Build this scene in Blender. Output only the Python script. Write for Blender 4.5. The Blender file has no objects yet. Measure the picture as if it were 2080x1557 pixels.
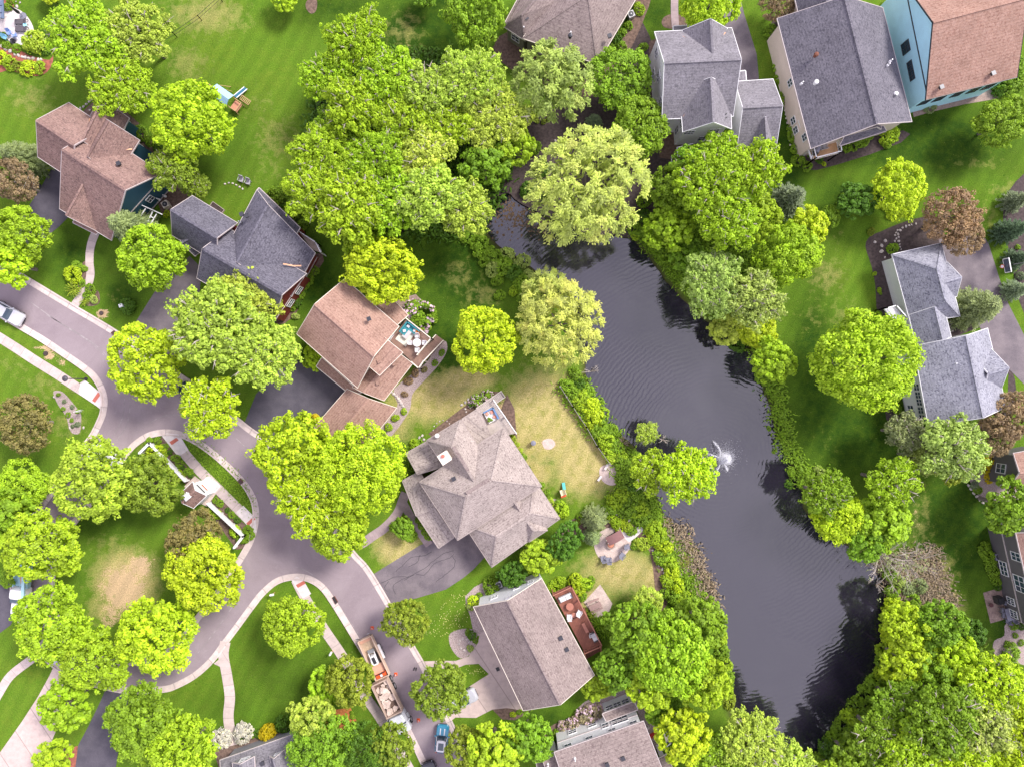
import bpy, math, random
import numpy as np
from mathutils import Vector, Matrix, noise as mnoise
from mathutils.geometry import tessellate_polygon

SC = bpy.context.scene
R = math.radians
# ------------------------------------------------------------------ camera, sky, sun, exposure
H = 92.44            # flying height in metres (looking straight down)
F = 1386.7           # focal length in photo pixels (24 mm on 36 mm, 2080 px wide)
cam_d = bpy.data.cameras.new('camera'); cam_d.lens = 24; cam_d.sensor_width = 36
cam_d.clip_start = 0.5; cam_d.clip_end = 9000
cam = bpy.data.objects.new('camera', cam_d); SC.collection.objects.link(cam)
cam.location = (0, 0, H); cam.rotation_euler = (0, 0, 0); SC.camera = cam

SUN_EL, SUN_AZ = 45.0, 50.0          # azimuth measured clockwise from +Y (top of the photo)
world = bpy.data.worlds.new('World'); SC.world = world; world.use_nodes = True
nt = world.node_tree; nt.nodes.clear()
wo = nt.nodes.new('ShaderNodeOutputWorld'); bg = nt.nodes.new('ShaderNodeBackground')
sky = nt.nodes.new('ShaderNodeTexSky'); sky.sky_type = 'NISHITA'; sky.sun_disc = False
sky.sun_elevation = R(SUN_EL); sky.sun_rotation = R(SUN_AZ)
tc = nt.nodes.new('ShaderNodeTexCoord'); cn = nt.nodes.new('ShaderNodeTexNoise')
cn.inputs['Scale'].default_value = 2.6; cn.inputs['Detail'].default_value = 6; cn.inputs['Roughness'].default_value = .55
rmp = nt.nodes.new('ShaderNodeValToRGB')
rmp.color_ramp.elements[0].position = .36; rmp.color_ramp.elements[0].color = (4.2, 3.8, 5.3, 1)
rmp.color_ramp.elements[1].position = .66; rmp.color_ramp.elements[1].color = (8.6, 8.1, 9.2, 1)
mx = nt.nodes.new('ShaderNodeMixRGB'); mx.inputs[0].default_value = .84
nt.links.new(tc.outputs['Generated'], cn.inputs['Vector']); nt.links.new(cn.outputs['Fac'], rmp.inputs[0])
nt.links.new(sky.outputs[0], mx.inputs[1]); nt.links.new(rmp.outputs[0], mx.inputs[2])
nt.links.new(mx.outputs[0], bg.inputs['Color']); bg.inputs['Strength'].default_value = .132
nt.links.new(bg.outputs[0], wo.inputs['Surface'])

sun_d = bpy.data.lights.new('sun', 'SUN'); sun_d.energy = 3.5; sun_d.angle = R(17); sun_d.color = (1, .955, .89)
sun = bpy.data.objects.new('sun', sun_d); SC.collection.objects.link(sun)
sun.rotation_euler = (R(90 - SUN_EL), 0, R(180 - SUN_AZ))
SC.view_settings.view_transform = 'Standard'; SC.view_settings.look = 'None'
SC.view_settings.exposure = 0.74; SC.view_settings.gamma = 1
SC.cycles.max_bounces = 6; SC.cycles.diffuse_bounces = 3; SC.cycles.transmission_bounces = 3
SC.cycles.transparent_max_bounces = 6; SC.cycles.use_denoising = True

# ------------------------------------------------------------------ small helpers
def W(px, py, z=0.0):
    """where the ray through photo point (px,py) meets height z"""
    k = (H - z) / F
    return Vector(((px - 1040) * k, (778.5 - py) * k, z))
def link(o): SC.collection.objects.link(o); return o
def tag(o, label=None, cat=None, group=None, kind=None):
    if label: o['label'] = label
    if cat: o['category'] = cat
    if group: o['group'] = group
    if kind: o['kind'] = kind
    return o
def empty(name, loc, rz=0.0, label=None, cat=None, group=None):
    o = bpy.data.objects.new(name, None); o.empty_display_size = .5; link(o)
    o.location = loc; o.rotation_euler = (0, 0, rz)
    return tag(o, label, cat, group)
def smooth(pts, n=5, closed=False):
    P = [Vector((p[0], p[1], p[2] if len(p) > 2 else 0)) for p in pts]; out = []; L = len(P)
    rng = range(L if closed else L - 1)
    for i in rng:
        if closed: a, b, c, d = P[(i-1) % L], P[i], P[(i+1) % L], P[(i+2) % L]
        else: a, b, c, d = P[max(i-1, 0)], P[i], P[i+1], P[min(i+2, L-1)]
        for k in range(n):
            t = k / n
            out.append(.5*((2*b) + (c-a)*t + (2*a-5*b+4*c-d)*t*t + (3*b-a-3*c+d)*t**3))
    if not closed: out.append(P[-1])
    return out
class MB:
    """collects shapes for one mesh object"""
    def __init__(s): s.v = []; s.f = []; s.m = []
    def quad(s, *p, m=0):
        i = len(s.v); s.v += [tuple(x) for x in p]; s.f.append(tuple(range(i, i+len(p)))); s.m.append(m)
    def box(s, c, d, rz=0.0, m=0, taper=1.0):
        i = len(s.v); ca, sa = math.cos(rz), math.sin(rz)
        for z in (-.5, .5):
            k = 1 if z < 0 else taper
            for x, y in ((-.5, -.5), (.5, -.5), (.5, .5), (-.5, .5)):
                X, Y = x*d[0]*k, y*d[1]*k
                s.v.append((c[0]+X*ca-Y*sa, c[1]+X*sa+Y*ca, c[2]+z*d[2]))
        for f in ((3, 2, 1, 0), (4, 5, 6, 7), (0, 1, 5, 4), (1, 2, 6, 5), (2, 3, 7, 6), (3, 0, 4, 7)):
            s.f.append(tuple(i+k for k in f)); s.m.append(m)
        return s
    def beam(s, p, q, w, h, m=0, up=(0, 0, 1)):
        p, q = Vector(p), Vector(q); d = (q-p)
        if d.length < 1e-5: return s
        d.normalize(); u = Vector(up)
        if abs(d.dot(u)) > .98: u = Vector((1, 0, 0))
        a = d.cross(u).normalized(); b = a.cross(d).normalized()
        i = len(s.v)
        for e in (p, q):
            for x, y in ((-.5, -.5), (.5, -.5), (.5, .5), (-.5, .5)): s.v.append(tuple(e + a*x*w + b*y*h))
        for f in ((0, 1, 2, 3), (7, 6, 5, 4), (4, 5, 1, 0), (5, 6, 2, 1), (6, 7, 3, 2), (7, 4, 0, 3)):
            s.f.append(tuple(i+k for k in f)); s.m.append(m)
        return s
    def tube(s, pts, rad, n=6, m=0):
        pts = [Vector(p) for p in pts]; i0 = len(s.v)
        if not hasattr(rad, '__len__'): rad = [rad]*len(pts)
        for k, p in enumerate(pts):
            d = (pts[min(k+1, len(pts)-1)] - pts[max(k-1, 0)]).normalized()
            u = Vector((0, 0, 1)) if abs(d.z) < .9 else Vector((1, 0, 0))
            a = d.cross(u).normalized(); b = d.cross(a)
            for j in range(n):
                t = 2*math.pi*j/n; s.v.append(tuple(p + (a*math.cos(t)+b*math.sin(t))*rad[k]))
        for k in range(len(pts)-1):
            for j in range(n):
                a0 = i0+k*n+j; a1 = i0+k*n+(j+1) % n
                s.f.append((a0, a1, a1+n, a0+n)); s.m.append(m)
        s.f.append(tuple(i0+j for j in range(n))[::-1]); s.m.append(m)
        s.f.append(tuple(i0+(len(pts)-1)*n+j for j in range(n))); s.m.append(m)
        return s
    def lathe(s, c, prof, n=14, m=0):
        i0 = len(s.v)
        for r, z in prof:
            for j in range(n):
                t = 2*math.pi*j/n; s.v.append((c[0]+r*math.cos(t), c[1]+r*math.sin(t), c[2]+z))
        for k in range(len(prof)-1):
            for j in range(n):
                a0 = i0+k*n+j; a1 = i0+k*n+(j+1) % n
                s.f.append((a0, a1, a1+n, a0+n)); s.m.append(m)
        s.f.append(tuple(i0+(len(prof)-1)*n+j for j in range(n))); s.m.append(m)
        s.f.append(tuple(i0+j for j in range(n))[::-1]); s.m.append(m)
        return s
    def prism(s, pts, z0, z1, m=0, cap=True):
        """closed outline (xy) raised from z0 to z1, with sides"""
        n = len(pts); i = len(s.v)
        s.v += [(p[0], p[1], z0) for p in pts] + [(p[0], p[1], z1) for p in pts]
        for j in range(n):
            k = (j+1) % n; s.f.append((i+j, i+k, i+n+k, i+n+j)); s.m.append(m)
        if cap:
            for t in tessellate_polygon([[Vector((p[0], p[1], 0)) for p in pts]]):
                s.f.append((i+n+t[0], i+n+t[1], i+n+t[2])); s.m.append(m)
        return s
    def build(s, name, mats, parent=None, shade=False, loc=None):
        me = bpy.data.meshes.new(name); me.from_pydata(s.v, [], s.f); 
        for mt in (mats if isinstance(mats, (list, tuple)) else [mats]): me.materials.append(mt)
        if any(s.m): me.polygons.foreach_set('material_index', s.m)
        if shade: me.polygons.foreach_set('use_smooth', [True]*len(s.f))
        me.update(); o = bpy.data.objects.new(name, me); link(o)
        if parent is not None: o.parent = parent
        if loc is not None: o.location = loc
        return o
def fixn(o):
    import bmesh
    b = bmesh.new(); b.from_mesh(o.data); bmesh.ops.recalc_face_normals(b, faces=b.faces); b.to_mesh(o.data); b.free(); return o

# ------------------------------------------------------------------ materials
def newmat(name):
    m = bpy.data.materials.new(name); m.use_nodes = True; t = m.node_tree; t.nodes.clear()
    out = t.nodes.new('ShaderNodeOutputMaterial'); b = t.nodes.new('ShaderNodeBsdfPrincipled')
    t.links.new(b.outputs[0], out.inputs[0]); return m, t, b
def nnode(t, scale, detail=4, rough=.6, vec=None, dist=0.0):
    n = t.nodes.new('ShaderNodeTexNoise'); n.inputs['Scale'].default_value = scale
    n.inputs['Detail'].default_value = detail; n.inputs['Roughness'].default_value = rough
    n.inputs['Distortion'].default_value = dist
    if vec is None:
        g = t.nodes.new('ShaderNodeNewGeometry'); vec = g.outputs['Position']
    t.links.new(vec, n.inputs['Vector']); return n
def mix(t, fac, a, b, mode='MIX'):
    m = t.nodes.new('ShaderNodeMixRGB'); m.blend_type = mode
    for k, x in ((0, fac), (1, a), (2, b)):
        if isinstance(x, (int, float)): m.inputs[k].default_value = x
        elif isinstance(x, tuple): m.inputs[k].default_value = (*x, 1)
        else: t.links.new(x, m.inputs[k])
    return m.outputs[0]
def ramp(t, x, p0, p1, c0=(0, 0, 0), c1=(1, 1, 1)):
    r = t.nodes.new('ShaderNodeValToRGB'); e = r.color_ramp.elements
    e[0].position = p0; e[1].position = p1; e[0].color = (*c0, 1); e[1].color = (*c1, 1)
    t.links.new(x, r.inputs[0]); return r.outputs[0]
def math_(t, op, a, b=0.0):
    m = t.nodes.new('ShaderNodeMath'); m.operation = op
    for k, x in ((0, a), (1, b)):
        if isinstance(x, (int, float)): m.inputs[k].default_value = x
        else: t.links.new(x, m.inputs[k])
    return m.outputs[0]
def mat(name, c1, c2=None, scale=3.0, rough=.7, fine=None, bump=0.0, metal=0.0, spec=.4, lo=.38, hi=.64, coat=0.0):
    """two base colours mixed by a noise of the place, with an optional fine grain"""
    m, t, b = newmat(name)
    c2 = c2 or tuple(x*.86 for x in c1)
    n = nnode(t, scale); col = mix(t, ramp(t, n.outputs['Fac'], lo, hi), c1, c2)
    if fine:
        n2 = nnode(t, fine, 2, .7); f = ramp(t, n2.outputs['Fac'], .3, .72, (.72, .72, .72), (1.22, 1.22, 1.22))
        col = mix(t, 1.0, col, f, 'MULTIPLY')
    t.links.new(col, b.inputs['Base Color'])
    b.inputs['Roughness'].default_value = rough; b.inputs['Metallic'].default_value = metal
    b.inputs['Specular IOR Level'].default_value = spec; b.inputs['Coat Weight'].default_value = coat
    if bump:
        n3 = nnode(t, fine or scale*4, 3, .6); bp = t.nodes.new('ShaderNodeBump'); bp.inputs['Strength'].default_value = bump
        bp.inputs['Distance'].default_value = .05
        t.links.new(n3.outputs['Fac'], bp.inputs['Height']); t.links.new(bp.outputs[0], b.inputs['Normal'])
    return m
def shingle(name, c1, c2, c3):
    """asphalt shingles: three blended tones in small tabs laid in courses, weathering over larger areas"""
    m, t, b = newmat(name)
    g = t.nodes.new('ShaderNodeNewGeometry')
    mp = t.nodes.new('ShaderNodeMapping'); mp.inputs['Scale'].default_value = (1, 1, 1.6)
    t.links.new(g.outputs['Position'], mp.inputs['Vector'])
    v = t.nodes.new('ShaderNodeTexVoronoi'); v.inputs['Scale'].default_value = 5.5; v.feature = 'F1'
    t.links.new(mp.outputs[0], v.inputs['Vector'])
    sep = t.nodes.new('ShaderNodeSeparateColor'); t.links.new(v.outputs['Color'], sep.inputs[0])
    col = mix(t, ramp(t, sep.outputs[0], .0, 1.0), c1, c2)
    col = mix(t, ramp(t, sep.outputs[1], .72, 1.15), col, c3)
    n = nnode(t, .45, 3); col = mix(t, .5, col, mix(t, 1.0, col, ramp(t, n.outputs['Fac'], .3, .7, (.72, .72, .72), (1.2, 1.2, 1.2)), 'MULTIPLY'))
    n2 = nnode(t, 9, 2, .7); col = mix(t, 1.0, col, ramp(t, n2.outputs['Fac'], .3, .7, (.8, .8, .8), (1.2, 1.2, 1.2)), 'MULTIPLY')
    sx = t.nodes.new('ShaderNodeSeparateXYZ'); t.links.new(g.outputs['Position'], sx.inputs[0])
    zz = math_(t, 'FRACT', math_(t, 'MULTIPLY', sx.outputs[2], 6.0))
    col = mix(t, ramp(t, zz, .78, .95), col, mix(t, 1.0, col, (.74, .74, .76), 'MULTIPLY'))
    t.links.new(col, b.inputs['Base Color']); b.inputs['Roughness'].default_value = .93
    b.inputs['Specular IOR Level'].default_value = .15
    bp = t.nodes.new('ShaderNodeBump'); bp.inputs['Strength'].default_value = .2; bp.inputs['Distance'].default_value = .03
    t.links.new(sep.outputs[0], bp.inputs['Height']); t.links.new(bp.outputs[0], b.inputs['Normal'])
    return m
def lap_siding(name, c):
    m, t, b = newmat(name)
    g = t.nodes.new('ShaderNodeNewGeometry'); sx = t.nodes.new('ShaderNodeSeparateXYZ'); t.links.new(g.outputs['Position'], sx.inputs[0])
    zz = math_(t, 'FRACT', math_(t, 'MULTIPLY', sx.outputs[2], 6.5))
    n = nnode(t, .8, 3); col = mix(t, ramp(t, n.outputs['Fac'], .3, .7), c, tuple(x*.9 for x in c))
    col = mix(t, ramp(t, zz, .8, .92), col, tuple(x*.66 for x in c))
    t.links.new(col, b.inputs['Base Color']); b.inputs['Roughness'].default_value = .6
    return m
def planks(name, c1, c2, ang, wdt=.14, gap=.6):
    m, t, b = newmat(name)
    g = t.nodes.new('ShaderNodeNewGeometry'); mp = t.nodes.new('ShaderNodeMapping'); mp.vector_type = 'TEXTURE'
    mp.inputs['Rotation'].default_value = (0, 0, ang); t.links.new(g.outputs['Position'], mp.inputs['Vector'])
    sx = t.nodes.new('ShaderNodeSeparateXYZ'); t.links.new(mp.outputs[0], sx.inputs[0])
    u = math_(t, 'MULTIPLY', sx.outputs[1], 1/wdt); fr = math_(t, 'FRACT', u); fl = math_(t, 'FLOOR', u)
    wn = t.nodes.new('ShaderNodeTexWhiteNoise'); wn.noise_dimensions = '1D'; t.links.new(fl, wn.inputs['W'])
    col = mix(t, wn.outputs['Value'], c1, c2)
    n = nnode(t, 2.2, 4); col = mix(t, ramp(t, n.outputs['Fac'], .35, .7), col, tuple((x+y)*.36 for x, y in zip(c1, c2)))
    col = mix(t, ramp(t, fr, .86, .97), col, tuple(x*gap*.5 for x in c1))
    t.links.new(col, b.inputs['Base Color']); b.inputs['Roughness'].default_value = .7
    return m
def concrete(name, c1, c2, step=1.5):
    """poured concrete with a joint every `step` metres along its own UV run"""
    m, t, b = newmat(name)
    uv = t.nodes.new('ShaderNodeUVMap'); sx = t.nodes.new('ShaderNodeSeparateXYZ'); t.links.new(uv.outputs[0], sx.inputs[0])
    u = math_(t, 'MULTIPLY', sx.outputs[0], 1/step); fr = math_(t, 'FRACT', u); fl = math_(t, 'FLOOR', u)
    wn = t.nodes.new('ShaderNodeTexWhiteNoise'); wn.noise_dimensions = '1D'; t.links.new(fl, wn.inputs['W'])
    col = mix(t, wn.outputs['Value'], c1, c2)
    n = nnode(t, 1.3, 5); col = mix(t, ramp(t, n.outputs['Fac'], .42, .8), col, tuple(x*.78 for x in c2))
    n2 = nnode(t, 14, 2); col = mix(t, 1.0, col, ramp(t, n2.outputs['Fac'], .3, .7, (.9, .9, .9), (1.08, 1.08, 1.08)), 'MULTIPLY')
    if step < 50: col = mix(t, ramp(t, fr, .955, .975), col, tuple(x*.55 for x in c1))
    t.links.new(col, b.inputs['Base Color']); b.inputs['Roughness'].default_value = .85
    return m
def plain(name, c, rough=.5, metal=0.0, coat=0.0, spec=.5):
    m, t, b = newmat(name); n = nnode(t, 3.0, 3)
    t.links.new(mix(t, ramp(t, n.outputs['Fac'], .3, .75), c, tuple(x*.86 for x in c)), b.inputs['Base Color'])
    b.inputs['Roughness'].default_value = rough; b.inputs['Metallic'].default_value = metal
    b.inputs['Coat Weight'].default_value = coat; b.inputs['Specular IOR Level'].default_value = spec
    return m
MT = {}
MT['white'] = plain('white_paint', (.78, .77, .78), .45)
MT['trim'] = plain('weathered_white_trim', (.55, .48, .47), .6)
MT['cream'] = plain('cream_paint', (.74, .66, .56), .5)
MT['black'] = plain('black_paint', (.018, .018, .022), .45)
MT['dark'] = plain('dark_metal', (.06, .06, .07), .4, .4)
MT['steel'] = plain('galvanised_steel', (.42, .42, .44), .4, .6)
MT['glass'] = plain('window_glass', (.035, .06, .09), .06, 0, 0, .9)
MT['rubber'] = plain('tyre_rubber', (.02, .02, .021), .8)
MT['stone'] = mat('pale_stone', (.60, .53, .48), (.36, .32, .32), 2.5, .9, 8, .3)
MT['mulch_red'] = mat('red_wood_mulch', (.38, .12, .08), (.22, .075, .05), 3, .95, 12, .5)
MT['mulch'] = mat('brown_wood_mulch', (.20, .13, .10), (.10, .065, .05), 3, .95, 12, .5)
MT['mulch_dark'] = mat('dark_wood_mulch', (.085, .062, .06), (.045, .033, .032), 3, .95, 12, .5)
MT['gravel'] = mat('river_rock_gravel', (.46, .37, .35), (.25, .19, .18), 7, .95, 16, .6)
MT['orange_mulch'] = mat('orange_wood_mulch', (.55, .2, .06), (.35, .12, .04), 3, .95, 12, .5)
MT['asphalt'] = None
MT['wood'] = plain('cedar_wood', (.50, .33, .16), .7)
MT['orange'] = plain('orange_plastic', (.75, .10, .02), .45)
MT['patio'] = mat('stamped_patio_concrete', (.56, .45, .40), (.44, .35, .31), 1.4, .8, 9, .1)
MT['patio_dark'] = mat('brown_paver_patio', (.33, .24, .20), (.24, .17, .145), 1.4, .8, 6, .2)
# ------------------------------------------------------------------ the ground
POND = [(985,410),(1030,393),(1075,420),(1120,455),(1200,478),(1250,481),(1290,492),(1325,535),(1370,590),(1420,640),(1480,685),(1530,720),(1545,780),(1562,830),(1577,885),(1604,944),(1620,985),(1630,1030),(1670,1080),(1720,1110),(1770,1140),(1800,1185),(1806,1220),(1803,1270),(1799,1340),(1790,1380),(1760,1430),(1725,1468),(1690,1510),(1655,1557),(1620,1600),(1560,1590),(1520,1520),(1500,1470),(1482,1430),(1478,1375),(1466,1310),(1450,1240),(1425,1170),(1395,1110),(1355,1055),(1335,1000),(1320,950),(1290,905),(1245,875),(1215,830),(1195,775),(1185,720),(1160,640),(1120,575),(1060,530),(1010,500),(985,460)]
WATER_Z = -.38
pond_w = [W(*p, WATER_Z) for p in POND]
pond_s = smooth(pond_w, 3, True)
# ragged bank
pond_s = [Vector((p.x + .5*mnoise.noise(Vector((p.x*.5, p.y*.5, 1))), p.y + .5*mnoise.noise(Vector((p.x*.5, p.y*.5, 7))), 0)) for p in pond_s]
PX = np.array([[p.x, p.y] for p in pond_s])
def sdist(X, Y, P):
    """signed distance to closed outline P (positive inside)"""
    inside = np.zeros(X.shape, bool); best = np.full(X.shape, 1e9)
    n = len(P)
    for i in range(n):
        ax, ay = P[i]; bx, by = P[(i+1) % n]
        c = ((ay > Y) != (by > Y)) & (X < (bx-ax)*(Y-ay)/((by-ay) if by != ay else 1e-9)+ax)
        inside ^= c
        dx, dy = bx-ax, by-ay; t = np.clip(((X-ax)*dx+(Y-ay)*dy)/(dx*dx+dy*dy+1e-12), 0, 1)
        best = np.minimum(best, (X-ax-t*dx)**2+(Y-ay-t*dy)**2)
    d = np.sqrt(best); return np.where(inside, d, -d)
def grid_axis(lim, step, far):
    a = list(np.arange(-lim, lim+.001, step)); s = step; x = lim
    ext = []
    while x < far: s *= 1.35; x += s; ext.append(x)
    return np.array([-e for e in ext[::-1]] + a + ext)
gx = grid_axis(78, .6, 2500); gy = grid_axis(60, .6, 2500)
GX, GY = np.meshgrid(gx, gy); D = sdist(GX, GY, PX)
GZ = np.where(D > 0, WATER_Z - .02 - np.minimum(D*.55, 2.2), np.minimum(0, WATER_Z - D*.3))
rs = np.random.RandomState(3)
# lawn condition: R dry straw grass, G bare soil, B darker, rich green turf
def blobs(spots):
    A = np.zeros(GX.shape)
    for px, py, rx, ry, a in spots:
        c = W(px, py); q = ((GX-c.x)/(rx/15))**2 + ((GY-c.y)/(ry/15))**2
        A = np.maximum(A, a*np.exp(-q*1.1))
    return A
DRY = blobs([(1110,850,110,110,1.15),(1190,940,80,80,1.10),(1080,960,60,50,0.90),(880,810,120,60,1.00),(800,860,60,60,0.70),(950,770,70,30,1.00),(810,1110,60,50,1.00),(1260,1160,110,60,0.85),(1190,1215,60,30,0.90),(1330,1180,40,60,0.90),
  (255,1180,75,75,1.10),(215,1235,50,40,0.70),(220,1100,60,30,0.40),(420,30,120,60,0.54),(380,130,70,60,0.43),(60,200,80,60,0.40),(60,150,80,30,0.25),(110,230,80,40,0.29),(820,60,60,60,0.40),(850,110,50,40,0.36),(560,280,80,80,0.40),(520,210,80,60,0.29),(550,340,60,60,0.32),(930,560,60,60,0.36),(980,600,60,50,0.40),
  (1680,560,60,60,0.43),(1720,640,60,60,0.36),(1650,640,50,60,0.29),(1700,480,40,40,0.29),(1980,330,90,25,0.32),(2040,380,60,30,0.36),(2010,440,30,60,0.32),(1860,380,60,30,0.22),(1870,1060,40,120,0.36),(1900,1160,60,60,0.54),(1930,1240,50,50,0.50),(1990,1300,30,30,0.43),(1680,900,40,80,0.22),(1770,830,30,60,0.14),
  (100,780,110,50,0.36),(140,860,60,60,0.40),(30,740,60,40,0.32),(150,930,30,30,0.50),(130,710,50,30,0.43),(230,600,30,40,0.25),(150,540,60,40,0.14),(60,650,60,20,0.36),(300,910,30,20,0.50),(1420,1450,40,40,0.25),(1000,1250,60,60,0.20),(860,1250,50,50,0.25)])
BARE = blobs([(250,1195,55,60,1.0),(285,1150,30,30,.9),(225,1250,30,30,.7),(100,722,14,10,1.2),(95,706,40,8,.8),(128,735,14,12,.8),(208,637,12,9,1.5),(1115,900,22,14,.9),(1010,840,25,40,.8),(1915,1215,45,18,.8),(1335,1165,20,40,.5),(830,90,20,30,.35),(1090,990,12,12,.4),(330,400,10,10,.3),(1200,940,18,18,.4),(1900,1180,30,50,.55),(1860,1060,14,60,.45),(228,1160,20,20,.5),(85,870,30,15,.2)])
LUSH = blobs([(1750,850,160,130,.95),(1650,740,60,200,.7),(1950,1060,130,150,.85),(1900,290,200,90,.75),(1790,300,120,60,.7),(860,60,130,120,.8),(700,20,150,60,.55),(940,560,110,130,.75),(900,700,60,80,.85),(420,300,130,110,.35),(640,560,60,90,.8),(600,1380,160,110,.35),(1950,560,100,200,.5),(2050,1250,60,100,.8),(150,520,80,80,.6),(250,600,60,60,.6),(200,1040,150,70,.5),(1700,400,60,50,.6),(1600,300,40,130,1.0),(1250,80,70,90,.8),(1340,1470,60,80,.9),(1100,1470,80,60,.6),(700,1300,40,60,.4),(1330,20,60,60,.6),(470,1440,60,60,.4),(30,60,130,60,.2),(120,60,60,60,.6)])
me = bpy.data.meshes.new('ground'); ny, nx = GX.shape
verts = np.stack([GX.ravel(), GY.ravel(), GZ.ravel()], 1)
ii = (np.arange(ny-1)[:, None]*nx + np.arange(nx-1)[None, :]).ravel()
faces = np.stack([ii, ii+1, ii+nx+1, ii+nx], 1)
me.vertices.add(len(verts)); me.vertices.foreach_set('co', verts.ravel())
me.loops.add(len(faces)*4); me.loops.foreach_set('vertex_index', faces.ravel())
me.polygons.add(len(faces)); me.polygons.foreach_set('loop_start', np.arange(len(faces))*4)
me.update(calc_edges=True); me.polygons.foreach_set('use_smooth', np.ones(len(faces), bool))
ca = me.color_attributes.new('turf', 'FLOAT_COLOR', 'POINT')
ca.data.foreach_set('color', np.stack([DRY.ravel(), BARE.ravel(), LUSH.ravel(), np.ones(DRY.size)], 1).astype(np.float32).ravel())
ground = link(bpy.data.objects.new('ground', me)); ground['kind'] = 'structure'
m, t, b = newmat('lawn_turf')
at = t.nodes.new('ShaderNodeVertexColor'); at.layer_name = 'turf'
sp = t.nodes.new('ShaderNodeSeparateColor'); t.links.new(at.outputs['Color'], sp.inputs[0])
nA = nnode(t, .16, 5, .62); nB = nnode(t, .9, 5, .7); nC = nnode(t, 6.5, 3, .75); nD = nnode(t, 22, 2, .7)
grn = mix(t, ramp(t, nA.outputs['Fac'], .35, .68), (.078, .158, .014), (.140, .212, .022))
grn = mix(t, ramp(t, nB.outputs['Fac'], .40, .62), grn, (.094, .180, .015))
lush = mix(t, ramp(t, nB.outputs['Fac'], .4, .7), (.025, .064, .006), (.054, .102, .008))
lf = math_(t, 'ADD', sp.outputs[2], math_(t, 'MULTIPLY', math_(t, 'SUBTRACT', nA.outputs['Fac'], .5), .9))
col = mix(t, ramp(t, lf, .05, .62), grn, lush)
df = math_(t, 'ADD', math_(t, 'MULTIPLY', sp.outputs[0], .95), math_(t, 'MULTIPLY', math_(t, 'SUBTRACT', nB.outputs['Fac'], .5), 1.1))
dryc = mix(t, ramp(t, nC.outputs['Fac'], .35, .7), (.33, .29, .115), (.44, .36, .19))
dryc = mix(t, ramp(t, nB.outputs['Fac'], .45, .75), dryc, (.22, .23, .05))
col = mix(t, ramp(t, df, .26, .70), col, dryc)
bf = math_(t, 'ADD', sp.outputs[1], math_(t, 'MULTIPLY', math_(t, 'SUBTRACT', nC.outputs['Fac'], .5), 1.2))
bf = math_(t, 'ADD', bf, math_(t, 'MULTIPLY', math_(t, 'SUBTRACT', nB.outputs['Fac'], .5), 1.3))
col = mix(t, ramp(t, bf, .48, .66), col, mix(t, ramp(t, nD.outputs['Fac'], .35, .65), (.42, .29, .19), (.50, .37, .25)))
nW = nnode(t, 1.9, 4, .8, dist=.5); col = mix(t, ramp(t, nW.outputs['Fac'], .60, .68), col, mix(t, 1.0, col, (.62, .78, .6), 'MULTIPLY'))
nV = nnode(t, 3.3, 3, .8, dist=.3); col = mix(t, ramp(t, nV.outputs['Fac'], .66, .74), col, (.24, .27, .09))
# mowing stripes: the blades themselves are laid over in alternating lanes
g = t.nodes.new('ShaderNodeNewGeometry'); mp = t.nodes.new('ShaderNodeMapping'); mp.vector_type = 'TEXTURE'; mp.inputs['Rotation'].default_value = (0, 0, R(-28))
t.links.new(g.outputs['Position'], mp.inputs['Vector']); wv = t.nodes.new('ShaderNodeTexWave'); wv.inputs['Scale'].default_value = .17
wv.inputs['Distortion'].default_value = 3.5; wv.inputs['Detail'].default_value = 2; wv.inputs['Detail Scale'].default_value = .6; t.links.new(mp.outputs[0], wv.inputs['Vector'])
col = mix(t, 1.0, col, ramp(t, wv.outputs['Fac'], .25, .75, (.94, .95, .94), (1.055, 1.05, 1.045)), 'MULTIPLY')
col = mix(t, 1.0, col, ramp(t, nC.outputs['Fac'], .28, .72, (.58, .62, .52), (1.38, 1.33, 1.25)), 'MULTIPLY')
col = mix(t, 1.0, col, ramp(t, nD.outputs['Fac'], .3, .7, (.72, .75, .7), (1.25, 1.22, 1.2)), 'MULTIPLY')
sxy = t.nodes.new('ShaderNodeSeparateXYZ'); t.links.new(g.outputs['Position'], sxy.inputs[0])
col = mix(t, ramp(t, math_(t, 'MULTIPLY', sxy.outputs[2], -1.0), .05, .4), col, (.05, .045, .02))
t.links.new(col, b.inputs['Base Color']); b.inputs['Roughness'].default_value = .95; b.inputs['Specular IOR Level'].default_value = .1
bp = t.nodes.new('ShaderNodeBump'); bp.inputs['Strength'].default_value = .6; bp.inputs['Distance'].default_value = .12
t.links.new(nC.outputs['Fac'], bp.inputs['Height']); t.links.new(bp.outputs[0], b.inputs['Normal'])
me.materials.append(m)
MT['turf'] = m

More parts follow.
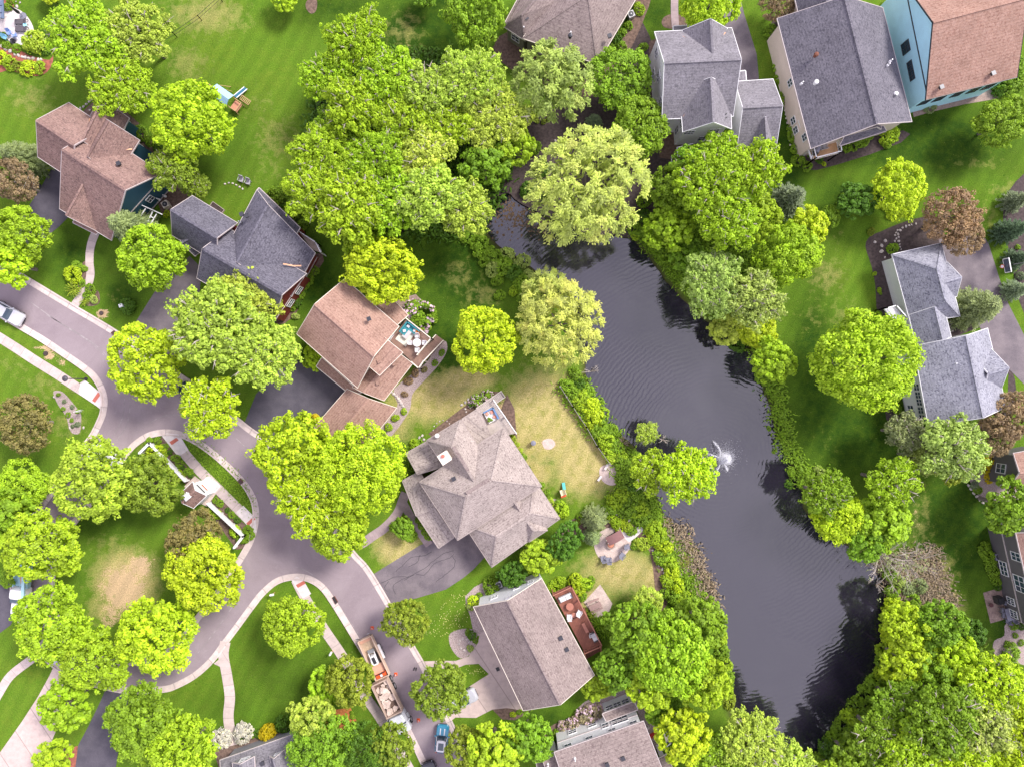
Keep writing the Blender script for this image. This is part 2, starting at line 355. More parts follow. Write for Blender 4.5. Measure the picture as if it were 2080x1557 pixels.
# ------------------------------------------------------------------ pond water
def sheet(name, pts, z, material, kind='structure', sm=0, holes=(), px=True, closed_uv=True, quiet=None):
    def conv(q):
        q = [W(*p, z) if px else Vector((p[0], p[1], z)) for p in q]
        if sm: q = smooth(q, sm, True)
        return [Vector((p.x, p.y, z)) for p in q]
    loops = [conv(pts)] + [conv(h) for h in holes]
    flat = [p for l in loops for p in l]
    tris = tessellate_polygon([[Vector((p.x, p.y, 0)) for p in l] for l in loops])
    me = bpy.data.meshes.new(name); me.from_pydata([tuple(p) for p in flat], [], [tuple(x) for x in tris])
    uv = me.uv_layers.new(name='UVMap')
    for l in me.loops:
        p = flat[l.vertex_index]; uv.data[l.index].uv = (p.x*.83+p.y*.55, p.y*.83-p.x*.55)
    for mm in (material if isinstance(material, list) else [material]): me.materials.append(mm)
    me.update()
    import bmesh
    bm = bmesh.new(); bm.from_mesh(me)
    for f in bm.faces:
        if f.normal.z < 0: f.normal_flip()
    bm.to_mesh(me); bm.free()
    o = link(bpy.data.objects.new(name, me))
    if kind: o['kind'] = kind
    return o
FT = W(1462, 930, 0)
m, t, b = newmat('pond_water')
g = t.nodes.new('ShaderNodeNewGeometry')
mp = t.nodes.new('ShaderNodeMapping'); mp.inputs['Location'].default_value = (-FT.x, -FT.y, 0); t.links.new(g.outputs['Position'], mp.inputs['Vector'])
nz = nnode(t, .35, 3, .6); nzs = nnode(t, 1.3, 2, .5)
ln = t.nodes.new('ShaderNodeVectorMath'); ln.operation = 'LENGTH'; t.links.new(mp.outputs[0], ln.inputs[0])
dd = math_(t, 'ADD', ln.outputs['Value'], math_(t, 'MULTIPLY', nz.outputs['Fac'], 1.3)); dd = math_(t, 'ADD', dd, math_(t, 'MULTIPLY', nzs.outputs['Fac'], .35))
rip = math_(t, 'SINE', math_(t, 'MULTIPLY', dd, 2*math.pi/.55))
fade = ramp(t, math_(t, 'MULTIPLY', ln.outputs['Value'], 1/34.0), .15, 1.0, (.62, .62, .62), (.3, .3, .3))
pat = nnode(t, .09, 3, .5); patch = ramp(t, pat.outputs['Fac'], .36, .62, (.12, .12, .12), (1, 1, 1))
mp2 = t.nodes.new('ShaderNodeMapping'); mp2.inputs['Scale'].default_value = (1, 3.2, 1); mp2.inputs['Rotation'].default_value = (0, 0, R(-18)); t.links.new(g.outputs['Position'], mp2.inputs['Vector'])
chop = nnode(t, 1.5, 4, .6, mp2.outputs[0])
hgt = math_(t, 'ADD', math_(t, 'MULTIPLY', math_(t, 'MULTIPLY', math_(t, 'MULTIPLY', rip, fade), patch), 1.2), math_(t, 'MULTIPLY', chop.outputs['Fac'], .45))
bp = t.nodes.new('ShaderNodeBump'); bp.inputs['Strength'].default_value = .36; bp.inputs['Distance'].default_value = .03
t.links.new(hgt, bp.inputs['Height']); t.links.new(bp.outputs[0], b.inputs['Normal'])
b.inputs['Base Color'].default_value = (.016, .014, .022, 1); b.inputs['Roughness'].default_value = .03
b.inputs['IOR'].default_value = 1.95
MT['water'] = m
sheet('pond_water', [(p.x*1.0, p.y) for p in [Vector((q[0], q[1], 0)) for q in PX]], WATER_Z, m, px=False)
# widen the water a little under the banks so the shore is cut by the ground itself
wo_ = bpy.data.objects['pond_water']; cx, cy = PX.mean(0)
for v in wo_.data.vertices:
    d = Vector((v.co.x-cx, v.co.y-cy)); 
    k = 1 + .12/max(d.length, 1); v.co.x = cx + d.x*k; v.co.y = cy + d.y*k

# ------------------------------------------------------------------ roads, kerbs, paths, drives
m, t, b = newmat('road_asphalt')
n1 = nnode(t, .18, 4, .6, dist=1.5); n2 = nnode(t, 20, 2, .7); n3 = nnode(t, 1.4, 4, .65, dist=.6)
col = mix(t, ramp(t, n1.outputs['Fac'], .32, .7), (.225, .178, .194), (.285, .232, .248))
col = mix(t, ramp(t, n3.outputs['Fac'], .62, .8), col, (.31, .262, .274))
n4 = nnode(t, .7, 3, .5, dist=3.0); col = mix(t, ramp(t, n4.outputs['Fac'], .505, .515, (1, 1, 1), (0, 0, 0)), col, mix(t, ramp(t, n4.outputs['Fac'], .485, .495), col, (.255, .206, .222)))
col = mix(t, 1.0, col, ramp(t, n2.outputs['Fac'], .3, .7, (.86, .86, .86), (1.14, 1.14, 1.14)), 'MULTIPLY')
t.links.new(col, b.inputs['Base Color']); b.inputs['Roughness'].default_value = .9
MT['asphalt'] = m
MT['asphalt_dark'] = mat('sealed_driveway_asphalt', (.095, .085, .105), (.070, .063, .082), .6, .8, 18)
MT['asphalt_mid'] = mat('weathered_driveway_asphalt', (.185, .155, .165), (.125, .105, .118), .45, .85, 18)
MT['paver'] = concrete('pink_grey_pavers', (.36, .275, .275), (.30, .23, .235), .5)
MT['conc'] = concrete('pavement_concrete', (.56, .455, .43), (.50, .41, .385), 1.5)
MT['conc_kerb'] = concrete('kerb_concrete', (.64, .53, .50), (.54, .45, .42), 3.0)
MT['conc_new'] = concrete('fresh_concrete', (.68, .61, .60), (.62, .56, .55), 99)
MT['conc_drive'] = concrete('driveway_concrete', (.54, .425, .39), (.48, .38, .35), 3.4)
MT['tactile'] = plain('red_tactile_paving', (.50, .14, .10), .8)
MT['drain'] = plain('rusty_iron', (.16, .05, .025), .7)
def ribbon(name, pts, width, z0, h, material, off=0.0, sm=5, px=True, kind='structure', parent=None, closed=False, zpx=0.0):
    """a strip of constant width along a smoothed line, with real thickness and a UV that runs along it"""
    P = [W(p[0], p[1], zpx) if px else Vector((p[0], p[1], 0)) for p in pts]
    P = smooth(P, sm, closed) if sm else P
    P = [Vector((p.x, p.y, 0)) for p in P]
    if closed: P.append(P[0].copy())
    n = len(P); V = []; U = []; run = 0
    for i, p in enumerate(P):
        if closed: d = P[(i+1) % (n-1)] - P[(i-1) % (n-1)] if i < n-1 else P[1]-P[n-2]
        else: d = P[min(i+1, n-1)] - P[max(i-1, 0)]
        d.normalize(); s = Vector((d.y, -d.x, 0))
        if i: run += (P[i]-P[i-1]).length
        a, c = p + s*(off-width/2), p + s*(off+width/2)
        V += [(a.x, a.y, z0+h), (c.x, c.y, z0+h), (c.x, c.y, z0), (a.x, a.y, z0)]; U.append(run)
    Fc = []; 
    for i in range(n-1):
        a = i*4; bq = a+4
        Fc += [(a, a+1, bq+1, bq)[::-1], (a+1, a+2, bq+2, bq+1), (a+3, a, bq, bq+3)]
    me = bpy.data.meshes.new(name); me.from_pydata(V, [], Fc); uv = me.uv_layers.new(name='UVMap')
    for l in me.loops: uv.data[l.index].uv = (U[l.vertex_index//4], 0)
    me.materials.append(material); me.update(); o = link(bpy.data.objects.new(name, me))
    fixup(o)
    if kind: o['kind'] = kind
    if parent: o.parent = parent
    return o
def fixup(o):
    import bmesh
    bm = bmesh.new(); bm.from_mesh(o.data)
    for f in bm.faces:
        if abs(f.normal.z) > .5 and f.normal.z < 0: f.normal_flip()
    bm.to_mesh(o.data); bm.free()

C1 = [(-400,296),(-60,500),(52,567),(140,620),(226,671),(300,721),(400,789),(500,868),(541,899),(600,968),(655,1045),(715,1122),(746,1157),(790,1230),(838,1316),(860,1355),(905,1450),(958,1560),(1005,1655),(1070,1790),(1160,1980)]
C2 = [(-400,398),(-60,602),(47,665),(89,690),(133,719.5),(170,745),(192,764),(207,789),(213,813),(210,838),(203,857),(190,883),(177,901),(167,914),(108,996),(72,1047),(48,1090),(33,1135),(28,1181),(33,1225),(55,1285),(95,1335),(150,1372),(216,1393),(270,1401),(332,1398),(359,1390),(397,1369),(430,1339),(455,1306),(480,1273),(513,1228),(533,1203),(562,1179),(595,1170),(625,1173),(653,1189),(678,1222),(729,1305),(778,1388),(826,1475),(868,1562),(912,1655),(975,1790),(1065,1980)]
C3 = [(260,916),(278,898),(303,883),(334,877),(366,881),(401,897),(442,927),(488,971),(510,1002),(519,1027),(520,1055),(512,1092),(495,1125),(465,1172),(430,1220),(402,1255),(375,1290),(330,1325),(270,1345),(205,1335),(150,1302),(120,1260),(108,1220),(106,1172),(113,1130),(130,1092),(150,1060),(172,1035),(200,997),(232,952)]
sheet('road', C1 + C2[::-1], .012, MT['asphalt'], sm=4, holes=[C3])
ribbon('kerb_north', C1, .78, .0, .035, MT['conc_kerb']); ribbon('kerb_north_top', C1, .2, .0, .15, MT['conc_kerb'], off=-.36)
ribbon('kerb_south', C2, .78, .0, .035, MT['conc_kerb']); ribbon('kerb_south_top', C2, .2, .0, .15, MT['conc_kerb'], off=.36)
ribbon('kerb_island', C3, .78, .0, .035, MT['conc_kerb'], closed=True); ribbon('kerb_island_top', C3, .2, .0, .15, MT['conc_kerb'], off=.36, closed=True)
# long pale tyre scuffs where the lanes join
for k, ln_ in enumerate([[(60,612),(120,655),(185,697),(230,745),(252,800),(248,850),(225,892)],[(95,640),(150,672),(200,706),(238,748),(263,805),(258,860),(232,900)],[(300,860),(345,842),(420,850),(480,890),(540,950)],[(420,1180),(350,1290),(300,1345),(260,1362)],[(600,1150),(640,1170),(690,1230),(730,1290)],[(250,1370),(310,1374),(380,1345),(430,1290),(480,1220)]]):
    ribbon('road_scuff', ln_, .10, .013, .003, MT['conc_kerb'] if False else mat('scuffed_asphalt', (.32, .28, .285), (.24, .205, .212), 1.2, .9, lo=.42, hi=.52), sm=6)
ribbon('pavement_west', [(-30,668),(0,686),(35,708),(70,731),(118,761),(164,791),(200,812)], 1.3, 0, .06, MT['conc'])
sheet('pavement_ramp_west', [(163,777),(172,771),(207,800),(209,835),(196,824),(160,800)], .068, MT['conc_new'])
ribbon('pavement_island', [(340,880),(365,908),(401,950),(437,986),(475,1024),(513,1062)], 1.35, 0, .06, MT['conc'])
sheet('pavement_ramp_island', [(329,885),(338,879),(362,881),(371,893),(383,913),(362,927)], .068, MT['conc_new'])
sheet('pavement_ramp_east', [(479,1040),(494,1026),(519,1051),(521,1080),(516,1082),(500,1064)], .068, MT['conc_new'])
sheet('pavement_landing', [(418,977),(432,971),(449,987),(436,1001)], .068, MT['conc_new'])
ribbon('pavement_south', [(601,1176),(625,1222),(660,1279),(697,1334),(735,1402),(772,1456),(808,1520),(840,1575)], 1.35, 0, .06, MT['conc'])
sheet('pavement_ramp_south', [(592,1177),(603,1170),(617,1178),(632,1205),(615,1214),(603,1196)], .068, MT['conc_new'])
ribbon('path_south', [(458,1302),(454,1330),(461,1370),(467,1414),(464,1453),(468,1484),(475,1512)], 1.4, 0, .05, MT['conc'])
sheet('path_flare', [(434,1347),(448,1335),(452,1316),(462,1306),(462,1335),(470,1362),(456,1362),(447,1353)], .056, MT['conc'])
ribbon('path_west', [(196,470),(188,488),(183,510),(182,535),(184,556),(180,575),(168,596),(152,620)], 1.1, 0, .05, MT['conc'])
ribbon('path_southwest', [(-20,1440),(0,1404),(22,1371),(60,1341),(85,1322)], 1.15, 0, .05, MT['conc'])
ribbon('path_northeast', [(1371,-30),(1370,20),(1372,56)], 1.0, 0, .05, MT['paver'])
ribbon('paver_path', [(728,1106),(740,1100),(760,1086),(779,1073),(800,1052),(811,1035),(817,1018),(824,1000)], 1.25, 0, .05, MT['paver'])
ribbon('paver_path_fork', [(817,1018),(831,1042),(846,1068),(862,1092),(872,1106)], 1.1, 0, .045, MT['paver'])
sheet('driveway_concrete_west', [(-30,1620),(0,1527),(44,1465),(77,1414),(100,1372),(116,1338),(134,1336),(131,1365),(127,1400),(121,1465),(100,1517),(72,1570),(40,1640)], .018, MT['conc_drive'])
sheet('driveway_asphalt_south', [(216,1396),(262,1405),(258,1440),(245,1490),(235,1560),(230,1640),(150,1640),(153,1557),(159,1512),(180,1473),(200,1432)], .018, MT['asphalt_dark'])
sheet('driveway_stub_west', [(-40,1165),(0,1170),(27,1172),(29,1200),(36,1235),(22,1268),(-10,1292),(-60,1300)], .018, MT['asphalt_dark'])
sheet('driveway_northwest', [(108,338),(130,352),(150,430),(141,439),(118,462),(88,486),(62,520),(40,558),(-8,530),(20,480),(57,421),(77,390)], .018, MT['asphalt_dark'])
sheet('driveway_slate_house', [(385,520),(410,545),(405,600),(378,660),(345,752),(258,693),(275,655),(319,585)], .018, MT['asphalt_mid'])
sheet('driveway_brown_house', [(600,728),(640,735),(712,788),(670,860),(640,856),(630,842),(607,841),(584,853),(565,868),(553,890),(543,901),(495,862),(520,800),(560,755)], .018, MT['asphalt_dark'])
d4 = sheet('driveway_cracked', [(757,1166),(800,1139),(852,1107),(880,1096),(930,1050),(1000,1090),(985,1130),(962,1155),(942,1172),(906,1196),(846,1214),(795,1224),(775,1196)], .018, MT['asphalt_mid'])
CR = [[(803,1160),(822,1143),(838,1130),(860,1128),(878,1118)],[(821,1177),(850,1160),(866,1150),(880,1138),(905,1122),(922,1118)],[(846,1165),(862,1166),(875,1152),(890,1140),(912,1133),(922,1125)],[(775,1183),(800,1172),(830,1170)],[(803,1205),(800,1188),(818,1175),(842,1166)],[(886,1180),(905,1166),(924,1148),(921,1128)],[(830,1150),(846,1142),(852,1126)],[(788,1200),(780,1192),(790,1180)]]
cb = MB()
for c_ in CR:
    P_ = smooth([W(*p) for p in c_], 6); P_ = [p+Vector((.2*mnoise.noise(p*1.7), .12*mnoise.noise(p*1.7+Vector((9, 0, 0))), 0)) for p in P_]
    for i in range(len(P_)-1):
        d = (P_[i+1]-P_[i]).normalized(); s_ = Vector((d.y, -d.x, 0))*.03; z_ = Vector((0, 0, .024))
        cb.quad(P_[i]-s_+z_, P_[i]+s_+z_, P_[i+1]+s_+z_, P_[i+1]-s_+z_)
cb.build('crack_sealant', plain('crack_sealant', (.05, .043, .052), .8), d4)
sheet('driveway_deck_house', [(930,1408),(993,1368),(972,1347),(945,1349),(921,1359),(866,1352),(862,1342),(890,1341),(926,1341),(952,1332),(970,1306),(975,1286),(992,1278),(1085,1400),(1063,1442),(1030,1437),(1000,1440),(967,1457),(925,1456),(908,1470),(898,1452)], .018, MT['conc_drive'])
sheet('driveway_east', [(1905,480),(1984,478),(2002,485),(2008,495),(2030,565),(2048,616),(2085,690),(2140,790),(2140,900),(2100,800),(2045,745),(2010,700),(1985,655),(1950,645),(1930,570),(1915,520)], .018, MT['asphalt_mid'])
sheet('driveway_north', [(1440,40),(1480,-20),(1500,-20),(1512,30),(1537,110),(1542,165),(1500,200),(1470,150)], .018, MT['asphalt_mid'])
sheet('driveway_northeast', [(1670,-40),(1738,-40),(1748,28),(1720,60),(1660,60)], .018, MT['asphalt_mid'])
def plate(name, pts, z, h, material, label, cat, group=None):
    b_ = MB(); b_.prism([W(*p, z) for p in pts], z, z+h); o = b_.build(name, material); fixn(o); return tag(o, label, cat, group)
plate('tactile_plate', [(199,796),(205,800),(193,817),(187,813)], .07, .012, MT['tactile'], 'red tactile plate on the pavement ramp nearest the street lamp', 'tactile paving', 'red ramp plates')
plate('tactile_plate', [(344,897),(358,888),(363,893),(349,903)], .07, .012, MT['tactile'], 'red tactile plate at the upper left end of the island walkway', 'tactile paving', 'red ramp plates')
plate('tactile_plate', [(500,1062),(514,1049),(519,1053),(505,1067)], .07, .012, MT['tactile'], 'red tactile plate at the lower right end of the island walkway', 'tactile paving', 'red ramp plates')
plate('tactile_plate', [(601,1187),(617,1178),(621,1184),(605,1193)], .07, .012, MT['tactile'], 'red tactile plate on the ramp of the pavement beside the striped mown lawn', 'tactile paving', 'red ramp plates')
def drain(pts, label):
    r_ = empty('storm_drain', W(sum(p[0] for p in pts)/4, sum(p[1] for p in pts)/4), 0, label, 'storm drain', 'rusty kerb drains')
    b_ = MB(); P_ = [W(*p)-r_.location for p in pts]; b_.prism(P_, .0, .16); fixn(b_.build('frame', MT['drain'], r_))
    b2 = MB(); a_, b__, c_, d_ = P_
    for k in range(1, 6):
        u = k/6; b2.beam(a_.lerp(b__, u)+Vector((0, 0, .17)), d_.lerp(c_, u)+Vector((0, 0, .17)), .045, .03)
    b2.build('grate', MT['dark'], r_)
drain([(483,976),(489,970),(495,978),(489,984)], 'rust brown storm drain in the kerb of the island beside the long walkway')
drain([(176,898),(183,890),(190,895),(184,904)], 'rust brown storm drain in the kerb below the long flower bed of the west lawn')
drain([(675,1212),(680,1209),(687,1221),(682,1226)], 'rust brown storm drain in the kerb of the south lawn strip')
drain([(226,676),(233,671),(238,676),(231,681)], 'rust brown storm drain at the kerb end above the lime maple by the road')
# beds and bare ground
sheet('mulch_bed_top_left', [(-20,85),(0,92),(30,98),(60,112),(100,122),(107,105),(97,88),(88,86),(100,95),(108,112),(106,130),(95,147),(75,155),(45,150),(15,143),(-20,148)], .016, MT['mulch_red'], sm=2)
sheet('mulch_bed_patio', [(-10,-20),(28,-20),(28,20),(5,35),(-20,60)], .016, MT['mulch_red'])
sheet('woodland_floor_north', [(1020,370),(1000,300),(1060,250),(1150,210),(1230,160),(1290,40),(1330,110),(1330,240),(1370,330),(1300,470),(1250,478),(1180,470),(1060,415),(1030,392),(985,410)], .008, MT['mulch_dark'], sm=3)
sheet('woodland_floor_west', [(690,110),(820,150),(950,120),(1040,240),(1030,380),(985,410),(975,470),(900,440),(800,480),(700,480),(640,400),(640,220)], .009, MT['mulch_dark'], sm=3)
sheet('mulch_bed_north_house', [(1000,100),(1040,60),(1110,95),(1215,135),(1255,100),(1292,0),(1300,-30),(1330,-30),(1300,60),(1270,120),(1240,180),(1150,200),(1050,150)], .014, MT['mulch'], sm=2)
sheet('mulch_bed_white_house', [(1318,85),(1340,75),(1345,250),(1400,300),(1400,330),(1340,320),(1322,180)], .015, MT['mulch'])
sheet('mulch_bed_round', [(1352,33),(1372,28),(1392,38),(1394,54),(1378,60),(1350,56),(1344,44)], .016, MT['mulch'], sm=3)
sheet('mulch_bed_between', [(1805,-20),(1815,-20),(1852,175),(1885,205),(1960,198),(2010,180),(2030,200),(1960,212),(1890,228),(1856,238),(1840,160)], .014, MT['patio_dark'])
sheet('mulch_bed_slate_east', [(1590,215),(1602,230),(1610,300),(1632,345),(1700,335),(1830,290),(1835,265),(1700,300),(1640,320),(1612,200),(1600,110),(1585,60),(1570,40),(1560,80),(1580,160)], .011, MT['mulch_dark'], sm=2)
sheet('mulch_bed_east', [(1768,480),(1790,470),(1825,455),(1870,442),(1905,445),(1925,500),(1915,515),(1810,535),(1850,690),(1805,650),(1783,640),(1778,580),(1770,540),(1758,500)], .015, MT['mulch_dark'], sm=3)
sheet('mulch_bed_court', [(1918,650),(1955,645),(1990,665),(1925,690)], .015, MT['mulch_dark'])
sheet('mulch_bed_east_edge', [(2100,370),(2048,390),(2038,430),(2040,470),(2050,510),(2060,560),(2070,610),(2120,700)], .012, MT['mulch_dark'], sm=3)
sheet('mulch_bed_southeast', [(1800,790),(1840,860),(1900,880),(2046,835),(2035,700),(2055,750),(2064,790),(2050,850),(1990,880),(1900,900),(1830,880),(1800,850)], .013, MT['mulch_dark'], sm=2)
sheet('gravel_bed_east', [(1975,930),(2030,920),(2100,1000),(2010,1020),(1985,1000),(1970,975)], .014, MT['gravel'], sm=3)
sheet('gravel_bed_east_edge', [(2100,1240),(2045,1262),(2040,1290),(2020,1300),(2018,1322),(2035,1335),(2100,1345)], .014, MT['gravel'], sm=3)
sheet('gravel_bed_brown_house', [(862,740),(880,715),(902,692),(909,705),(902,725),(885,748),(860,775),(838,800),(833,830),(815,860),(790,890),(770,900),(755,890),(790,850),(808,820),(800,790)], .015, MT['gravel'], sm=3)
sheet('mulch_bed_slate_house', [(640,515),(658,530),(625,580),(600,640),(560,660),(575,600)], .013, MT['mulch'], sm=2)
sheet('mulch_bed_small_lawn', [(622,842),(640,842),(652,856),(640,872),(622,872)], .019, MT['mulch'], sm=2)
sheet('mulch_bed_path', [(172,530),(180,545),(182,562),(176,580),(165,592),(158,580),(164,560),(162,545)], .013, MT['mulch'], sm=3)
sheet('mulch_bed_path_east', [(178,600),(184,588),(200,592),(202,615),(186,622),(174,618)], .013, MT['mulch'], sm=3)
sheet('flower_bed_west', [(108,797),(118,793),(130,798),(148,818),(163,838),(165,850),(162,878),(148,880),(140,868),(134,845),(118,822)], .016, MT['gravel'], sm=3)
sheet('mulch_bed_island_west', [(295,900),(330,886),(345,908),(395,965),(380,985),(350,960),(300,925)], .015, MT['mulch'])
sheet('mulch_bed_island_east', [(420,1018),(446,1005),(480,1050),(520,1080),(508,1112),(480,1115),(440,1060)], .015, MT['mulch'])
sheet('pavilion_court', [(374,987),(396,966),(440,1000),(420,1028),(408,1022)], .05, MT['patio'])
sheet('gravel_bed_circle', [(915,1285),(940,1276),(965,1280),(968,1305),(955,1328),(935,1336),(918,1318),(912,1300)], .016, MT['gravel'], sm=3)
sheet('mulch_bed_deck_house', [(945,1210),(985,1180),(1000,1200),(965,1230),(985,1280),(965,1290),(955,1250)], .013, MT['gravel'], sm=2)
sheet('mulch_bed_south_drive', [(1063,1442),(1030,1437),(1000,1440),(1020,1460),(1045,1462),(1085,1440)], .016, MT['mulch'])
sheet('gravel_bed_white_house', [(1170,1440),(1215,1410),(1260,1395),(1300,1400),(1310,1440),(1330,1465),(1350,1480),(1345,1510),(1320,1520),(1300,1460),(1280,1430),(1210,1460)], .014, MT['gravel'], sm=2)
sheet('mulch_bed_lilac', [(1110,1480),(1150,1460),(1215,1430),(1225,1450),(1180,1500),(1130,1520),(1105,1520)], .015, MT['mulch'], sm=2)
sheet('orange_mulch_bed', [(668,1442),(712,1436),(732,1480),(725,1482),(700,1478),(655,1500),(640,1480)], .016, MT['orange_mulch'])
sheet('mulch_bed_southwest', [(440,1500),(470,1508),(520,1490),(560,1480),(600,1475),(605,1500),(520,1530),(445,1560)], .013, MT['mulch'], sm=2)
sheet('mulch_bed_bottom_left', [(132,1520),(158,1514),(154,1560),(130,1570)], .017, MT['mulch_red'])
sheet('soil_bed_deck', [(1010,850),(1030,800),(1045,830),(1050,890),(1040,900)], .013, MT['mulch'])
sheet('mulch_bed_tan_north', [(936,830),(985,795),(1020,795),(970,830),(880,890),(870,880)], .012, MT['mulch'])
sheet('mulch_bed_brown_northeast', [(265,235),(300,270),(330,330),(350,350),(400,410),(330,440),(290,300),(255,265),(180,240),(170,225),(205,200),(240,215)], .012, MT['mulch'], sm=2)
sheet('bank_bed_garden', [(1128,1080),(1180,1045),(1240,1040),(1300,1075),(1345,1120),(1360,1200),(1345,1240),(1330,1190),(1320,1120),(1280,1080),(1210,1075),(1150,1100)], .012, MT['mulch'], sm=2)
sheet('patio_garden', [(1206,1105),(1210,1090),(1225,1075),(1250,1070),(1275,1085),(1282,1100),(1275,1120),(1255,1138),(1235,1141),(1215,1130)], .03, MT['patio'], sm=3)
sheet('patio_path_garden', [(1250,1075),(1280,1082),(1300,1066),(1308,1075),(1290,1092),(1278,1100)], .034, MT['conc_new'])
sheet('patio_deck_house', [(1186,1222),(1219,1186),(1228,1200),(1244,1225),(1238,1240),(1222,1250),(1208,1254)], .03, MT['patio'])
sheet('patio_southeast', [(1997,1203),(2030,1193),(2060,1210),(2065,1250),(2012,1265)], .03, MT['patio_dark'])
sheet('patio_top_left', [(-40,10),(8,15),(30,16),(50,28),(63,45),(69,63),(66,78),(55,85),(50,90),(35,92),(22,88),(5,72),(-40,68)], .03, MT['conc_new'], sm=2)
sheet('patio_brown_house', [(800,608),(845,598),(858,612),(822,632)], .03, MT['patio_dark'])
sheet('tree_ring_top', [(622,4),(634,-6),(644,2),(642,22),(632,28),(622,18)], .015, MT['mulch'], sm=3)
sheet('stepping_court', [(1112,1015),(1125,1012),(1140,1020),(1128,1040),(1115,1030)], .02, MT['gravel'], sm=2)
sheet('sand_ring', [(1220,948),(1240,942),(1256,955),(1258,975),(1245,985),(1228,980),(1218,965)], .02, MT['patio'], sm=3)
sheet('sand_ring_small', [(1102,895),(1118,890),(1128,900),(1120,911),(1106,910)], .02, MT['patio'], sm=3)
# ------------------------------------------------------------------ foliage
def leaf_mat(name, var=.44, transl=.24):
    m = bpy.data.materials.new(name); m.use_nodes = True; t = m.node_tree; t.nodes.clear()
    out = t.nodes.new('ShaderNodeOutputMaterial'); oi = t.nodes.new('ShaderNodeObjectInfo')
    vc = t.nodes.new('ShaderNodeVertexColor'); vc.layer_name = 'tint'
    sp = t.nodes.new('ShaderNodeSeparateColor'); t.links.new(vc.outputs[0], sp.inputs[0])
    v = ramp(t, sp.outputs[0], 0, 1, (1-var, 1-var, 1-var*.9), (1+var*1.05, 1+var*.85, 1+var*.2))
    col = mix(t, 1.0, oi.outputs['Color'], v, 'MULTIPLY')
    yel = mix(t, 1.0, oi.outputs['Color'], (1.3, 1.1, 1.1), 'MULTIPLY')
    col = mix(t, ramp(t, sp.outputs[1], .78, 1.05, (0, 0, 0), (.8, .8, .8)), col, yel)
    d = t.nodes.new('ShaderNodeBsdfPrincipled'); d.inputs['Roughness'].default_value = .55; d.inputs['Specular IOR Level'].default_value = .25
    tr = t.nodes.new('ShaderNodeBsdfTranslucent'); ms = t.nodes.new('ShaderNodeMixShader'); ms.inputs[0].default_value = transl
    t.links.new(col, d.inputs['Base Color']); t.links.new(mix(t, 1.0, col, (1.15, 1.2, .7), 'MULTIPLY'), tr.inputs['Color'])
    t.links.new(d.outputs[0], ms.inputs[1]); t.links.new(tr.outputs[0], ms.inputs[2]); t.links.new(ms.outputs[0], out.inputs[0])
    return m
LEAF = leaf_mat('leaves'); 
BARK = mat('grey_bark', (.26, .22, .19), (.15, .125, .11), 4, .9, 12)
BARKP = mat('pale_twigs', (.50, .44, .38), (.36, .31, .27), 4, .9, 12)
def quads_mesh(name, C, N, S, T, mats, asp=1.5, extra=None, D=None):
    """leaf-sized faces: centres C, facing N, sizes S, tints T; extra = MB of twigs added as second material"""
    n = len(C); N = N/np.maximum(np.linalg.norm(N, axis=1, keepdims=True), 1e-6)
    r = np.random.RandomState(len(C)+7); A = r.normal(size=(n, 3)) if D is None else D
    U = np.cross(N, A); U /= np.maximum(np.linalg.norm(U, axis=1, keepdims=True), 1e-6); V = np.cross(N, U)
    if D is not None: U, V = V, U
    hs = S[:, None]/2
    droop = N*(-.16)*S[:, None]
    P = np.stack([C - U*hs*asp + droop, C - V*hs*.9, C + U*hs*asp + droop, C + V*hs*.9], 1).reshape(-1, 3)
    nv = len(P); ev = extra.v if extra else []; ef = extra.f if extra else []
    me = bpy.data.meshes.new(name)
    co = P if not ev else np.concatenate([P, np.array(ev)])
    me.vertices.add(len(co)); me.vertices.foreach_set('co', co.astype(np.float32).ravel())
    li = np.arange(nv); ls = np.arange(n)*4
    if ef:
        fl = [i+nv for f in ef for i in f]; lens = [len(f) for f in ef]
        st = nv + np.concatenate([[0], np.cumsum(lens)[:-1]]).astype(int)
        li = np.concatenate([li, np.array(fl)]); ls = np.concatenate([ls, st])
    me.loops.add(len(li)); me.loops.foreach_set('vertex_index', li)
    me.polygons.add(len(ls)); me.polygons.foreach_set('loop_start', ls)
    me.update(calc_edges=True)
    if ef: me.polygons.foreach_set('material_index', np.concatenate([np.zeros(n, int), np.ones(len(ef), int)]))
    ca = me.color_attributes.new('tint', 'FLOAT_COLOR', 'POINT')
    tc = np.zeros((len(co), 4), np.float32); tc[:, 3] = 1
    tc[:nv, 0] = np.repeat(T[:, 0], 4); tc[:nv, 1] = np.repeat(T[:, 1], 4)
    ca.data.foreach_set('color', tc.ravel())
    for x in mats: me.materials.append(x)
    return me
def unit(v): return v/np.maximum(np.linalg.norm(v, axis=-1, keepdims=True), 1e-6)
def tufts(r, cen, rad, per, size, upbias=.55, flat=1.0):
    """clusters of leaves on little balls: returns centres, normals, sizes, tints"""
    n = len(cen); d = unit(r.normal(size=(n, per, 3))); d[..., 2] = np.abs(d[..., 2])*1.0 - .25
    d = unit(d); rr = rad[:, None, None]*(.55+.5*r.rand(n, per, 1))
    off = d*rr; off[..., 2] *= flat
    C = (cen[:, None, :]+off).reshape(-1, 3)
    N = (d*1.0 + np.array([0, 0, upbias]) + r.normal(size=d.shape)*.33).reshape(-1, 3)
    S = size*(.7+.6*r.rand(n*per)); t0 = np.repeat(r.rand(n), per)*.62 + r.rand(n*per)*.38
    t1 = np.repeat(r.rand(n), per)*.8 + r.rand(n*per)*.2
    return C, N, S, np.stack([t0, t1], 1)
def cat(*q): return [np.concatenate(x) for x in zip(*q)]
def tree_height(Rr): return 1.55*Rr + 2.2
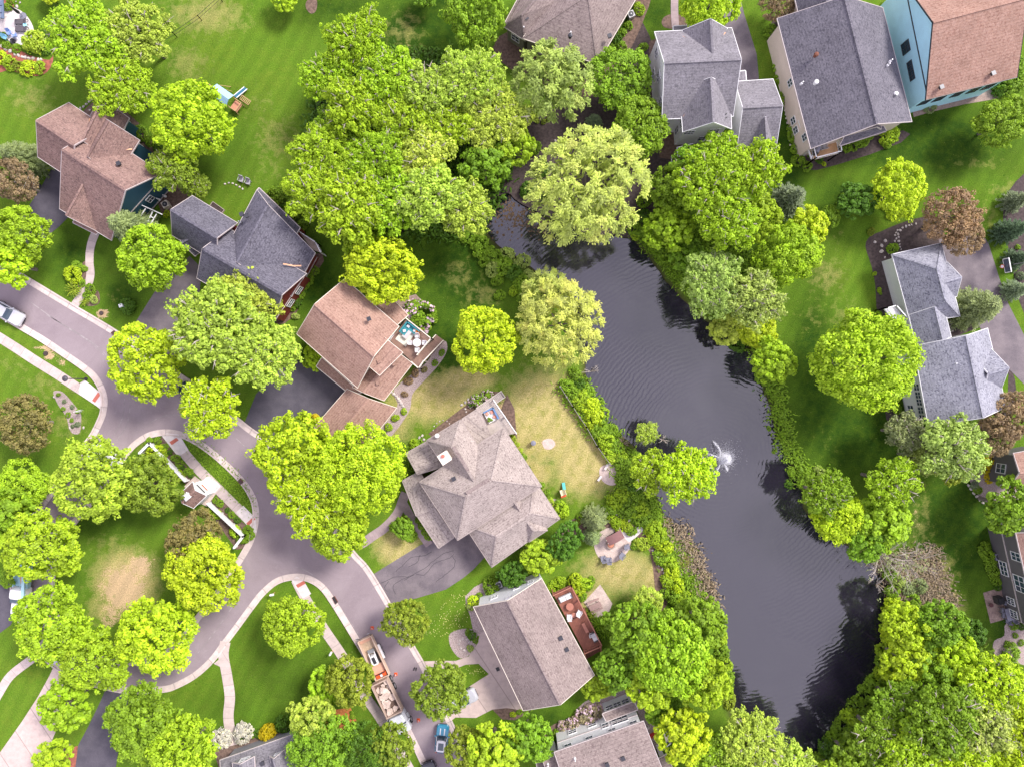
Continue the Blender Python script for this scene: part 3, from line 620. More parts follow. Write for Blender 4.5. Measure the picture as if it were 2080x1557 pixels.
def tree_mesh(kind, R0, seed):
    """crown of plan radius R0 standing on z=0, plus its trunk"""
    r = np.random.RandomState(seed); h = tree_height(R0); rz = .74*R0; zc = h - rz
    tr = MB(); ex = MB()
    if kind in ('maple', 'shade', 'crab'):
        dens = {'maple': 1.0, 'shade': 1.15, 'crab': 1.25}[kind]
        nt_ = int(15.5*R0*R0*dens + 40)
        nb = 14 + int(R0*4.5); bd = unit(r.normal(size=(nb, 3))); bd[:, 2] = np.abs(bd[:, 2])*.9-.1; bd = unit(bd); ba = .55+.45*r.rand(nb); th = 1-1.5/nb*1.6
        d = unit(r.normal(size=(nt_*2, 3))); d = d[d[:, 2] > -.42][:nt_]
        lob = (np.sqrt(np.maximum(0, (d@bd.T)-th)/(1-th))*ba[None, :]).max(1); rr = .76 + .27*lob; keep = (lob > .12) | (r.rand(len(d)) < .45); d = d[keep]; rr = rr[keep]
        rr *= (.93+.14*r.rand(len(d))); edge = 1-np.abs(d[:, 2])
        stray = r.rand(len(d)) < .10; rr[stray] *= 1+.13*edge[stray]
        cen = d*rr[:, None]*np.array([R0, R0, rz]); cen[:, 2] += zc
        trad = R0*(.075 if kind == 'maple' else .065)+.16
        per, sz = {'maple': (31, .245), 'shade': (30, .22), 'crab': (26, .20)}[kind]
        q1 = tufts(r, cen, trad*(.7+.6*r.rand(len(cen))), per, sz)
        d2 = unit(r.normal(size=(nt_//2, 3))); c2 = d2*(.35+.35*r.rand(len(d2), 1))*np.array([R0, R0, rz]); c2[:, 2] += zc
        q2 = tufts(r, c2, np.full(len(c2), trad), 9, sz*1.2)
        C, N, S, T = cat(q1, q2)
        limbs = [(unit(np.array([math.cos(a), math.sin(a), .8+.5*r.rand()])), .72) for a in np.arange(6)*1.05+r.rand()]
    elif kind in ('ash', 'cotton'):
        nl = 15 + int(R0*2.6); cs = []; rs_ = []; limbs = []
        for k in range(nl):
            a = 2*math.pi*k*.382 + r.rand()*.5; q = math.sqrt((k+.4)/nl)*.84
            z = zc + rz*(.78*math.sqrt(max(0, 1-q*q)) - .12 + .18*(r.rand()-.5)); cs.append((R0*q*math.cos(a), R0*q*math.sin(a), z)); rs_.append(R0*(.13+.13*r.rand()))
        CC = []; 
        for c_, q_ in zip(cs, rs_):
            n_ = int(30*q_*q_+10); d = unit(r.normal(size=(n_, 3))); d[:, 2] = np.abs(d[:, 2])-.3; d = unit(d)
            out = unit(np.array([[c_[0], c_[1], .25*R0]])); e = np.array(c_)+d*q_*(.75+.45*r.rand(n_, 1))*np.array([1.1, 1.1, .9])
            e += out*(r.rand(n_, 1)**3)*q_*.9; CC.append(e); limbs.append((np.array(c_), 0))
        cen = np.concatenate(CC); sz = .20 if kind == 'ash' else .225
        q1 = tufts(r, cen, (.24+.26*r.rand(len(cen)))*(1 if R0 < 6 else 1.15), 21, sz, .5)
        d2 = unit(r.normal(size=(int(1.6*R0*R0)+12, 3))); c2 = d2*(.2+.45*r.rand(len(d2), 1))*np.array([R0, R0, rz*.8]); c2[:, 2] += zc-.15*rz
        q2 = tufts(r, c2, np.full(len(c2), .5), 9, sz*1.15)
        C, N, S, T = cat(q1, q2)
        for k in range(int(nl*1.1)):      # bare grey branch ends that stick out of the leaves
            c_ = np.array(cs[k % nl]); p0 = np.array([0, 0, zc-.2*rz])*.6+c_*.4; p1 = c_*1.0 + r.normal(size=3)*.25*R0*.3
            p1[2] = c_[2] + rs_[k % nl]*1.02; p2 = p1 + np.array([c_[0], c_[1], R0*.25])*.16 + r.normal(size=3)*.1
            ex.tube([p0, p1, p2], [.15, .075, .025], 4)
            for j in range(2): ex.tube([p1, p1+np.array([c_[0]*.12, c_[1]*.12, .2*R0*.2])+r.normal(size=3)*.35], [.045, .016], 3)
    elif kind == 'willow':
        nb = int(3.0*R0*R0)+14; bd = unit(r.normal(size=(nb*2, 3))); bd = bd[bd[:, 2] > -.12][:nb]; nb = len(bd)
        bc = bd*(.76+.16*r.rand(nb, 1))*np.array([R0, R0, rz]); bc[:, 2] += zc; ns = nb*17
        kk = np.repeat(np.arange(nb), 17); d = unit(bd[kk]*.9+r.normal(size=(ns, 3))*.75); d[:, 2] = np.abs(d[:, 2])*.6; st = bc[kk]+d*.12
        m_ = 6; L = (.45+.75*r.rand(ns, 1))*(R0/7)**.3; dirs = unit(np.concatenate([d[:, :2]+bd[kk][:, :2]*.35, np.full((ns, 1), .3)], 1)); tb = r.rand(nb)
        k = (np.arange(m_)/m_)[None, :, None]
        C = st[:, None, :] + dirs[:, None, :]*L[:, None]*k; C[..., 2] -= (k[..., 0]**2)*L*.9
        C = (C + r.normal(size=C.shape)*.06).reshape(-1, 3)
        N = (np.array([0, 0, .8]) + np.repeat(d, m_, 0)*.6 + r.normal(size=C.shape)*.4); S = .17*(.7+.6*r.rand(len(C)))
        T = np.stack([np.repeat(tb[kk], m_)*.6+r.rand(len(C))*.4, np.repeat(r.rand(nb)[kk], m_)], 1)
        Dn = np.repeat(dirs, m_, 0)+r.normal(size=C.shape)*.4
        d2 = unit(r.normal(size=(ns//9, 3))); c2 = d2*(.4+.32*r.rand(len(d2), 1))*np.array([R0, R0, rz]); c2[:, 2] += zc
        q2 = tufts(r, c2, np.full(len(c2), .5), 8, .34); 
        C, N, S, T, Dn = cat((C, N, S, T, Dn), (*q2, r.normal(size=q2[0].shape)))
        me = quads_mesh('crown', C, N, S, T, [LEAF, BARKP], 2.1, ex, Dn)
        limbs = [(unit(np.array([math.cos(a), math.sin(a), .8])), .7) for a in np.arange(6)*1.05]
    elif kind in ('spruce', 'pine'):
        h = 1.7*R0 + 1.5 if kind == 'spruce' else tree_height(R0)*1.05; pts = []; dr = []; tt = []
        wh = int(h/.42); 
        for k in range(wh):
            z = h - .25 - k*(h-.8)/wh; q = (1-(z/h))**(.85 if kind == 'spruce' else .5)*R0*(.9+.2*r.rand()); nb = 7+int(q*2.4)
            for j in range(nb):
                a = 2*math.pi*(j+r.rand()*.6)/nb + k; L_ = q*(.78+.32*r.rand()); n_ = max(3, int(L_/.16)); tv = r.rand()
                for i in range(n_):
                    s_ = (i+.6)/n_; p = np.array([math.cos(a)*L_*s_, math.sin(a)*L_*s_, z - .22*L_*s_*s_+.10*s_]); w_ = .16+.30*(1-s_)*min(1, L_/1.6)
                    for sd in (-1, 1, 0):
                        pts.append(p + np.array([-math.sin(a), math.cos(a), 0])*w_*sd*.8 + r.normal(size=3)*.05)
                        dr.append([math.cos(a)-.7*sd*math.sin(a), math.sin(a)+.7*sd*math.cos(a), 0]); tt.append([tv*.6+r.rand()*.4, r.rand()*.8])
        C = np.array(pts); N = np.tile([0, 0, 1.], (len(C), 1)) + r.normal(size=C.shape)*.3; S = .19*(.8+.5*r.rand(len(C)))
        me = quads_mesh('crown', C, N, S, np.array(tt), [LEAF, BARK], 1.9, ex, np.array(dr)); limbs = []; tr.tube([(0, 0, 0), (0, 0, h*.55), (0, 0, h-.2)], [.22, .14, .03], 8)
    elif kind == 'bare':
        for a in np.arange(0, 2*math.pi, 2*math.pi/15):
            a += r.normal()*.12; L_ = R0*(.75+.3*r.rand()); p0 = np.array([0, 0, 1.2]); p1 = np.array([math.cos(a)*L_*.45, math.sin(a)*L_*.45, 2.4+R0*.5*r.rand()]); p2 = np.array([math.cos(a+.15)*L_, math.sin(a+.15)*L_, 3.0+R0*.7*r.rand()])
            tr.tube([p0, p1, p2], [.10, .055, .012], 4)
            for j in range(16):
                s_ = .25+.75*r.rand(); q = p0+(p1-p0)*min(1, s_*2) if s_ < .5 else p1+(p2-p1)*(s_-.5)*2
                e = q + np.array([math.cos(a+r.normal()*.7), math.sin(a+r.normal()*.7), .35*r.rand()])*R0*(.12+.2*r.rand()); tr.tube([q, e], [.028, .007], 3)
        c = r.normal(size=(int(5*R0*R0), 3))*np.array([R0*.38, R0*.38, .9]); c[:, 2] += 3+R0*.25
        C, N, S, T = tufts(r, c, np.full(len(c), .3), 5, .17); limbs = []
        me = quads_mesh('crown', C, N, S, T, [LEAF, BARKP], 1.4)
    if kind not in ('willow', 'spruce', 'pine', 'bare'): me = quads_mesh('crown', C, N, S, T, [LEAF, BARKP], 1.35, ex if ex.v else None)
    if kind not in ('spruce', 'pine', 'bare'):
        b0 = .045*R0+.06; zt = zc-.35*rz
        tr.tube([(0, 0, 0), (.05, 0, zt*.5), (0, .04, zt), (0, 0, zc+.1*rz)], [b0*1.25, b0, b0*.85, b0*.5], 8)
        for q, fac in limbs:
            if fac: p2 = q*np.array([R0, R0, rz])*fac; p2[2] += zc*.9
            else: p2 = q
            p1 = p2*.45+np.array([0, 0, zt])*.5; tr.tube([(0, 0, zt*.9), tuple(p1), tuple(p2)], [b0*.5, b0*.3, b0*.1], 5)
    tmesh = bpy.data.meshes.new('trunk'); tmesh.from_pydata(tr.v, [], tr.f); tmesh.materials.append(BARKP if kind == 'bare' else BARK); tmesh.update()
    return me, tmesh
PROTO = {}
def proto(kind, R0, var):
    k = (kind, R0, var)
    if k not in PROTO: PROTO[k] = tree_mesh(kind, R0, hash((kind == 'maple', R0, var)) % 9999 + sum(map(ord, kind)) + int(R0*10) + var*77)
    return PROTO[k]
NAMES = {'maple': 'maple_tree', 'shade': 'shade_tree', 'crab': 'crabapple_tree', 'ash': 'ash_tree', 'cotton': 'cottonwood_tree', 'willow': 'willow_tree', 'spruce': 'spruce_tree', 'pine': 'pine_tree', 'bare': 'bare_tree'}
ARCH = {'maple': (2.6, 4.4, 6.0), 'shade': (2.4, 3.8), 'crab': (3.8,), 'ash': (3.2, 5.0), 'cotton': (4.6, 6.2), 'willow': (4.6, 7.2), 'spruce': (2.6,), 'pine': (3.4,), 'bare': (3.6,)}
PAL = {'lime': (.44, .61, .024), 'bright': (.335, .52, .026), 'green': (.205, .365, .024), 'deep': (.085, .19, .016), 'pale': (.54, .62, .15), 'sage': (.26, .34, .15), 'yellow': (.40, .56, .05),
       'olive': (.245, .335, .032), 'bluegrey': (.20, .27, .16), 'rust': (.32, .23, .14), 'bronze': (.235, .215, .075), 'mint': (.37, .50, .12), 'gold': (.62, .52, .015), 'pink': (.34, .31, .20), 'white': (.60, .60, .58), 'twig': (.30, .25, .19), 'dkconifer': (.10, .16, .09), 'spring': (.43, .57, .08)}
rt = random.Random(11); TREES = []; GN = {'maple': 'round lime and green street and garden trees', 'shade': 'olive street trees', 'crab': 'bronze leaved ornamental trees', 'ash': 'loose tall trees round the pond', 'cotton': 'big loose crowned trees', 'willow': 'pale yellow willows', 'spruce': 'conifers', 'pine': 'grey green pines', 'bare': 'leafless trees'}
def tree(kind, px, py, rp, col, label, hz=None, lift=0.0):
    Rw = rp/15*.86; hz = hz or {'cotton': 1.22, 'ash': 1.15, 'maple': 1.05, 'willow': 1.05}.get(kind, 1.0); hz = min(hz, .98) if px < 560 or ('south east wood' in label and px < 1850) or 'shore' in label or 'beside the water' in label else hz
    for _ in range(4):
        zc = tree_height(Rw)*hz*(.55 if kind == 'spruce' else .70)
        Rw = (1.04 if kind == 'willow' else 1.0-.10*min(1, max(0, (rp-52)/25)))*rp*(H-zc)/F
    R0 = min(ARCH[kind], key=lambda q: abs(math.log(q/Rw))); v = rt.randrange(3 if kind in ('maple', 'ash', 'cotton') else 2)
    c_, t_ = proto(kind, R0, v); s = Rw/R0; p = W(px, py, zc)
    root = empty(NAMES[kind], (p.x, p.y, 0), rt.random()*6.28, label, 'tree', GN[kind])
    zs = s*(hz or 1)
    sx_, sy_ = .9+.2*rt.random(), .9+.2*rt.random(); zs *= .9+.22*rt.random()
    for nm, me_ in (('crown', c_), ('trunk', t_)):
        o = bpy.data.objects.new(nm, me_); SC.collection.objects.link(o); o.parent = root
        o.scale = (s*sx_, s*sy_, zs)
        if nm == 'crown':
            k = .92+.16*rt.random(); a = PAL[col]; o.color = (a[0]*k*(.90+.16*rt.random()), a[1]*k, a[2]*k, 1)
    TREES.append(root); return root
TL = '''
cotton 180 85 82 bright|big loose bright green tree left of the lawn with the black rail fence
cotton 285 70 76 spring|pale green loose tree beside the black rail fence at the top
ash 250 175 72 bright|loose green tree behind the brown shingle house overhanging its north wing
maple 383 245 92 lime|lime yellow round tree between the brown shingle house and the playset
maple 575 -12 30 lime|lime tree cut by the top edge above the dark lawn
maple 962 28 64 green|round green tree at the top left of the tan roofed house
maple 862 -14 26 green|small green crown cut by the top edge beside the dark lawn
maple 92 -22 20 lime|small lime crown cut by the top edge right of the round patio
pine 26 312 44 sage|grey green conifer at the left edge below the lawn
crab 28 368 46 rust|brown leaved tree at the left edge beside the basketball hoop
maple 42 475 58 bright|bright green tree over the driveway at the left edge
maple 22 535 48 lime|lime tree over the kerb at the left edge above the silver car
pine 258 460 56 sage|dull grey green tree touching the brown shingle house roof
maple 312 522 74 bright|bright round tree between the curved path and the slate roof house
maple 292 732 86 lime|lime tree over the road bend above the flower bed
cotton 450 665 96 spring|large pale green tree over the slate house driveway
cotton 540 715 86 spring|large pale green tree touching the brown house driveway
cotton 500 610 74 spring|tall pale tree over the lower roof of the slate house
ash 440 826 66 lime|sparse lime tree with bare grey branches hanging over the road
ash 355 345 48 olive|olive tree by the navy gable of the brown shingle house
ash 395 375 32 olive|small olive tree between the navy gable and the slate roof
maple 185 972 88 yellow|yellow lime tree over the west side street
shade 300 985 62 olive|dark olive tree inside the island behind the white fence
crab 391 1093 58 bronze|brown bronze tree on the island behind the white fence
maple 415 1166 86 lime|lime tree at the lower right corner of the island
maple 80 1106 78 bright|large bright tree over the blue truck
maple 36 990 58 bright|bright tree at the left edge above the blue truck
maple 30 1040 50 green|green tree at the left edge behind the side street
crab 48 862 60 bronze|dark bronze tree at the left edge of the west lawn
maple 98 1270 82 bright|broad bright tree left of the island over the side street
maple 190 1338 70 bright|bright tree at the lower left corner of the island
maple 317 1293 80 lime|lime tree at the bottom of the island over the road bend
maple 140 1426 46 bright|small bright tree between the two pale driveways
maple 108 1540 38 bright|small bright tree at the bottom edge beside the pale driveway
maple 284 1475 76 green|green tree right of the dark driveway at the bottom
maple 375 1522 74 bright|bright tree at the bottom edge left of the curved path
maple 3 1178 18 green|small green crown at the left edge beside the blue truck
maple 592 1270 60 bright|round tree standing alone on the striped mown lawn
shade 824 1263 50 olive|round olive tree at the kerb beside the cracked driveway
shade 894 1403 57 olive|round olive tree at the kerb between the dump truck and the pale driveway
shade 712 1382 54 olive|round olive tree over the pavement beside the loaded trailer
maple 662 1392 38 bright|small green tree left of the olive tree by the trailer
maple 636 1448 44 spring|pale lime tree left of the orange mulch bed
maple 650 1512 64 green|green tree below the orange mulch bed
crab 742 1520 46 deep|dark green tree at the bottom edge below the orange bed
shade 792 1520 50 olive|olive tree at the bottom edge left of the dump truck street
shade 950 1520 48 olive|olive tree hanging over the blue convertible
maple 1003 1522 52 bright|bright tree at the bottom edge right of the blue convertible
maple 1075 1500 44 green|feathery green tree left of the white walled house
maple 598 925 88 lime|lime tree left of the pair over the brown house garage
maple 728 955 94 lime|lime tree right of the pair left of the tan hip roof house
ash 640 1010 82 lime|loose lime tree overhanging the road in the middle
maple 690 1078 62 bright|bright tree above the small lawn of the cracked driveway
maple 775 550 79 lime|dense lime tree behind the brown house with the turquoise sofa
maple 985 690 76 lime|dense lime tree between the brown house and the pale willow
willow 1140 655 96 pale|pale yellow willow leaning over the west bank of the pond
willow 1108 590 52 pale|smaller pale willow above the leaning willow on the west bank
willow 1195 372 126 pale|huge pale yellow willow at the north end of the pond
ash 730 95 70 bright|top pointed bright tree of the north wood
ash 672 165 54 bright|loose tree at the left corner of the north wood
ash 795 165 62 bright|loose tree second from the top of the north wood
ash 868 195 58 spring|pale tree in the upper middle of the north wood
ash 955 165 74 spring|pale loose tree at the top right of the north wood
ash 1000 235 70 spring|pale tree at the right side of the north wood
ash 820 250 58 bright|bright tree in the heart of the north wood
ash 905 265 58 bright|bright tree in the middle right of the north wood
ash 722 232 62 bright|bright tree on the left side of the north wood
ash 662 318 80 bright|bright tree with grey branches at the left bulge of the north wood
ash 768 330 72 bright|bright tree in the middle of the north wood below the dark gap
ash 858 322 66 spring|yellow green tree with grey twigs in the middle of the north wood
ash 645 400 62 bright|bright tree at the lower left of the north wood beside the slate roof
ash 720 432 68 bright|bright tree overhanging the deck of the slate roof house
ash 800 410 62 bright|bright tree at the lower middle of the north wood
ash 878 408 64 spring|pale tree at the lower right of the north wood
ash 948 430 52 spring|pale drooping tree at the marsh corner of the pond
maple 1035 290 48 bright|bright round tree at the right edge of the north wood
maple 985 345 50 green|green tree above the marsh corner of the pond
maple 1012 322 34 deep|dark tree beside the bright one at the edge of the wood
maple 740 480 40 bright|bright crown between the wood and the dense lime tree
ash 690 275 46 green|green tree in the dark gap on the left of the north wood
willow 1125 165 82 mint|pale green willow like tree below the tan roof house
maple 1442 10 62 lime|lime tree at the top edge over the round mulch bed
crab 1585 2 34 rust|brown leaved crown at the top left corner of the long grey roof
maple 1262 157 62 green|dark green tree between the tan roof and the white house
maple 1300 256 66 green|glossy green tree below left of the white house
spruce 1210 238 20 bluegrey|small blue grey spruce above the huge willow
cotton 1440 385 84 bright|large bright tree at the north east corner of the pond
maple 1375 385 56 green|green tree left of the large bright one below the white house
ash 1520 355 62 bright|bright tree below the white house wing
ash 1455 320 46 bright|loose tree against the lower roof of the white house
ash 1400 345 42 green|green tree under the white house porch
maple 1360 462 50 bright|bright tree at the water on the north bank
ash 1470 462 62 bright|bright tree in the middle of the east bank wood
maple 1545 445 42 bright|bright crown left of the blue grey spruce
spruce 1613 398 46 bluegrey|tall blue grey spruce right of the east bank wood
maple 1600 520 62 bright|bright tree at the edge of the big east lawn
maple 1640 462 40 lime|lime crown below the blue grey spruce
ash 1450 575 74 mint|pale tree with bare grey branches over the pond
ash 1520 610 56 mint|pale green tree on the east bank below the bright wood
maple 1478 665 34 spring|small pale crown reaching over the water on the east bank
maple 1540 668 38 lime|lime crown on the east bank
maple 1571 731 44 bright|round green tree alone on the east bank
maple 1398 520 36 green|green crown at the water below the large bright tree
maple 1836 382 56 lime|lime round tree on the far east lawn
maple 1742 405 38 deep|dark green tree left of the lime tree on the east lawn
maple 1692 437 21 green|small green tree at the end of the east lawn hedge
crab 1930 440 56 rust|rusty brown tree over the drive of the grey roofed house
crab 1958 482 40 rust|lower rusty crown beside the east driveway
maple 2048 240 56 green|round dark green tree at the right edge below the salmon roof
maple 1757 732 108 bright|big round tree in front of the white walled east house
pine 2003 622 51 sage|olive conifer in the forecourt of the east house
spruce 2078 402 30 bluegrey|topmost blue conifer at the right edge
pine 2072 462 32 dkconifer|second conifer from the top at the right edge
spruce 2080 522 26 dkconifer|third dark conifer from the top at the right edge
spruce 2076 586 28 bluegrey|lowest blue conifer at the right edge
crab 2040 840 52 rust|rusty tree right of the east house
crab 2022 888 40 rust|lower rusty tree above the taupe gable
ash 1835 878 42 sage|pale sage tree below the white wall of the east house
ash 1912 905 62 mint|pale mint tree below the east house roof
ash 1868 928 40 mint|pale mint crown hanging lowest below the east house
shade 1938 945 34 olive|small olive tree beside the rock edged bed
maple 2046 1025 50 green|green tree below the taupe gable
ash 1668 1000 46 green|green tree nearest the water on the south east bank
maple 1700 1050 56 lime|lime tree at the middle of the south east bank
ash 1800 975 54 bright|half bare tree on the south east bank
maple 1790 1062 52 bright|bright tree on the right of the south east bank
maple 1752 1095 40 green|green crown at the waterline of the south east bank
bare 1822 1140 58 sage|leafless grey tree on the south east bank
bare 1865 1150 46 sage|leafless pale shrub like tree right of the grey one
maple 1838 1270 50 lime|yellow lime tree at the top of the south east wood
maple 1905 1262 46 green|green tree at the top right of the south east wood
maple 1835 1340 48 lime|lime tree on the left edge of the south east wood
maple 1940 1340 50 lime|yellow green tree on the right edge of the south east wood
maple 1890 1375 52 green|green tree in the upper middle of the south east wood
cotton 2015 1395 70 lime|lime tree below the gravel bed at the right edge
ash 1820 1425 56 green|green tree at the left shoulder of the south east wood
cotton 1905 1450 78 green|large green tree in the middle of the south east wood
cotton 1990 1475 80 mint|pale green tree right of the middle of the south east wood
cotton 2065 1475 72 lime|lime tree at the right edge near the bottom
ash 1780 1490 58 green|green tree at the lower left of the south east wood
cotton 1850 1540 76 bright|bright tree at the bottom edge of the south east wood
cotton 1945 1555 74 lime|lime tree at the bottom edge right of the middle
cotton 2050 1560 72 lime|lime tree in the bottom right corner
maple 1730 1540 46 green|green crown at the bottom beside the dark reflection
maple 1700 1575 40 bright|bright crown cut by the bottom edge beside the water
maple 1975 1290 30 deep|dark shrub like tree beside the patio lawn
maple 1365 1330 88 bright|largest bright tree of the wood beside the deck house
maple 1420 1262 52 green|green tree on the water side of the deck house wood
maple 1425 1378 50 bright|bright tree at the water below the deck house wood
maple 1280 1262 52 green|green tree right of the deck house patio
maple 1312 1235 38 spring|pale crown at the top of the deck house wood
maple 1258 1352 45 green|green tree right of the lower deck stairs
maple 1215 1388 32 bright|bright crown above the pink lilacs
maple 1320 1385 52 bright|bright tree at the bottom of the deck house wood
maple 1345 1440 36 green|dark green tree right of the white walled house
maple 1390 1490 54 lime|lime tree right of the white walled house
cotton 1530 1505 74 spring|pale tree at the bottom shore of the pond
ash 1480 1540 54 green|green tree at the bottom edge left of the pale shore tree
ash 1590 1545 50 spring|pale crown at the bottom shore nearest the dark reflection
maple 1440 1530 40 bright|bright crown at the bottom edge beside the lime tree
ash 1390 960 60 lime|bright tree leaning over the water beside the fountain
ash 1325 958 42 bright|bright tree behind the one leaning over the fountain water
ash 1316 880 22 spring|thin pale tree leaning out over the pond
spruce 1212 1058 34 sage|grey green spruce beside the garden fire pit
spruce 1205 1095 24 sage|smaller grey green spruce left of the garden fire pit
shade 1148 1100 36 deep|dark green tree left of the garden fire pit
maple 1098 1128 38 bright|bright tree between the tan hip roof and the fire pit
maple 1080 1118 24 green|green tree touching the tan hip roof garage
maple 1040 1165 27 deep|dark green tree above the deck house gable
maple 818 1075 22 green|small green tree between the two forked paths
maple 640 725 24 lime|small lime crown at the lower eave of the brown house
'''
for ln_ in TL.strip().split('\n'):
    a_, lab = ln_.split('|'); k_, x_, y_, r_, c_ = a_.split(); 
    hz = .8 if k_ in ('maple',) and float(r_) < 40 else None
    tree(k_, float(x_), float(y_), float(r_), c_, lab, hz)

# shrubs: every one an object, named by the bed it grows in
BUSH = {}
FLOWER = mat('lilac_blossom', (.58, .36, .46), (.66, .52, .58), 2.0, .8)
def bush_mesh(kind, var):
    k = (kind, var)
    if k in BUSH: return BUSH[k]
    r = np.random.RandomState(500+var*13+sum(map(ord, kind)))
    n = {'b': 85, 'f': 95, 'h': 120, 'g': 46}[kind]; d = unit(r.normal(size=(n, 3))); d[:, 2] = np.abs(d[:, 2]); nb = 6; bd = unit(r.normal(size=(nb, 3))); bd[:, 2] = abs(bd[:, 2]); bd = unit(bd)
    rr = .78+.28*np.maximum(0, (d@bd.T)-.6).max(1)/.4+.08*r.rand(n)
    cen = d*rr[:, None]*np.array([1, 1, .8]); cen[:, 2] += .18
    if kind == 'g':
        m_ = 9; a = r.rand(n)*6.28; L = .7+.5*r.rand(n); s = (np.arange(m_)+.5)/m_
        C = np.stack([np.cos(a)[:, None]*L[:, None]*s, np.sin(a)[:, None]*L[:, None]*s, .9*np.sin(s*2.2)[None, :]*np.ones((n, 1))*(.6+.5*r.rand(n, 1))], 2).reshape(-1, 3)
        N = np.array([0, 0, 1.])+r.normal(size=C.shape)*.4; S = np.full(len(C), .13); T = np.stack([np.repeat(r.rand(n), m_), r.rand(len(C))], 1)
        me = quads_mesh('shrub', C, N, S, T, [LEAF], 1.8, None, np.repeat(np.stack([np.cos(a), np.sin(a), 0*a], 1), m_, 0))
    else:
        C, N, S, T = tufts(r, cen, .17+.12*r.rand(n), 13, .17); me = quads_mesh('shrub', C, N, S, T, [LEAF, FLOWER] if kind == 'f' else [LEAF], 1.3)
        if kind == 'f': me.polygons.foreach_set('material_index', ((np.repeat(r.rand(n), 13)*.7+r.rand(n*13)*.3) > .60).astype(int))
    BUSH[k] = me; return me
ORD = ['first', 'second', 'third', 'fourth', 'fifth', 'sixth', 'seventh', 'eighth', 'ninth', 'tenth', 'eleventh', 'twelfth', 'thirteenth', 'fourteenth', 'fifteenth', 'sixteenth', 'seventeenth', 'eighteenth', 'nineteenth', 'twentieth']
rb = random.Random(5)
def axis_sort(pts):
    xs = [p[0] for p in pts]; ys = [p[1] for p in pts]
    if max(xs)-min(xs) >= max(ys)-min(ys): return sorted(pts, key=lambda p: p[0]), 'from the left'
    return sorted(pts, key=lambda p: p[1]), 'from the top'
def place_bush(x, y, rp, col, kind, label, group, name='shrub', squash=1.0):
    Rw = rp*(H-Rw0(rp))/F; o = bpy.data.objects.new(name, bush_mesh(kind, rb.randrange(3))); SC.collection.objects.link(o)
    p = W(x, y, Rw0(rp)); o.location = (p.x, p.y, min(0, ground_z(p.x, p.y))); o.rotation_euler = (0, 0, rb.random()*6.28); o.scale = (Rw*(.92+.16*rb.random()), Rw*(.92+.16*rb.random()), Rw*(.85+.3*rb.random())*squash)
    a = PAL[col]; k = .88+.24*rb.random(); o.color = (a[0]*k, a[1]*k, a[2]*k, 1); return tag(o, label, name.replace('_', ' '), group)
def Rw0(rp): return rp/15*.5
def ground_z(x, y):
    j = np.clip(np.searchsorted(gx, x), 1, len(gx)-1); i = np.clip(np.searchsorted(gy, y), 1, len(gy)-1); return float(GZ[i, j])
def shrubs(adj, where, group, pts, kind='b', name='shrub'):
    """pts: (px, py, radius px, colour); each gets its ordinal along the row in its label"""
    s_, how = axis_sort(pts)
    for i, q in enumerate(s_):
        c = q[3]; lab = f'{adj} {name.replace("_", " ")} {where}' if len(s_) == 1 else f'{ORD[i]} {adj} {name.replace("_", " ")} {how} {where}'
        if len(s_) > 1 and i == len(s_)-1: lab = f'last {adj} {name.replace("_", " ")} {how} {where}'
        place_bush(q[0], q[1], q[2], c, kind, lab, group, name)
shrubs('round golden green', 'beside the top left patio', 'patio shrubs', [(68, 85, 20, 'yellow')], 'h')
shrubs('leafy', 'in the red mulch bed below the rocks', 'patio shrubs', [(3, 118, 12, 'lime'), (17, 127, 13, 'bright'), (37, 134, 10, 'olive'), (55, 137, 15, 'lime'), (79, 137, 11, 'bright')])
shrubs('low', 'at the upper edge of the red mulch bed', 'patio shrubs', [(12, 92, 8, 'green'), (32, 98, 8, 'green'), (5, 72, 7, 'green'), (14, 14, 9, 'green'), (20, 3, 6, 'green'), (60, 101, 9, 'deep'), (92, 103, 9, 'deep')])
shrubs('small', 'in the long flower bed of the west lawn', 'flower bed tufts', [(118, 801, 4, 'green'), (130, 815, 4, 'bluegrey'), (128, 830, 4, 'green'), (146, 826, 4, 'bluegrey'), (138, 842, 5, 'green'), (157, 835, 4, 'green'), (147, 865, 4, 'bluegrey'), (157, 861, 5, 'bluegrey'), (145, 853, 4, 'green')], 'b')
shrubs('green', 'left of the curved path of the brown shingle house', 'path side plants', [(147, 557, 16, 'lime'), (155, 540, 9, 'green'), (169, 545, 7, 'green'), (166, 575, 7, 'green')])
shrubs('grassy', 'at the foot of the curved path', 'path side plants', [(150, 588, 15, 'olive'), (172, 613, 9, 'olive')], 'g')
shrubs('leafy', 'right of the curved path of the brown shingle house', 'path side plants', [(182, 588, 11, 'green'), (189, 608, 8, 'mint'), (178, 600, 9, 'green')])
shrubs('low round', 'in a lawn ring left of the slate house drive', 'lawn ring shrubs', [(258, 622, 14, 'deep')], 'h')
shrubs('garden', 'beside the brown shingle house', 'shrubs of the brown shingle house', [(94, 336, 9, 'lime'), (285, 270, 14, 'green'), (310, 287, 13, 'green'), (322, 302, 10, 'deep'), (270, 282, 9, 'deep'), (338, 435, 7, 'lime')])
shrubs('garden', 'behind the slate roof house', 'shrubs of the slate house', [(562, 398, 20, 'green'), (592, 432, 18, 'green'), (575, 420, 12, 'deep'), (590, 418, 12, 'green'), (615, 455, 12, 'green')])
shrubs('garden', 'between the slate house and the brown house', 'shrubs of the slate house', [(637, 550, 9, 'green'), (627, 567, 10, 'green'), (620, 580, 9, 'green'), (608, 600, 11, 'green'), (602, 615, 10, 'deep'), (590, 622, 10, 'green'), (600, 642, 7, 'mint'), (614, 590, 7, 'deep')])
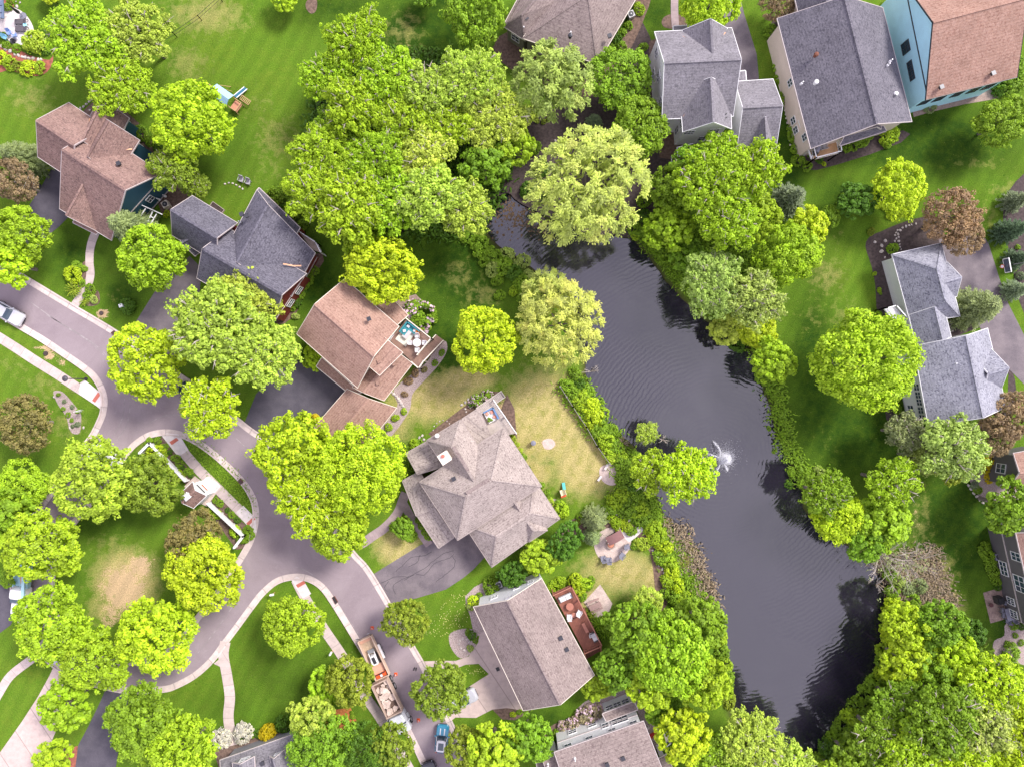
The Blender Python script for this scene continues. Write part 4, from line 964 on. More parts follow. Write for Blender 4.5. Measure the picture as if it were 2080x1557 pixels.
shrubs('pink flowering lilac', 'beside the deck with the turquoise sofa', 'lilacs', [(852, 640, 29, 'green')], 'f')
shrubs('green', 'in the gravel bed beside the brown house garage', 'gravel bed tufts', [(777, 881, 7, 'bright'), (789, 867, 7, 'bright'), (803, 848, 7, 'bright'), (820, 835, 6, 'bright')])
shrubs('dark', 'in the gravel bed below the deck stairs', 'gravel bed tufts', [(829, 774, 8, 'rust'), (843, 757, 8, 'rust'), (862, 751, 6, 'bronze'), (883, 737, 6, 'green'), (897, 716, 6, 'green'), (822, 800, 6, 'rust')])
shrubs('dark green', 'at the lower eave of the brown house', 'shrubs of the brown house', [(634, 733, 15, 'green'), (615, 720, 12, 'deep'), (622, 738, 8, 'lime')])
shrubs('orange', 'in the bed beside the brown house garage', 'shrubs of the brown house', [(637, 855, 12, 'gold'), (628, 872, 9, 'deep')])
shrubs('fence side', 'behind the west stretch of white fence', 'island fence shrubs', [(316, 919, 17, 'lime'), (330, 925, 10, 'bright'), (358, 962, 10, 'bright'), (367, 968, 9, 'olive'), (304, 902, 9, 'green')])
shrubs('low', 'between the west fence and the island walkway', 'island fence shrubs', [(320, 895, 7, 'green'), (334, 907, 7, 'green'), (345, 918, 5, 'deep'), (356, 930, 8, 'green'), (364, 942, 8, 'green'), (369, 948, 5, 'deep'), (382, 957, 8, 'green'), (387, 965, 5, 'deep'), (303, 893, 6, 'green')])
shrubs('fence side', 'behind the east stretch of white fence', 'island fence shrubs', [(430, 1037, 8, 'bright'), (440, 1044, 9, 'bright'), (478, 1080, 11, 'bright'), (490, 1095, 9, 'green')])
shrubs('low', 'between the east fence and the island walkway', 'island fence shrubs', [(438, 1016, 6, 'green'), (447, 1022, 7, 'green'), (461, 1036, 5, 'deep'), (470, 1045, 7, 'green'), (482, 1056, 6, 'deep'), (503, 1076, 9, 'green'), (506, 1088, 9, 'green'), (498, 1098, 6, 'green')])
shrubs('leafy', 'between the forked paths of the tan hip roof house', 'shrubs of the tan hip roof house', [(805, 1070, 13, 'green'), (818, 1062, 12, 'bright'), (828, 1080, 13, 'green'), (838, 1090, 9, 'green')])
shrubs('narrow', 'along the front wall of the tan hip roof house', 'shrubs of the tan hip roof house', [(850, 1055, 7, 'green'), (856, 1068, 7, 'green'), (863, 1080, 7, 'green'), (870, 1090, 7, 'green'), (830, 945, 6, 'green'), (836, 955, 8, 'green')])
shrubs('bright', 'behind the tan hip roof house', 'shrubs of the tan hip roof house', [(842, 903, 11, 'bright'), (829, 912, 6, 'green'), (850, 900, 8, 'green')])
shrubs('white flowering', 'beside the ramp of the tan hip roof house', 'white lilacs', [(968, 812, 13, 'green'), (988, 803, 12, 'green'), (975, 822, 8, 'bright'), (957, 820, 7, 'deep')], 'f')
shrubs('yellow green', 'along the lawn side of the tan hip roof', 'shrubs of the tan hip roof house', [(1035, 878, 6, 'green'), (1043, 890, 6, 'yellow'), (1050, 902, 5, 'yellow'), (1057, 915, 5, 'yellow'), (1064, 928, 6, 'green'), (1072, 950, 5, 'deep'), (1099, 985, 7, 'green'), (1110, 1002, 8, 'green'), (1118, 1020, 8, 'yellow'), (1140, 1035, 14, 'bright'), (1135, 1025, 9, 'green')])
shrubs('hedge', 'below the east wall of the white house', 'shrubs beside the grey roofed house', [(1568, 65, 14, 'green'), (1575, 85, 12, 'green'), (1575, 108, 8, 'green'), (1582, 135, 10, 'green'), (1588, 160, 12, 'green'), (1592, 200, 14, 'green'), (1610, 278, 10, 'green'), (1618, 300, 11, 'green'), (1622, 325, 12, 'green'), (1608, 262, 9, 'green'), (1640, 338, 9, 'green')])
shrubs('glossy', 'below the eave of the long grey roof', 'shrubs beside the grey roofed house', [(1718, 295, 13, 'green'), (1735, 290, 14, 'green'), (1752, 285, 12, 'green'), (1765, 278, 9, 'green'), (1808, 275, 17, 'bright'), (1800, 290, 10, 'green'), (1674, 333, 5, 'lime'), (1665, 325, 7, 'deep')])
shrubs('round', 'beside the tan roofed house at the top', 'shrubs of the tan roofed house', [(1298, 17, 11, 'bright'), (1277, 52, 8, 'green'), (1264, 66, 8, 'green'), (1253, 82, 11, 'deep'), (1262, 95, 10, 'green'), (1307, 95, 9, 'green'), (1245, 92, 8, 'green')])
shrubs('small round', 'in the clearing left of the huge willow', 'clearing shrubs', [(1080, 222, 6, 'olive'), (1080, 236, 5, 'olive'), (1091, 245, 5, 'olive'), (1104, 247, 5, 'olive'), (1115, 240, 5, 'olive')])
shrubs('low', 'between the long grey roof and the blue wall', 'shrubs by the blue wall', [(1802, 11, 9, 'green'), (1810, 28, 7, 'bluegrey'), (1812, 40, 5, 'deep'), (1811, 52, 6, 'green'), (1825, 100, 4, 'green'), (1835, 122, 10, 'green'), (1836, 147, 3, 'rust'), (1836, 156, 3, 'rust'), (1890, 218, 11, 'sage'), (1912, 207, 3, 'rust'), (1925, 205, 3, 'rust'), (1975, 192, 3, 'rust')])
shrubs('bushy', 'at the right edge below the salmon roof', 'shrubs by the blue wall', [(2040, 170, 20, 'green'), (2065, 160, 22, 'green'), (2030, 182, 13, 'deep'), (2070, 130, 14, 'green')])
shrubs('green', 'along the east lawn hedge', 'east lawn hedge', [(1710, 420, 12, 'green'), (1722, 400, 12, 'green'), (1765, 420, 14, 'deep'), (1775, 395, 14, 'green'), (1822, 425, 16, 'bright'), (1806, 415, 11, 'green')])
shrubs('round', 'in the rock bed of the east house', 'bed plants of the east house', [(1814, 504, 11, 'green'), (1777, 556, 4, 'bright'), (1786, 589, 5, 'bright'), (1789, 596, 3, 'green'), (1782, 640, 9, 'green'), (1770, 470, 8, 'olive')])
shrubs('small', 'in the dark bed at the right edge', 'bed plants at the right edge', [(2068, 502, 5, 'green'), (2060, 545, 7, 'green'), (2074, 560, 9, 'bluegrey')])
shrubs('green', 'below the south end of the east house', 'bed plants of the east house', [(1812, 815, 8, 'deep'), (1822, 830, 9, 'green'), (1983, 865, 7, 'lime'), (2023, 838, 4, 'green'), (1868, 862, 8, 'deep'), (2008, 850, 4, 'lime')])
shrubs('golden yellow', 'in the gravel bed left of the taupe gable', 'gravel bed plants', [(2011, 935, 12, 'gold'), (2003, 950, 10, 'gold'), (2009, 972, 9, 'gold'), (2018, 960, 7, 'gold')])
shrubs('green', 'in the gravel bed left of the taupe gable', 'gravel bed plants', [(1980, 932, 6, 'green'), (1978, 945, 5, 'green'), (1982, 957, 5, 'lime'), (1980, 985, 8, 'bluegrey'), (1987, 995, 8, 'green')])
shrubs('dark ground hugging', 'beside the screened porch at the right edge', 'porch side shrubs', [(2000, 1112, 11, 'green'), (2007, 1128, 13, 'green'), (2013, 1145, 12, 'green'), (2018, 1160, 11, 'green'), (2024, 1178, 10, 'green'), (2000, 1125, 9, 'green'), (2028, 1192, 7, 'deep')])
shrubs('green', 'in the gravel bed below the brown patio', 'patio bed plants', [(2063, 1290, 5, 'green'), (2045, 1305, 4, 'green'), (2055, 1325, 16, 'green'), (2075, 1305, 6, 'green'), (2060, 1270, 8, 'green'), (2074, 1272, 7, 'deep')])
shrubs('pink flowering lilac', 'left of the white walled house', 'lilacs', [(1205, 1452, 19, 'pink'), (1185, 1462, 19, 'pink'), (1165, 1470, 15, 'pink'), (1145, 1478, 12, 'pink'), (1197, 1470, 9, 'bright'), (1218, 1443, 12, 'pink')], 'f')
shrubs('small', 'below the pink lilacs', 'lilac bed plants', [(1130, 1488, 7, 'green'), (1128, 1500, 7, 'deep'), (1112, 1520, 9, 'green')])
shrubs('green', 'around the deck of the tan house', 'shrubs of the deck house', [(1125, 1192, 11, 'bright'), (1138, 1182, 11, 'bright'), (1168, 1180, 15, 'lime'), (1175, 1200, 14, 'lime'), (1190, 1185, 12, 'bright'), (1183, 1212, 9, 'green'), (1202, 1178, 7, 'green'), (1196, 1190, 8, 'green')])
shrubs('feathery', 'beside the picnic patio of the deck house', 'shrubs of the deck house', [(1197, 1240, 8, 'olive'), (1204, 1250, 9, 'olive'), (1218, 1268, 18, 'green'), (1232, 1262, 14, 'bright'), (1228, 1282, 14, 'green')], 'g')
shrubs('green', 'above the white gable of the deck house', 'shrubs of the deck house', [(1000, 1193, 18, 'green'), (1030, 1172, 12, 'green'), (965, 1220, 12, 'lime'), (955, 1232, 7, 'mint'), (975, 1210, 7, 'green')])
shrubs('small', 'beside the stone circle of the deck house', 'stone circle plants', [(958, 1290, 9, 'deep'), (965, 1300, 6, 'green'), (955, 1316, 6, 'mint'), (950, 1284, 6, 'green')])
shrubs('small', 'along the pale driveway of the deck house', 'driveway bed plants', [(1042, 1450, 6, 'lime'), (1055, 1446, 6, 'green'), (1068, 1442, 5, 'green'), (1078, 1438, 5, 'green')])
shrubs('silver white', 'beside the foot of the curved south path', 'silver shrubs', [(493, 1490, 18, 'white'), (450, 1500, 17, 'white')], 'h')
shrubs('golden', 'above the grey roof at the bottom', 'front bed shrubs', [(544, 1487, 17, 'gold')], 'h')
shrubs('green', 'in the bed above the grey roof at the bottom', 'front bed shrubs', [(575, 1472, 16, 'deep'), (525, 1490, 9, 'deep'), (512, 1492, 6, 'green')])
shrubs('small', 'in the orange mulch bed', 'orange bed plants', [(678, 1455, 5, 'green'), (675, 1463, 5, 'green'), (688, 1459, 4, 'bluegrey'), (714, 1447, 4, 'green'), (716, 1455, 5, 'green'), (722, 1470, 5, 'deep'), (700, 1465, 5, 'olive'), (664, 1476, 6, 'rust')])
shrubs('yellow', 'right of the fire pit', 'fire pit garden shrubs', [(1305, 1105, 15, 'yellow'), (1290, 1108, 8, 'green')])
shrubs('green', 'above the fire pit', 'fire pit garden shrubs', [(1252, 1062, 11, 'bright'), (1265, 1062, 10, 'lime'), (1275, 1070, 9, 'yellow'), (1283, 1078, 10, 'green'), (1243, 1052, 10, 'bright'), (1180, 1050, 8, 'green'), (1172, 1062, 7, 'olive'), (1258, 1075, 8, 'lime')])
shrubs('bank', 'along the fence between the dry lawn and the pond', 'bank shrubs', [(1150, 785, 14, 'green'), (1165, 795, 15, 'green'), (1178, 780, 13, 'deep'), (1180, 812, 18, 'bright'), (1198, 825, 19, 'lime'), (1215, 820, 14, 'green'), (1205, 850, 19, 'lime'), (1225, 838, 13, 'bright'), (1218, 872, 17, 'green'), (1238, 875, 15, 'green'), (1230, 895, 16, 'bright'), (1215, 893, 9, 'deep'), (1250, 908, 16, 'green'), (1238, 920, 13, 'bright'), (1170, 760, 14, 'green'), (1195, 795, 12, 'green'), (1255, 885, 8, 'green'), (1243, 930, 11, 'yellow')])
shrubs('bank', 'below the thin leaning tree', 'bank shrubs', [(1262, 940, 17, 'green'), (1280, 955, 18, 'green'), (1270, 975, 18, 'green'), (1290, 985, 18, 'deep'), (1265, 1005, 16, 'bright'), (1288, 1010, 18, 'green'), (1250, 1020, 16, 'bright'), (1310, 1000, 16, 'green'), (1240, 1035, 13, 'green'), (1275, 1035, 18, 'green'), (1300, 1035, 17, 'bright'), (1320, 1020, 13, 'green'), (1262, 925, 12, 'bright'), (1290, 930, 14, 'green'), (1300, 960, 14, 'bright')])
shrubs('bank', 'between the fire pit lawn and the pond', 'bank shrubs', [(1310, 1055, 16, 'green'), (1328, 1070, 16, 'bright'), (1335, 1090, 17, 'bright'), (1350, 1110, 15, 'lime'), (1345, 1130, 16, 'green'), (1362, 1140, 14, 'bright'), (1365, 1160, 15, 'lime'), (1358, 1182, 14, 'bright'), (1375, 1190, 15, 'lime'), (1368, 1210, 16, 'green'), (1388, 1215, 15, 'bright'), (1335, 1050, 12, 'green'), (1380, 1235, 15, 'green'), (1400, 1235, 15, 'bright'), (1320, 1080, 10, 'lime'), (1350, 1205, 9, 'green')])
shrubs('bank', 'at the marsh end of the pond', 'marsh shrubs', [(975, 500, 18, 'green'), (1000, 520, 18, 'green'), (1020, 540, 17, 'green'), (1045, 555, 16, 'deep'), (1000, 545, 15, 'mint'), (1060, 575, 16, 'green'), (1030, 515, 14, 'mint'), (985, 530, 12, 'green'), (1065, 600, 14, 'green'), (1060, 530, 15, 'mint'), (1010, 570, 11, 'green'), (950, 480, 14, 'green'), (1045, 590, 10, 'bright'), (1075, 560, 12, 'mint'), (1015, 600, 10, 'green')])
shrubs('bank', 'at the water left of the round east bank tree', 'east bank shrubs', [(1545, 765, 11, 'green'), (1560, 775, 10, 'green'), (1535, 790, 8, 'deep'), (1500, 700, 14, 'deep'), (1515, 650, 14, 'green'), (1550, 700, 12, 'green'), (1530, 690, 13, 'lime'), (1500, 640, 12, 'lime')])
shrubs('isolated', 'standing in the water of the east bank', 'shoreline tufts', [(1578, 915, 9, 'green'), (1565, 870, 5, 'green'), (1607, 985, 11, 'deep'), (1602, 1000, 8, 'green')])
shrubs('bank', 'above the south east bank trees', 'east bank shrubs', [(1640, 965, 16, 'green'), (1655, 985, 15, 'bright'), (1630, 980, 10, 'green'), (1665, 960, 12, 'mint'), (1610, 960, 8, 'green'), (1825, 1180, 14, 'mint'), (1808, 1165, 13, 'green'), (1815, 1200, 14, 'green'), (1845, 1195, 14, 'sage'), (1818, 1225, 14, 'bright'), (1870, 1190, 13, 'sage'), (1855, 1220, 14, 'green'), (1930, 1240, 12, 'sage'), (1945, 1262, 14, 'mint')])
shrubs('overhanging', 'at the waterline below the south east wood', 'south east bank shrubs', [(1815, 1235, 20, 'lime'), (1812, 1262, 20, 'bright'), (1812, 1290, 21, 'lime'), (1810, 1318, 21, 'bright'), (1808, 1345, 21, 'green'), (1802, 1372, 21, 'bright'), (1790, 1396, 21, 'green'), (1772, 1418, 21, 'green'), (1752, 1438, 20, 'green'), (1735, 1460, 20, 'bright'), (1716, 1482, 19, 'green'), (1700, 1503, 18, 'green'), (1684, 1522, 17, 'deep'), (1670, 1545, 16, 'green')])
shrubs('overhanging', 'at the waterline of the south west shore', 'south west bank shrubs', [(1462, 1300, 18, 'bright'), (1468, 1328, 18, 'green'), (1472, 1352, 18, 'bright'), (1474, 1378, 17, 'green'), (1478, 1404, 16, 'bright'), (1484, 1430, 14, 'olive'), (1450, 1262, 16, 'green')])
shrubs('dry brown', 'at the west shore of the pond', 'dry shore brush', [(1385, 1085, 16, 'twig'), (1400, 1110, 16, 'bronze'), (1410, 1130, 15, 'twig'), (1420, 1155, 16, 'twig'), (1435, 1175, 14, 'twig'), (1265, 900, 13, 'twig'), (1275, 885, 10, 'bronze'), (1390, 1140, 12, 'bronze'), (1445, 1195, 13, 'twig'), (1360, 1062, 10, 'bronze')], 'g')
shrubs('edge', 'at the north bank right of the huge willow', 'north bank shrubs', [(1290, 465, 13, 'green'), (1305, 440, 14, 'deep'), (1320, 470, 13, 'green'), (1100, 340, 15, 'deep'), (1070, 385, 14, 'deep'), (1310, 405, 15, 'green'), (1290, 480, 8, 'bright'), (1085, 300, 13, 'green'), (1110, 400, 9, 'deep')])
# shoreline grasses nobody could count
def blades(name, poly, n, hgt, cols, label=None, seed=1, wid=.07):
    r = np.random.RandomState(seed); P = [W(*p) for p in poly]; A = np.array([[p.x, p.y] for p in P]); mn, mx_ = A.min(0), A.max(0)
    q = mn + r.rand(n*4, 2)*(mx_-mn); q = q[sdist(q[:, 0], q[:, 1], A) > 0][:n]; q = q + r.normal(size=q.shape)*.55
    C = np.zeros((len(q), 3)); C[:, :2] = q; gzv = np.array([max(ground_z(x, y), WATER_Z) for x, y in q]); h = hgt*(.5+.8*r.rand(len(q)))
    T = []; m_ = 4; allC = []; allN = []; S = []; D_ = []
    lean = r.normal(size=(len(q), 2))*.45
    for k in range(m_):
        s = (k+.5)/m_; c = C.copy(); c[:, 0] += lean[:, 0]*h*s*s; c[:, 1] += lean[:, 1]*h*s*s; c[:, 2] = gzv + h*s; allC.append(c)
        allN.append(np.concatenate([-lean*.5, np.full((len(q), 1), .8)], 1)+r.normal(size=c.shape)*.25); S.append(np.full(len(q), wid*2)*(.6+.8*r.rand(len(q)))); T.append(np.stack([r.rand(len(q)), r.rand(len(q))], 1)); D_.append(np.concatenate([lean, np.full((len(q), 1), .4)], 1))
    me = quads_mesh(name, np.concatenate(allC), np.concatenate(allN), np.concatenate(S), np.concatenate(T), [LEAF], 2.4, None, np.concatenate(D_))
    o = link(bpy.data.objects.new(name, me)); o.color = (*PAL[cols], 1); o['kind'] = 'stuff'
    if label: o['label'] = label
blades('shore_grass', [(1562,790),(1580,760),(1596,820),(1610,900),(1628,945),(1665,955),(1700,960),(1650,1000),(1622,985),(1605,945),(1578,890)], 1300, .6, 'green', 'tall green grass along the east bank of the pond', 2)
blades('shore_grass', [(1130,780),(1190,770),(1250,880),(1300,940),(1330,1000),(1345,1060),(1400,1130),(1440,1240),(1400,1260),(1330,1090),(1290,1045),(1230,1030),(1260,990),(1240,920),(1190,870)], 7000, .6, 'green', 'undergrowth along the west bank of the pond', 3)
blades('dry_reeds', [(1345,1055),(1395,1075),(1425,1140),(1460,1220),(1455,1260),(1425,1200),(1400,1150),(1370,1100)], 900, .9, 'twig', 'dry reeds along the west bank of the pond', 4)
blades('dry_grass', [(1780,1130),(1900,1110),(1940,1220),(1930,1270),(1830,1240),(1800,1190)], 3000, .45, 'twig', 'dry rough grass beside the leafless trees', 5)
blades('woodland_undergrowth', [(1290,470),(1340,430),(1420,470),(1540,520),(1580,600),(1560,720),(1530,720),(1470,660),(1380,580),(1330,530)], 5000, .7, 'green', 'undergrowth on the north east bank', 6)
blades('woodland_undergrowth', [(1800,1230),(1880,1230),(2080,1380),(2100,1600),(1640,1600),(1700,1510),(1770,1440),(1800,1350)], 8000, .8, 'green', 'undergrowth below the south east wood', 7, .12)
blades('woodland_undergrowth', [(700,100),(950,110),(1050,250),(1030,380),(975,480),(800,490),(640,420),(620,250)], 8000, .8, 'deep', 'undergrowth below the north wood', 8, .12)
blades('verge_weeds', [(380,885),(400,895),(440,930),(485,972),(505,1005),(515,1030),(512,1040),(480,1010),(430,960),(395,915)], 1400, .16, 'green', 'rough grass of the island verge', 9, .04)
# dandelion heads on the lawn of the deck house
r = np.random.RandomState(9); q = []
for cx_, cy_, sx_, sy_, n_ in ((915, 1255, 30, 25, 90), (935, 1215, 20, 12, 30), (965, 1362, 18, 8, 22), (880, 1280, 20, 15, 25)):
    for k in range(n_): p = W(cx_+r.normal()*sx_*.6, cy_+r.normal()*sy_*.6, .08); q.append((p.x, p.y, .08))
C = np.array(q); me = quads_mesh('dandelions', C, np.tile([0, 0, 1.], (len(C), 1)), np.full(len(C), .11), r.rand(len(C), 2), [LEAF], 1.0); o = link(bpy.data.objects.new('dandelions', me)); o.color = (.8, .75, .35, 1); o['kind'] = 'stuff'
# ------------------------------------------------------------------ houses
class House:
    def __init__(s, name, at, label, wall, roof, trim=None, cat='house'):
        s.o = W(*at); s.root = empty(name, s.o, 0, label, cat); s.wall = wall; s.roof = roof; s.trim = trim or MT['trim']
        s.R = MB(); s.T = MB(); s.Wl = MB(); s.lines = []
    def L(s, p): return Vector(p) - s.o
    def block(s, A, B, C, D=None, ze=4.5, rise=3.0, hip=(0, 0), rf=.5, ze2=None, inset=.42, walls=True, drop=0.0, gutter=True, zbase=0.0):
        """pitched roof over the eave outline A-B-C-D (photo points at eave height); ridge runs A->B way"""
        ze2 = ze if ze2 is None else ze2
        A, B, C = W(*A, ze), W(*B, ze), W(*C, ze2)
        D = W(*D, ze2) if D else Vector((A.x+C.x-B.x, A.y+C.y-B.y, ze2))
        zr = max(ze, ze2)+rise
        P = A.lerp(D, rf); Q = B.lerp(C, rf); P.z = Q.z = zr; u = (Q-P).normalized(); P = P+u*hip[0]; Q = Q-u*hip[1]
        A, B, C, D, P, Q = map(s.L, (A, B, C, D, P, Q)); th = Vector((0, 0, -.2)); cen = (A+B+C+D)/4
        s.R.quad(A, B, Q, P); s.R.quad(C, D, P, Q)
        if hip[0]: s.R.quad(D, A, P)
        if hip[1]: s.R.quad(B, C, Q)
        s.T.quad(*[x+th for x in (A, B, Q, P)]); s.T.quad(*[x+th for x in (C, D, P, Q)])
        if hip[0]: s.T.quad(*[x+th for x in (D, A, P)])
        if hip[1]: s.T.quad(*[x+th for x in (B, C, Q)])
        edges = [(A, B), (C, D)]; edges += [(D, A)] if hip[0] else [(D, P), (P, A)]; edges += [(B, C)] if hip[1] else [(B, Q), (Q, C)]
        for p, q in edges:
            m_ = (p+q)/2-cen; d = (q-p).normalized(); n = Vector((d.y, -d.x, 0)).normalized(); 
            if n.dot(m_) < 0: n = -n
            o = n*.03+Vector((0, 0, -.085)); s.T.beam(p+o-d*.03, q+o+d*.03, .06, .19)
        # ridge cap
        s.R.beam(P+Vector((0, 0, .02)), Q+Vector((0, 0, .02)), .28, .07)
        for e0, on in (((A, D), hip[0]), ((B, C), hip[1])):
            if on:
                ap = P if e0[0] is A else Q
                for e in e0: s.R.beam(e+Vector((0, 0, .02)), ap+Vector((0, 0, .02)), .2, .05)
        if walls:
            ax = (B-A); ax.z = 0; ax.normalize(); ac = (D-A); ac.z = 0; wd = ac.length; ac.normalize()
            a, b, c, d = A+ax*inset+ac*inset, B-ax*inset+ac*inset, C-ax*inset-ac*inset, D+ax*inset-ac*inset
            z1 = ze+(zr-ze)*(inset/max(.1, wd*rf))-.12; z2 = ze2+(zr-ze2)*(inset/max(.1, wd*(1-rf)))-.12
            def g(p, z): return Vector((p.x, p.y, z))
            Pw = a.lerp(d, rf); Qw = b.lerp(c, rf); zb = zbase
            if drop: zb = -drop
            s.Wl.quad(g(a, zb), g(b, zb), g(b, z1), g(a, z1)); s.Wl.quad(g(c, zb), g(d, zb), g(d, z2), g(c, z2))
            for (p, q, zp, zq, apx, hp) in ((d, a, z2, z1, Pw, hip[0]), (b, c, z1, z2, Qw, hip[1])):
                if hp: s.Wl.quad(g(p, zb), g(q, zb), g(q, min(zp, zq)), g(p, min(zp, zq)))
                else: s.Wl.quad(g(p, zb), g(q, zb), g(q, zq), g(apx, zr-.14), g(p, zp))
            ln = {'AB': (g(a, 0), g(b, 0)), 'BC': (g(b, 0), g(c, 0)), 'CD': (g(c, 0), g(d, 0)), 'DA': (g(d, 0), g(a, 0))}
            ln['cen'] = (a+b+c+d)/4; s.lines.append(ln)
        return s
    def shed(s, pts, zs, walls=True, inset=.3):
        """single slope roof: four photo points, each with its own height"""
        P = [s.L(W(*p, z)) for p, z in zip(pts, zs)]; cen = sum(P, Vector())/4; s.R.quad(*P)
        s.T.quad(*[p+Vector((0, 0, -.18)) for p in P])
        for i in range(4):
            p, q = P[i], P[(i+1) % 4]; d = (q-p).normalized(); n = Vector((d.y, -d.x, 0)).normalized()
            if n.dot((p+q)/2-cen) < 0: n = -n
            s.T.beam(p+n*.05+Vector((0, 0, -.08)), q+n*.05+Vector((0, 0, -.08)), .1, .17)
        if walls:
            I = [p.lerp(cen, min(.3, inset/max(.5, (p-cen).length))) for p in P]
            for i in range(4):
                p, q = I[i], I[(i+1) % 4]; s.Wl.quad((p.x, p.y, 0), (q.x, q.y, 0), (q.x, q.y, q.z-.12), (p.x, p.y, p.z-.12))
            s.lines.append({'AB': (I[0], I[1]), 'BC': (I[1], I[2]), 'CD': (I[2], I[3]), 'DA': (I[3], I[0]), 'cen': cen})
        return s
    def side(s, bi, sd):
        ln = s.lines[bi]; a, b = ln[sd]; a = Vector((a.x, a.y, 0)); b = Vector((b.x, b.y, 0)); d = (b-a).normalized(); n = Vector((d.y, -d.x, 0))
        if n.dot((a+b)/2-Vector((ln['cen'].x, ln['cen'].y, 0))) < 0: n = -n
        return a, b, d, n
    def window(s, bi, sd, t, z, w=1.1, h=1.4, frame=None, grid=1, name='window'):
        a, b, d, n = s.side(bi, sd); c = a.lerp(b, t)+Vector((0, 0, z)); f = MB(); F_ = .09
        up = Vector((0, 0, 1))
        for sg in (-1, 1):
            f.beam(c+n*.04+up*sg*(h/2)-d*(w/2+F_/2), c+n*.04+up*sg*(h/2)+d*(w/2+F_/2), .08, F_)
            f.beam(c+n*.04+d*sg*(w/2)-up*(h/2-F_/2), c+n*.04+d*sg*(w/2)+up*(h/2-F_/2), F_, .08, up=n)
        for k in range(1, grid+1) if grid else ():
            x = -w/2 + w*k/(grid+1); f.beam(c+n*.05+d*x-up*(h/2-.05), c+n*.05+d*x+up*(h/2-.05), .05, .05, up=n)
        f.beam(c+n*.052-d*(w/2-.04), c+n*.052+d*(w/2-.04), .045, .045)
        fo = f.build(name, frame or MT['white'], s.root)
        g = MB(); e = n*.03; g.quad(c+e-d*w/2-up*h/2, c+e+d*w/2-up*h/2, c+e+d*w/2+up*h/2, c+e-d*w/2+up*h/2); g.build('pane', MT['glass'], fo)
    def door(s, bi, sd, t, w=1.0, h=2.1, m=None, name='door'):
        a, b, d, n = s.side(bi, sd); c = a.lerp(b, t)+Vector((0, 0, h/2)); f = MB(); f.beam(c+n*.03-d*w/2, c+n*.03+d*w/2, .06, h); f.build(name, m or MT['white'], s.root)
    def trimline(s, bi, sd, z, m=None, w=.16):
        a, b, d, n = s.side(bi, sd); f = MB(); f.beam(a+n*.03+Vector((0, 0, z)), b+n*.03+Vector((0, 0, z)), .07, w); f.build('trim_board', m or s.trim, s.root)
    def vent(s, px, py, z, kind='pipe', m=None):
        p = s.L(W(px, py, z)); b_ = MB()
        if kind == 'pipe': b_.lathe(p, [(.16, -.35), (.14, -.02), (.07, 0), (.07, .45), (.075, .46)], 10)
        elif kind == 'box': b_.box(p+Vector((0, 0, .06)), (.42, .42, .34), .4, taper=.8); b_.box(p+Vector((0, 0, .25)), (.52, .52, .05), .4)
        elif kind == 'turb': b_.lathe(p, [(.2, -.35), (.2, .05), (.3, .12), (.26, .34), (.08, .42)], 12)
        b_.build('roof_vent', m or MT['white'], s.root)
    def chimney(s, px, py, z, w, d_, h, rz, m, base=3.0):
        p = s.L(W(px, py, z)); b_ = MB(); b_.box(p+Vector((0, 0, -base/2)), (w, d_, base+.0), rz); b_.box(p+Vector((0, 0, .07)), (w+.2, d_+.2, .14), rz); c = b_.build('chimney', m, s.root)
        f = MB(); ca, sa = math.cos(rz), math.sin(rz)
        f.lathe(p+Vector((-.25*w*ca, -.25*w*sa, .14)), [(.2, 0), (.2, .3), (.24, .32), (.14, .36)], 12); f.build('flue', MT['tactile'], c)
    def flash(s, pts, m=None):
        b_ = MB(); 
        for p, q in zip(pts[:-1], pts[1:]): b_.beam(s.L(W(*p[:2], p[2])), s.L(W(*q[:2], q[2])), .16, .03)
        b_.build('valley_flashing', m or COPPER, s.root)
    def done(s):
        fixn(s.R.build('roof', s.roof, s.root)) if False else s.R.build('roof', s.roof, s.root)
        s.T.build('fascia', s.trim, s.root)
        if s.Wl.v: fixn(s.Wl.build('wall', s.wall, s.root))
        return s
COPPER = plain('copper_flashing', (.62, .32, .18), .5, .2)
SH_BROWN = shingle('brown_shingles', (0.203, 0.126, 0.111), (0.282, 0.187, 0.160), (0.133, 0.088, 0.082))
SH_SLATE = shingle('slate_grey_shingles', (0.096, 0.092, 0.115), (0.152, 0.144, 0.174), (0.067, 0.063, 0.081))
SH_TAN = shingle('pinkish_brown_shingles', (0.299, 0.184, 0.144), (0.356, 0.228, 0.181), (0.235, 0.136, 0.108))
SH_GREIGE = shingle('warm_grey_shingles', (0.300, 0.250, 0.230), (0.375, 0.318, 0.290), (0.203, 0.163, 0.152))
SH_TAUPE = shingle('taupe_shingles', (0.216, 0.170, 0.160), (0.273, 0.221, 0.204), (0.158, 0.120, 0.115))
SH_GREY = shingle('mid_grey_shingles', (0.170, 0.160, 0.174), (0.230, 0.215, 0.237), (0.126, 0.119, 0.133))
SH_DKGREY = shingle('dark_grey_shingles', (0.115, 0.109, 0.129), (0.165, 0.155, 0.178), (0.079, 0.076, 0.092))
SH_SALMON = shingle('salmon_shingles', (0.287, 0.171, 0.130), (0.342, 0.218, 0.175), (0.233, 0.130, 0.101))
SH_BLUE = shingle('blue_grey_shingles', (0.230, 0.230, 0.272), (0.323, 0.323, 0.365), (0.128, 0.128, 0.162))
S_NAVY = lap_siding('navy_siding', (.03, .10, .15)); S_RED = lap_siding('dark_red_siding', (.20, .025, .025)); S_CREAM = lap_siding('cream_siding', (.66, .58, .46))
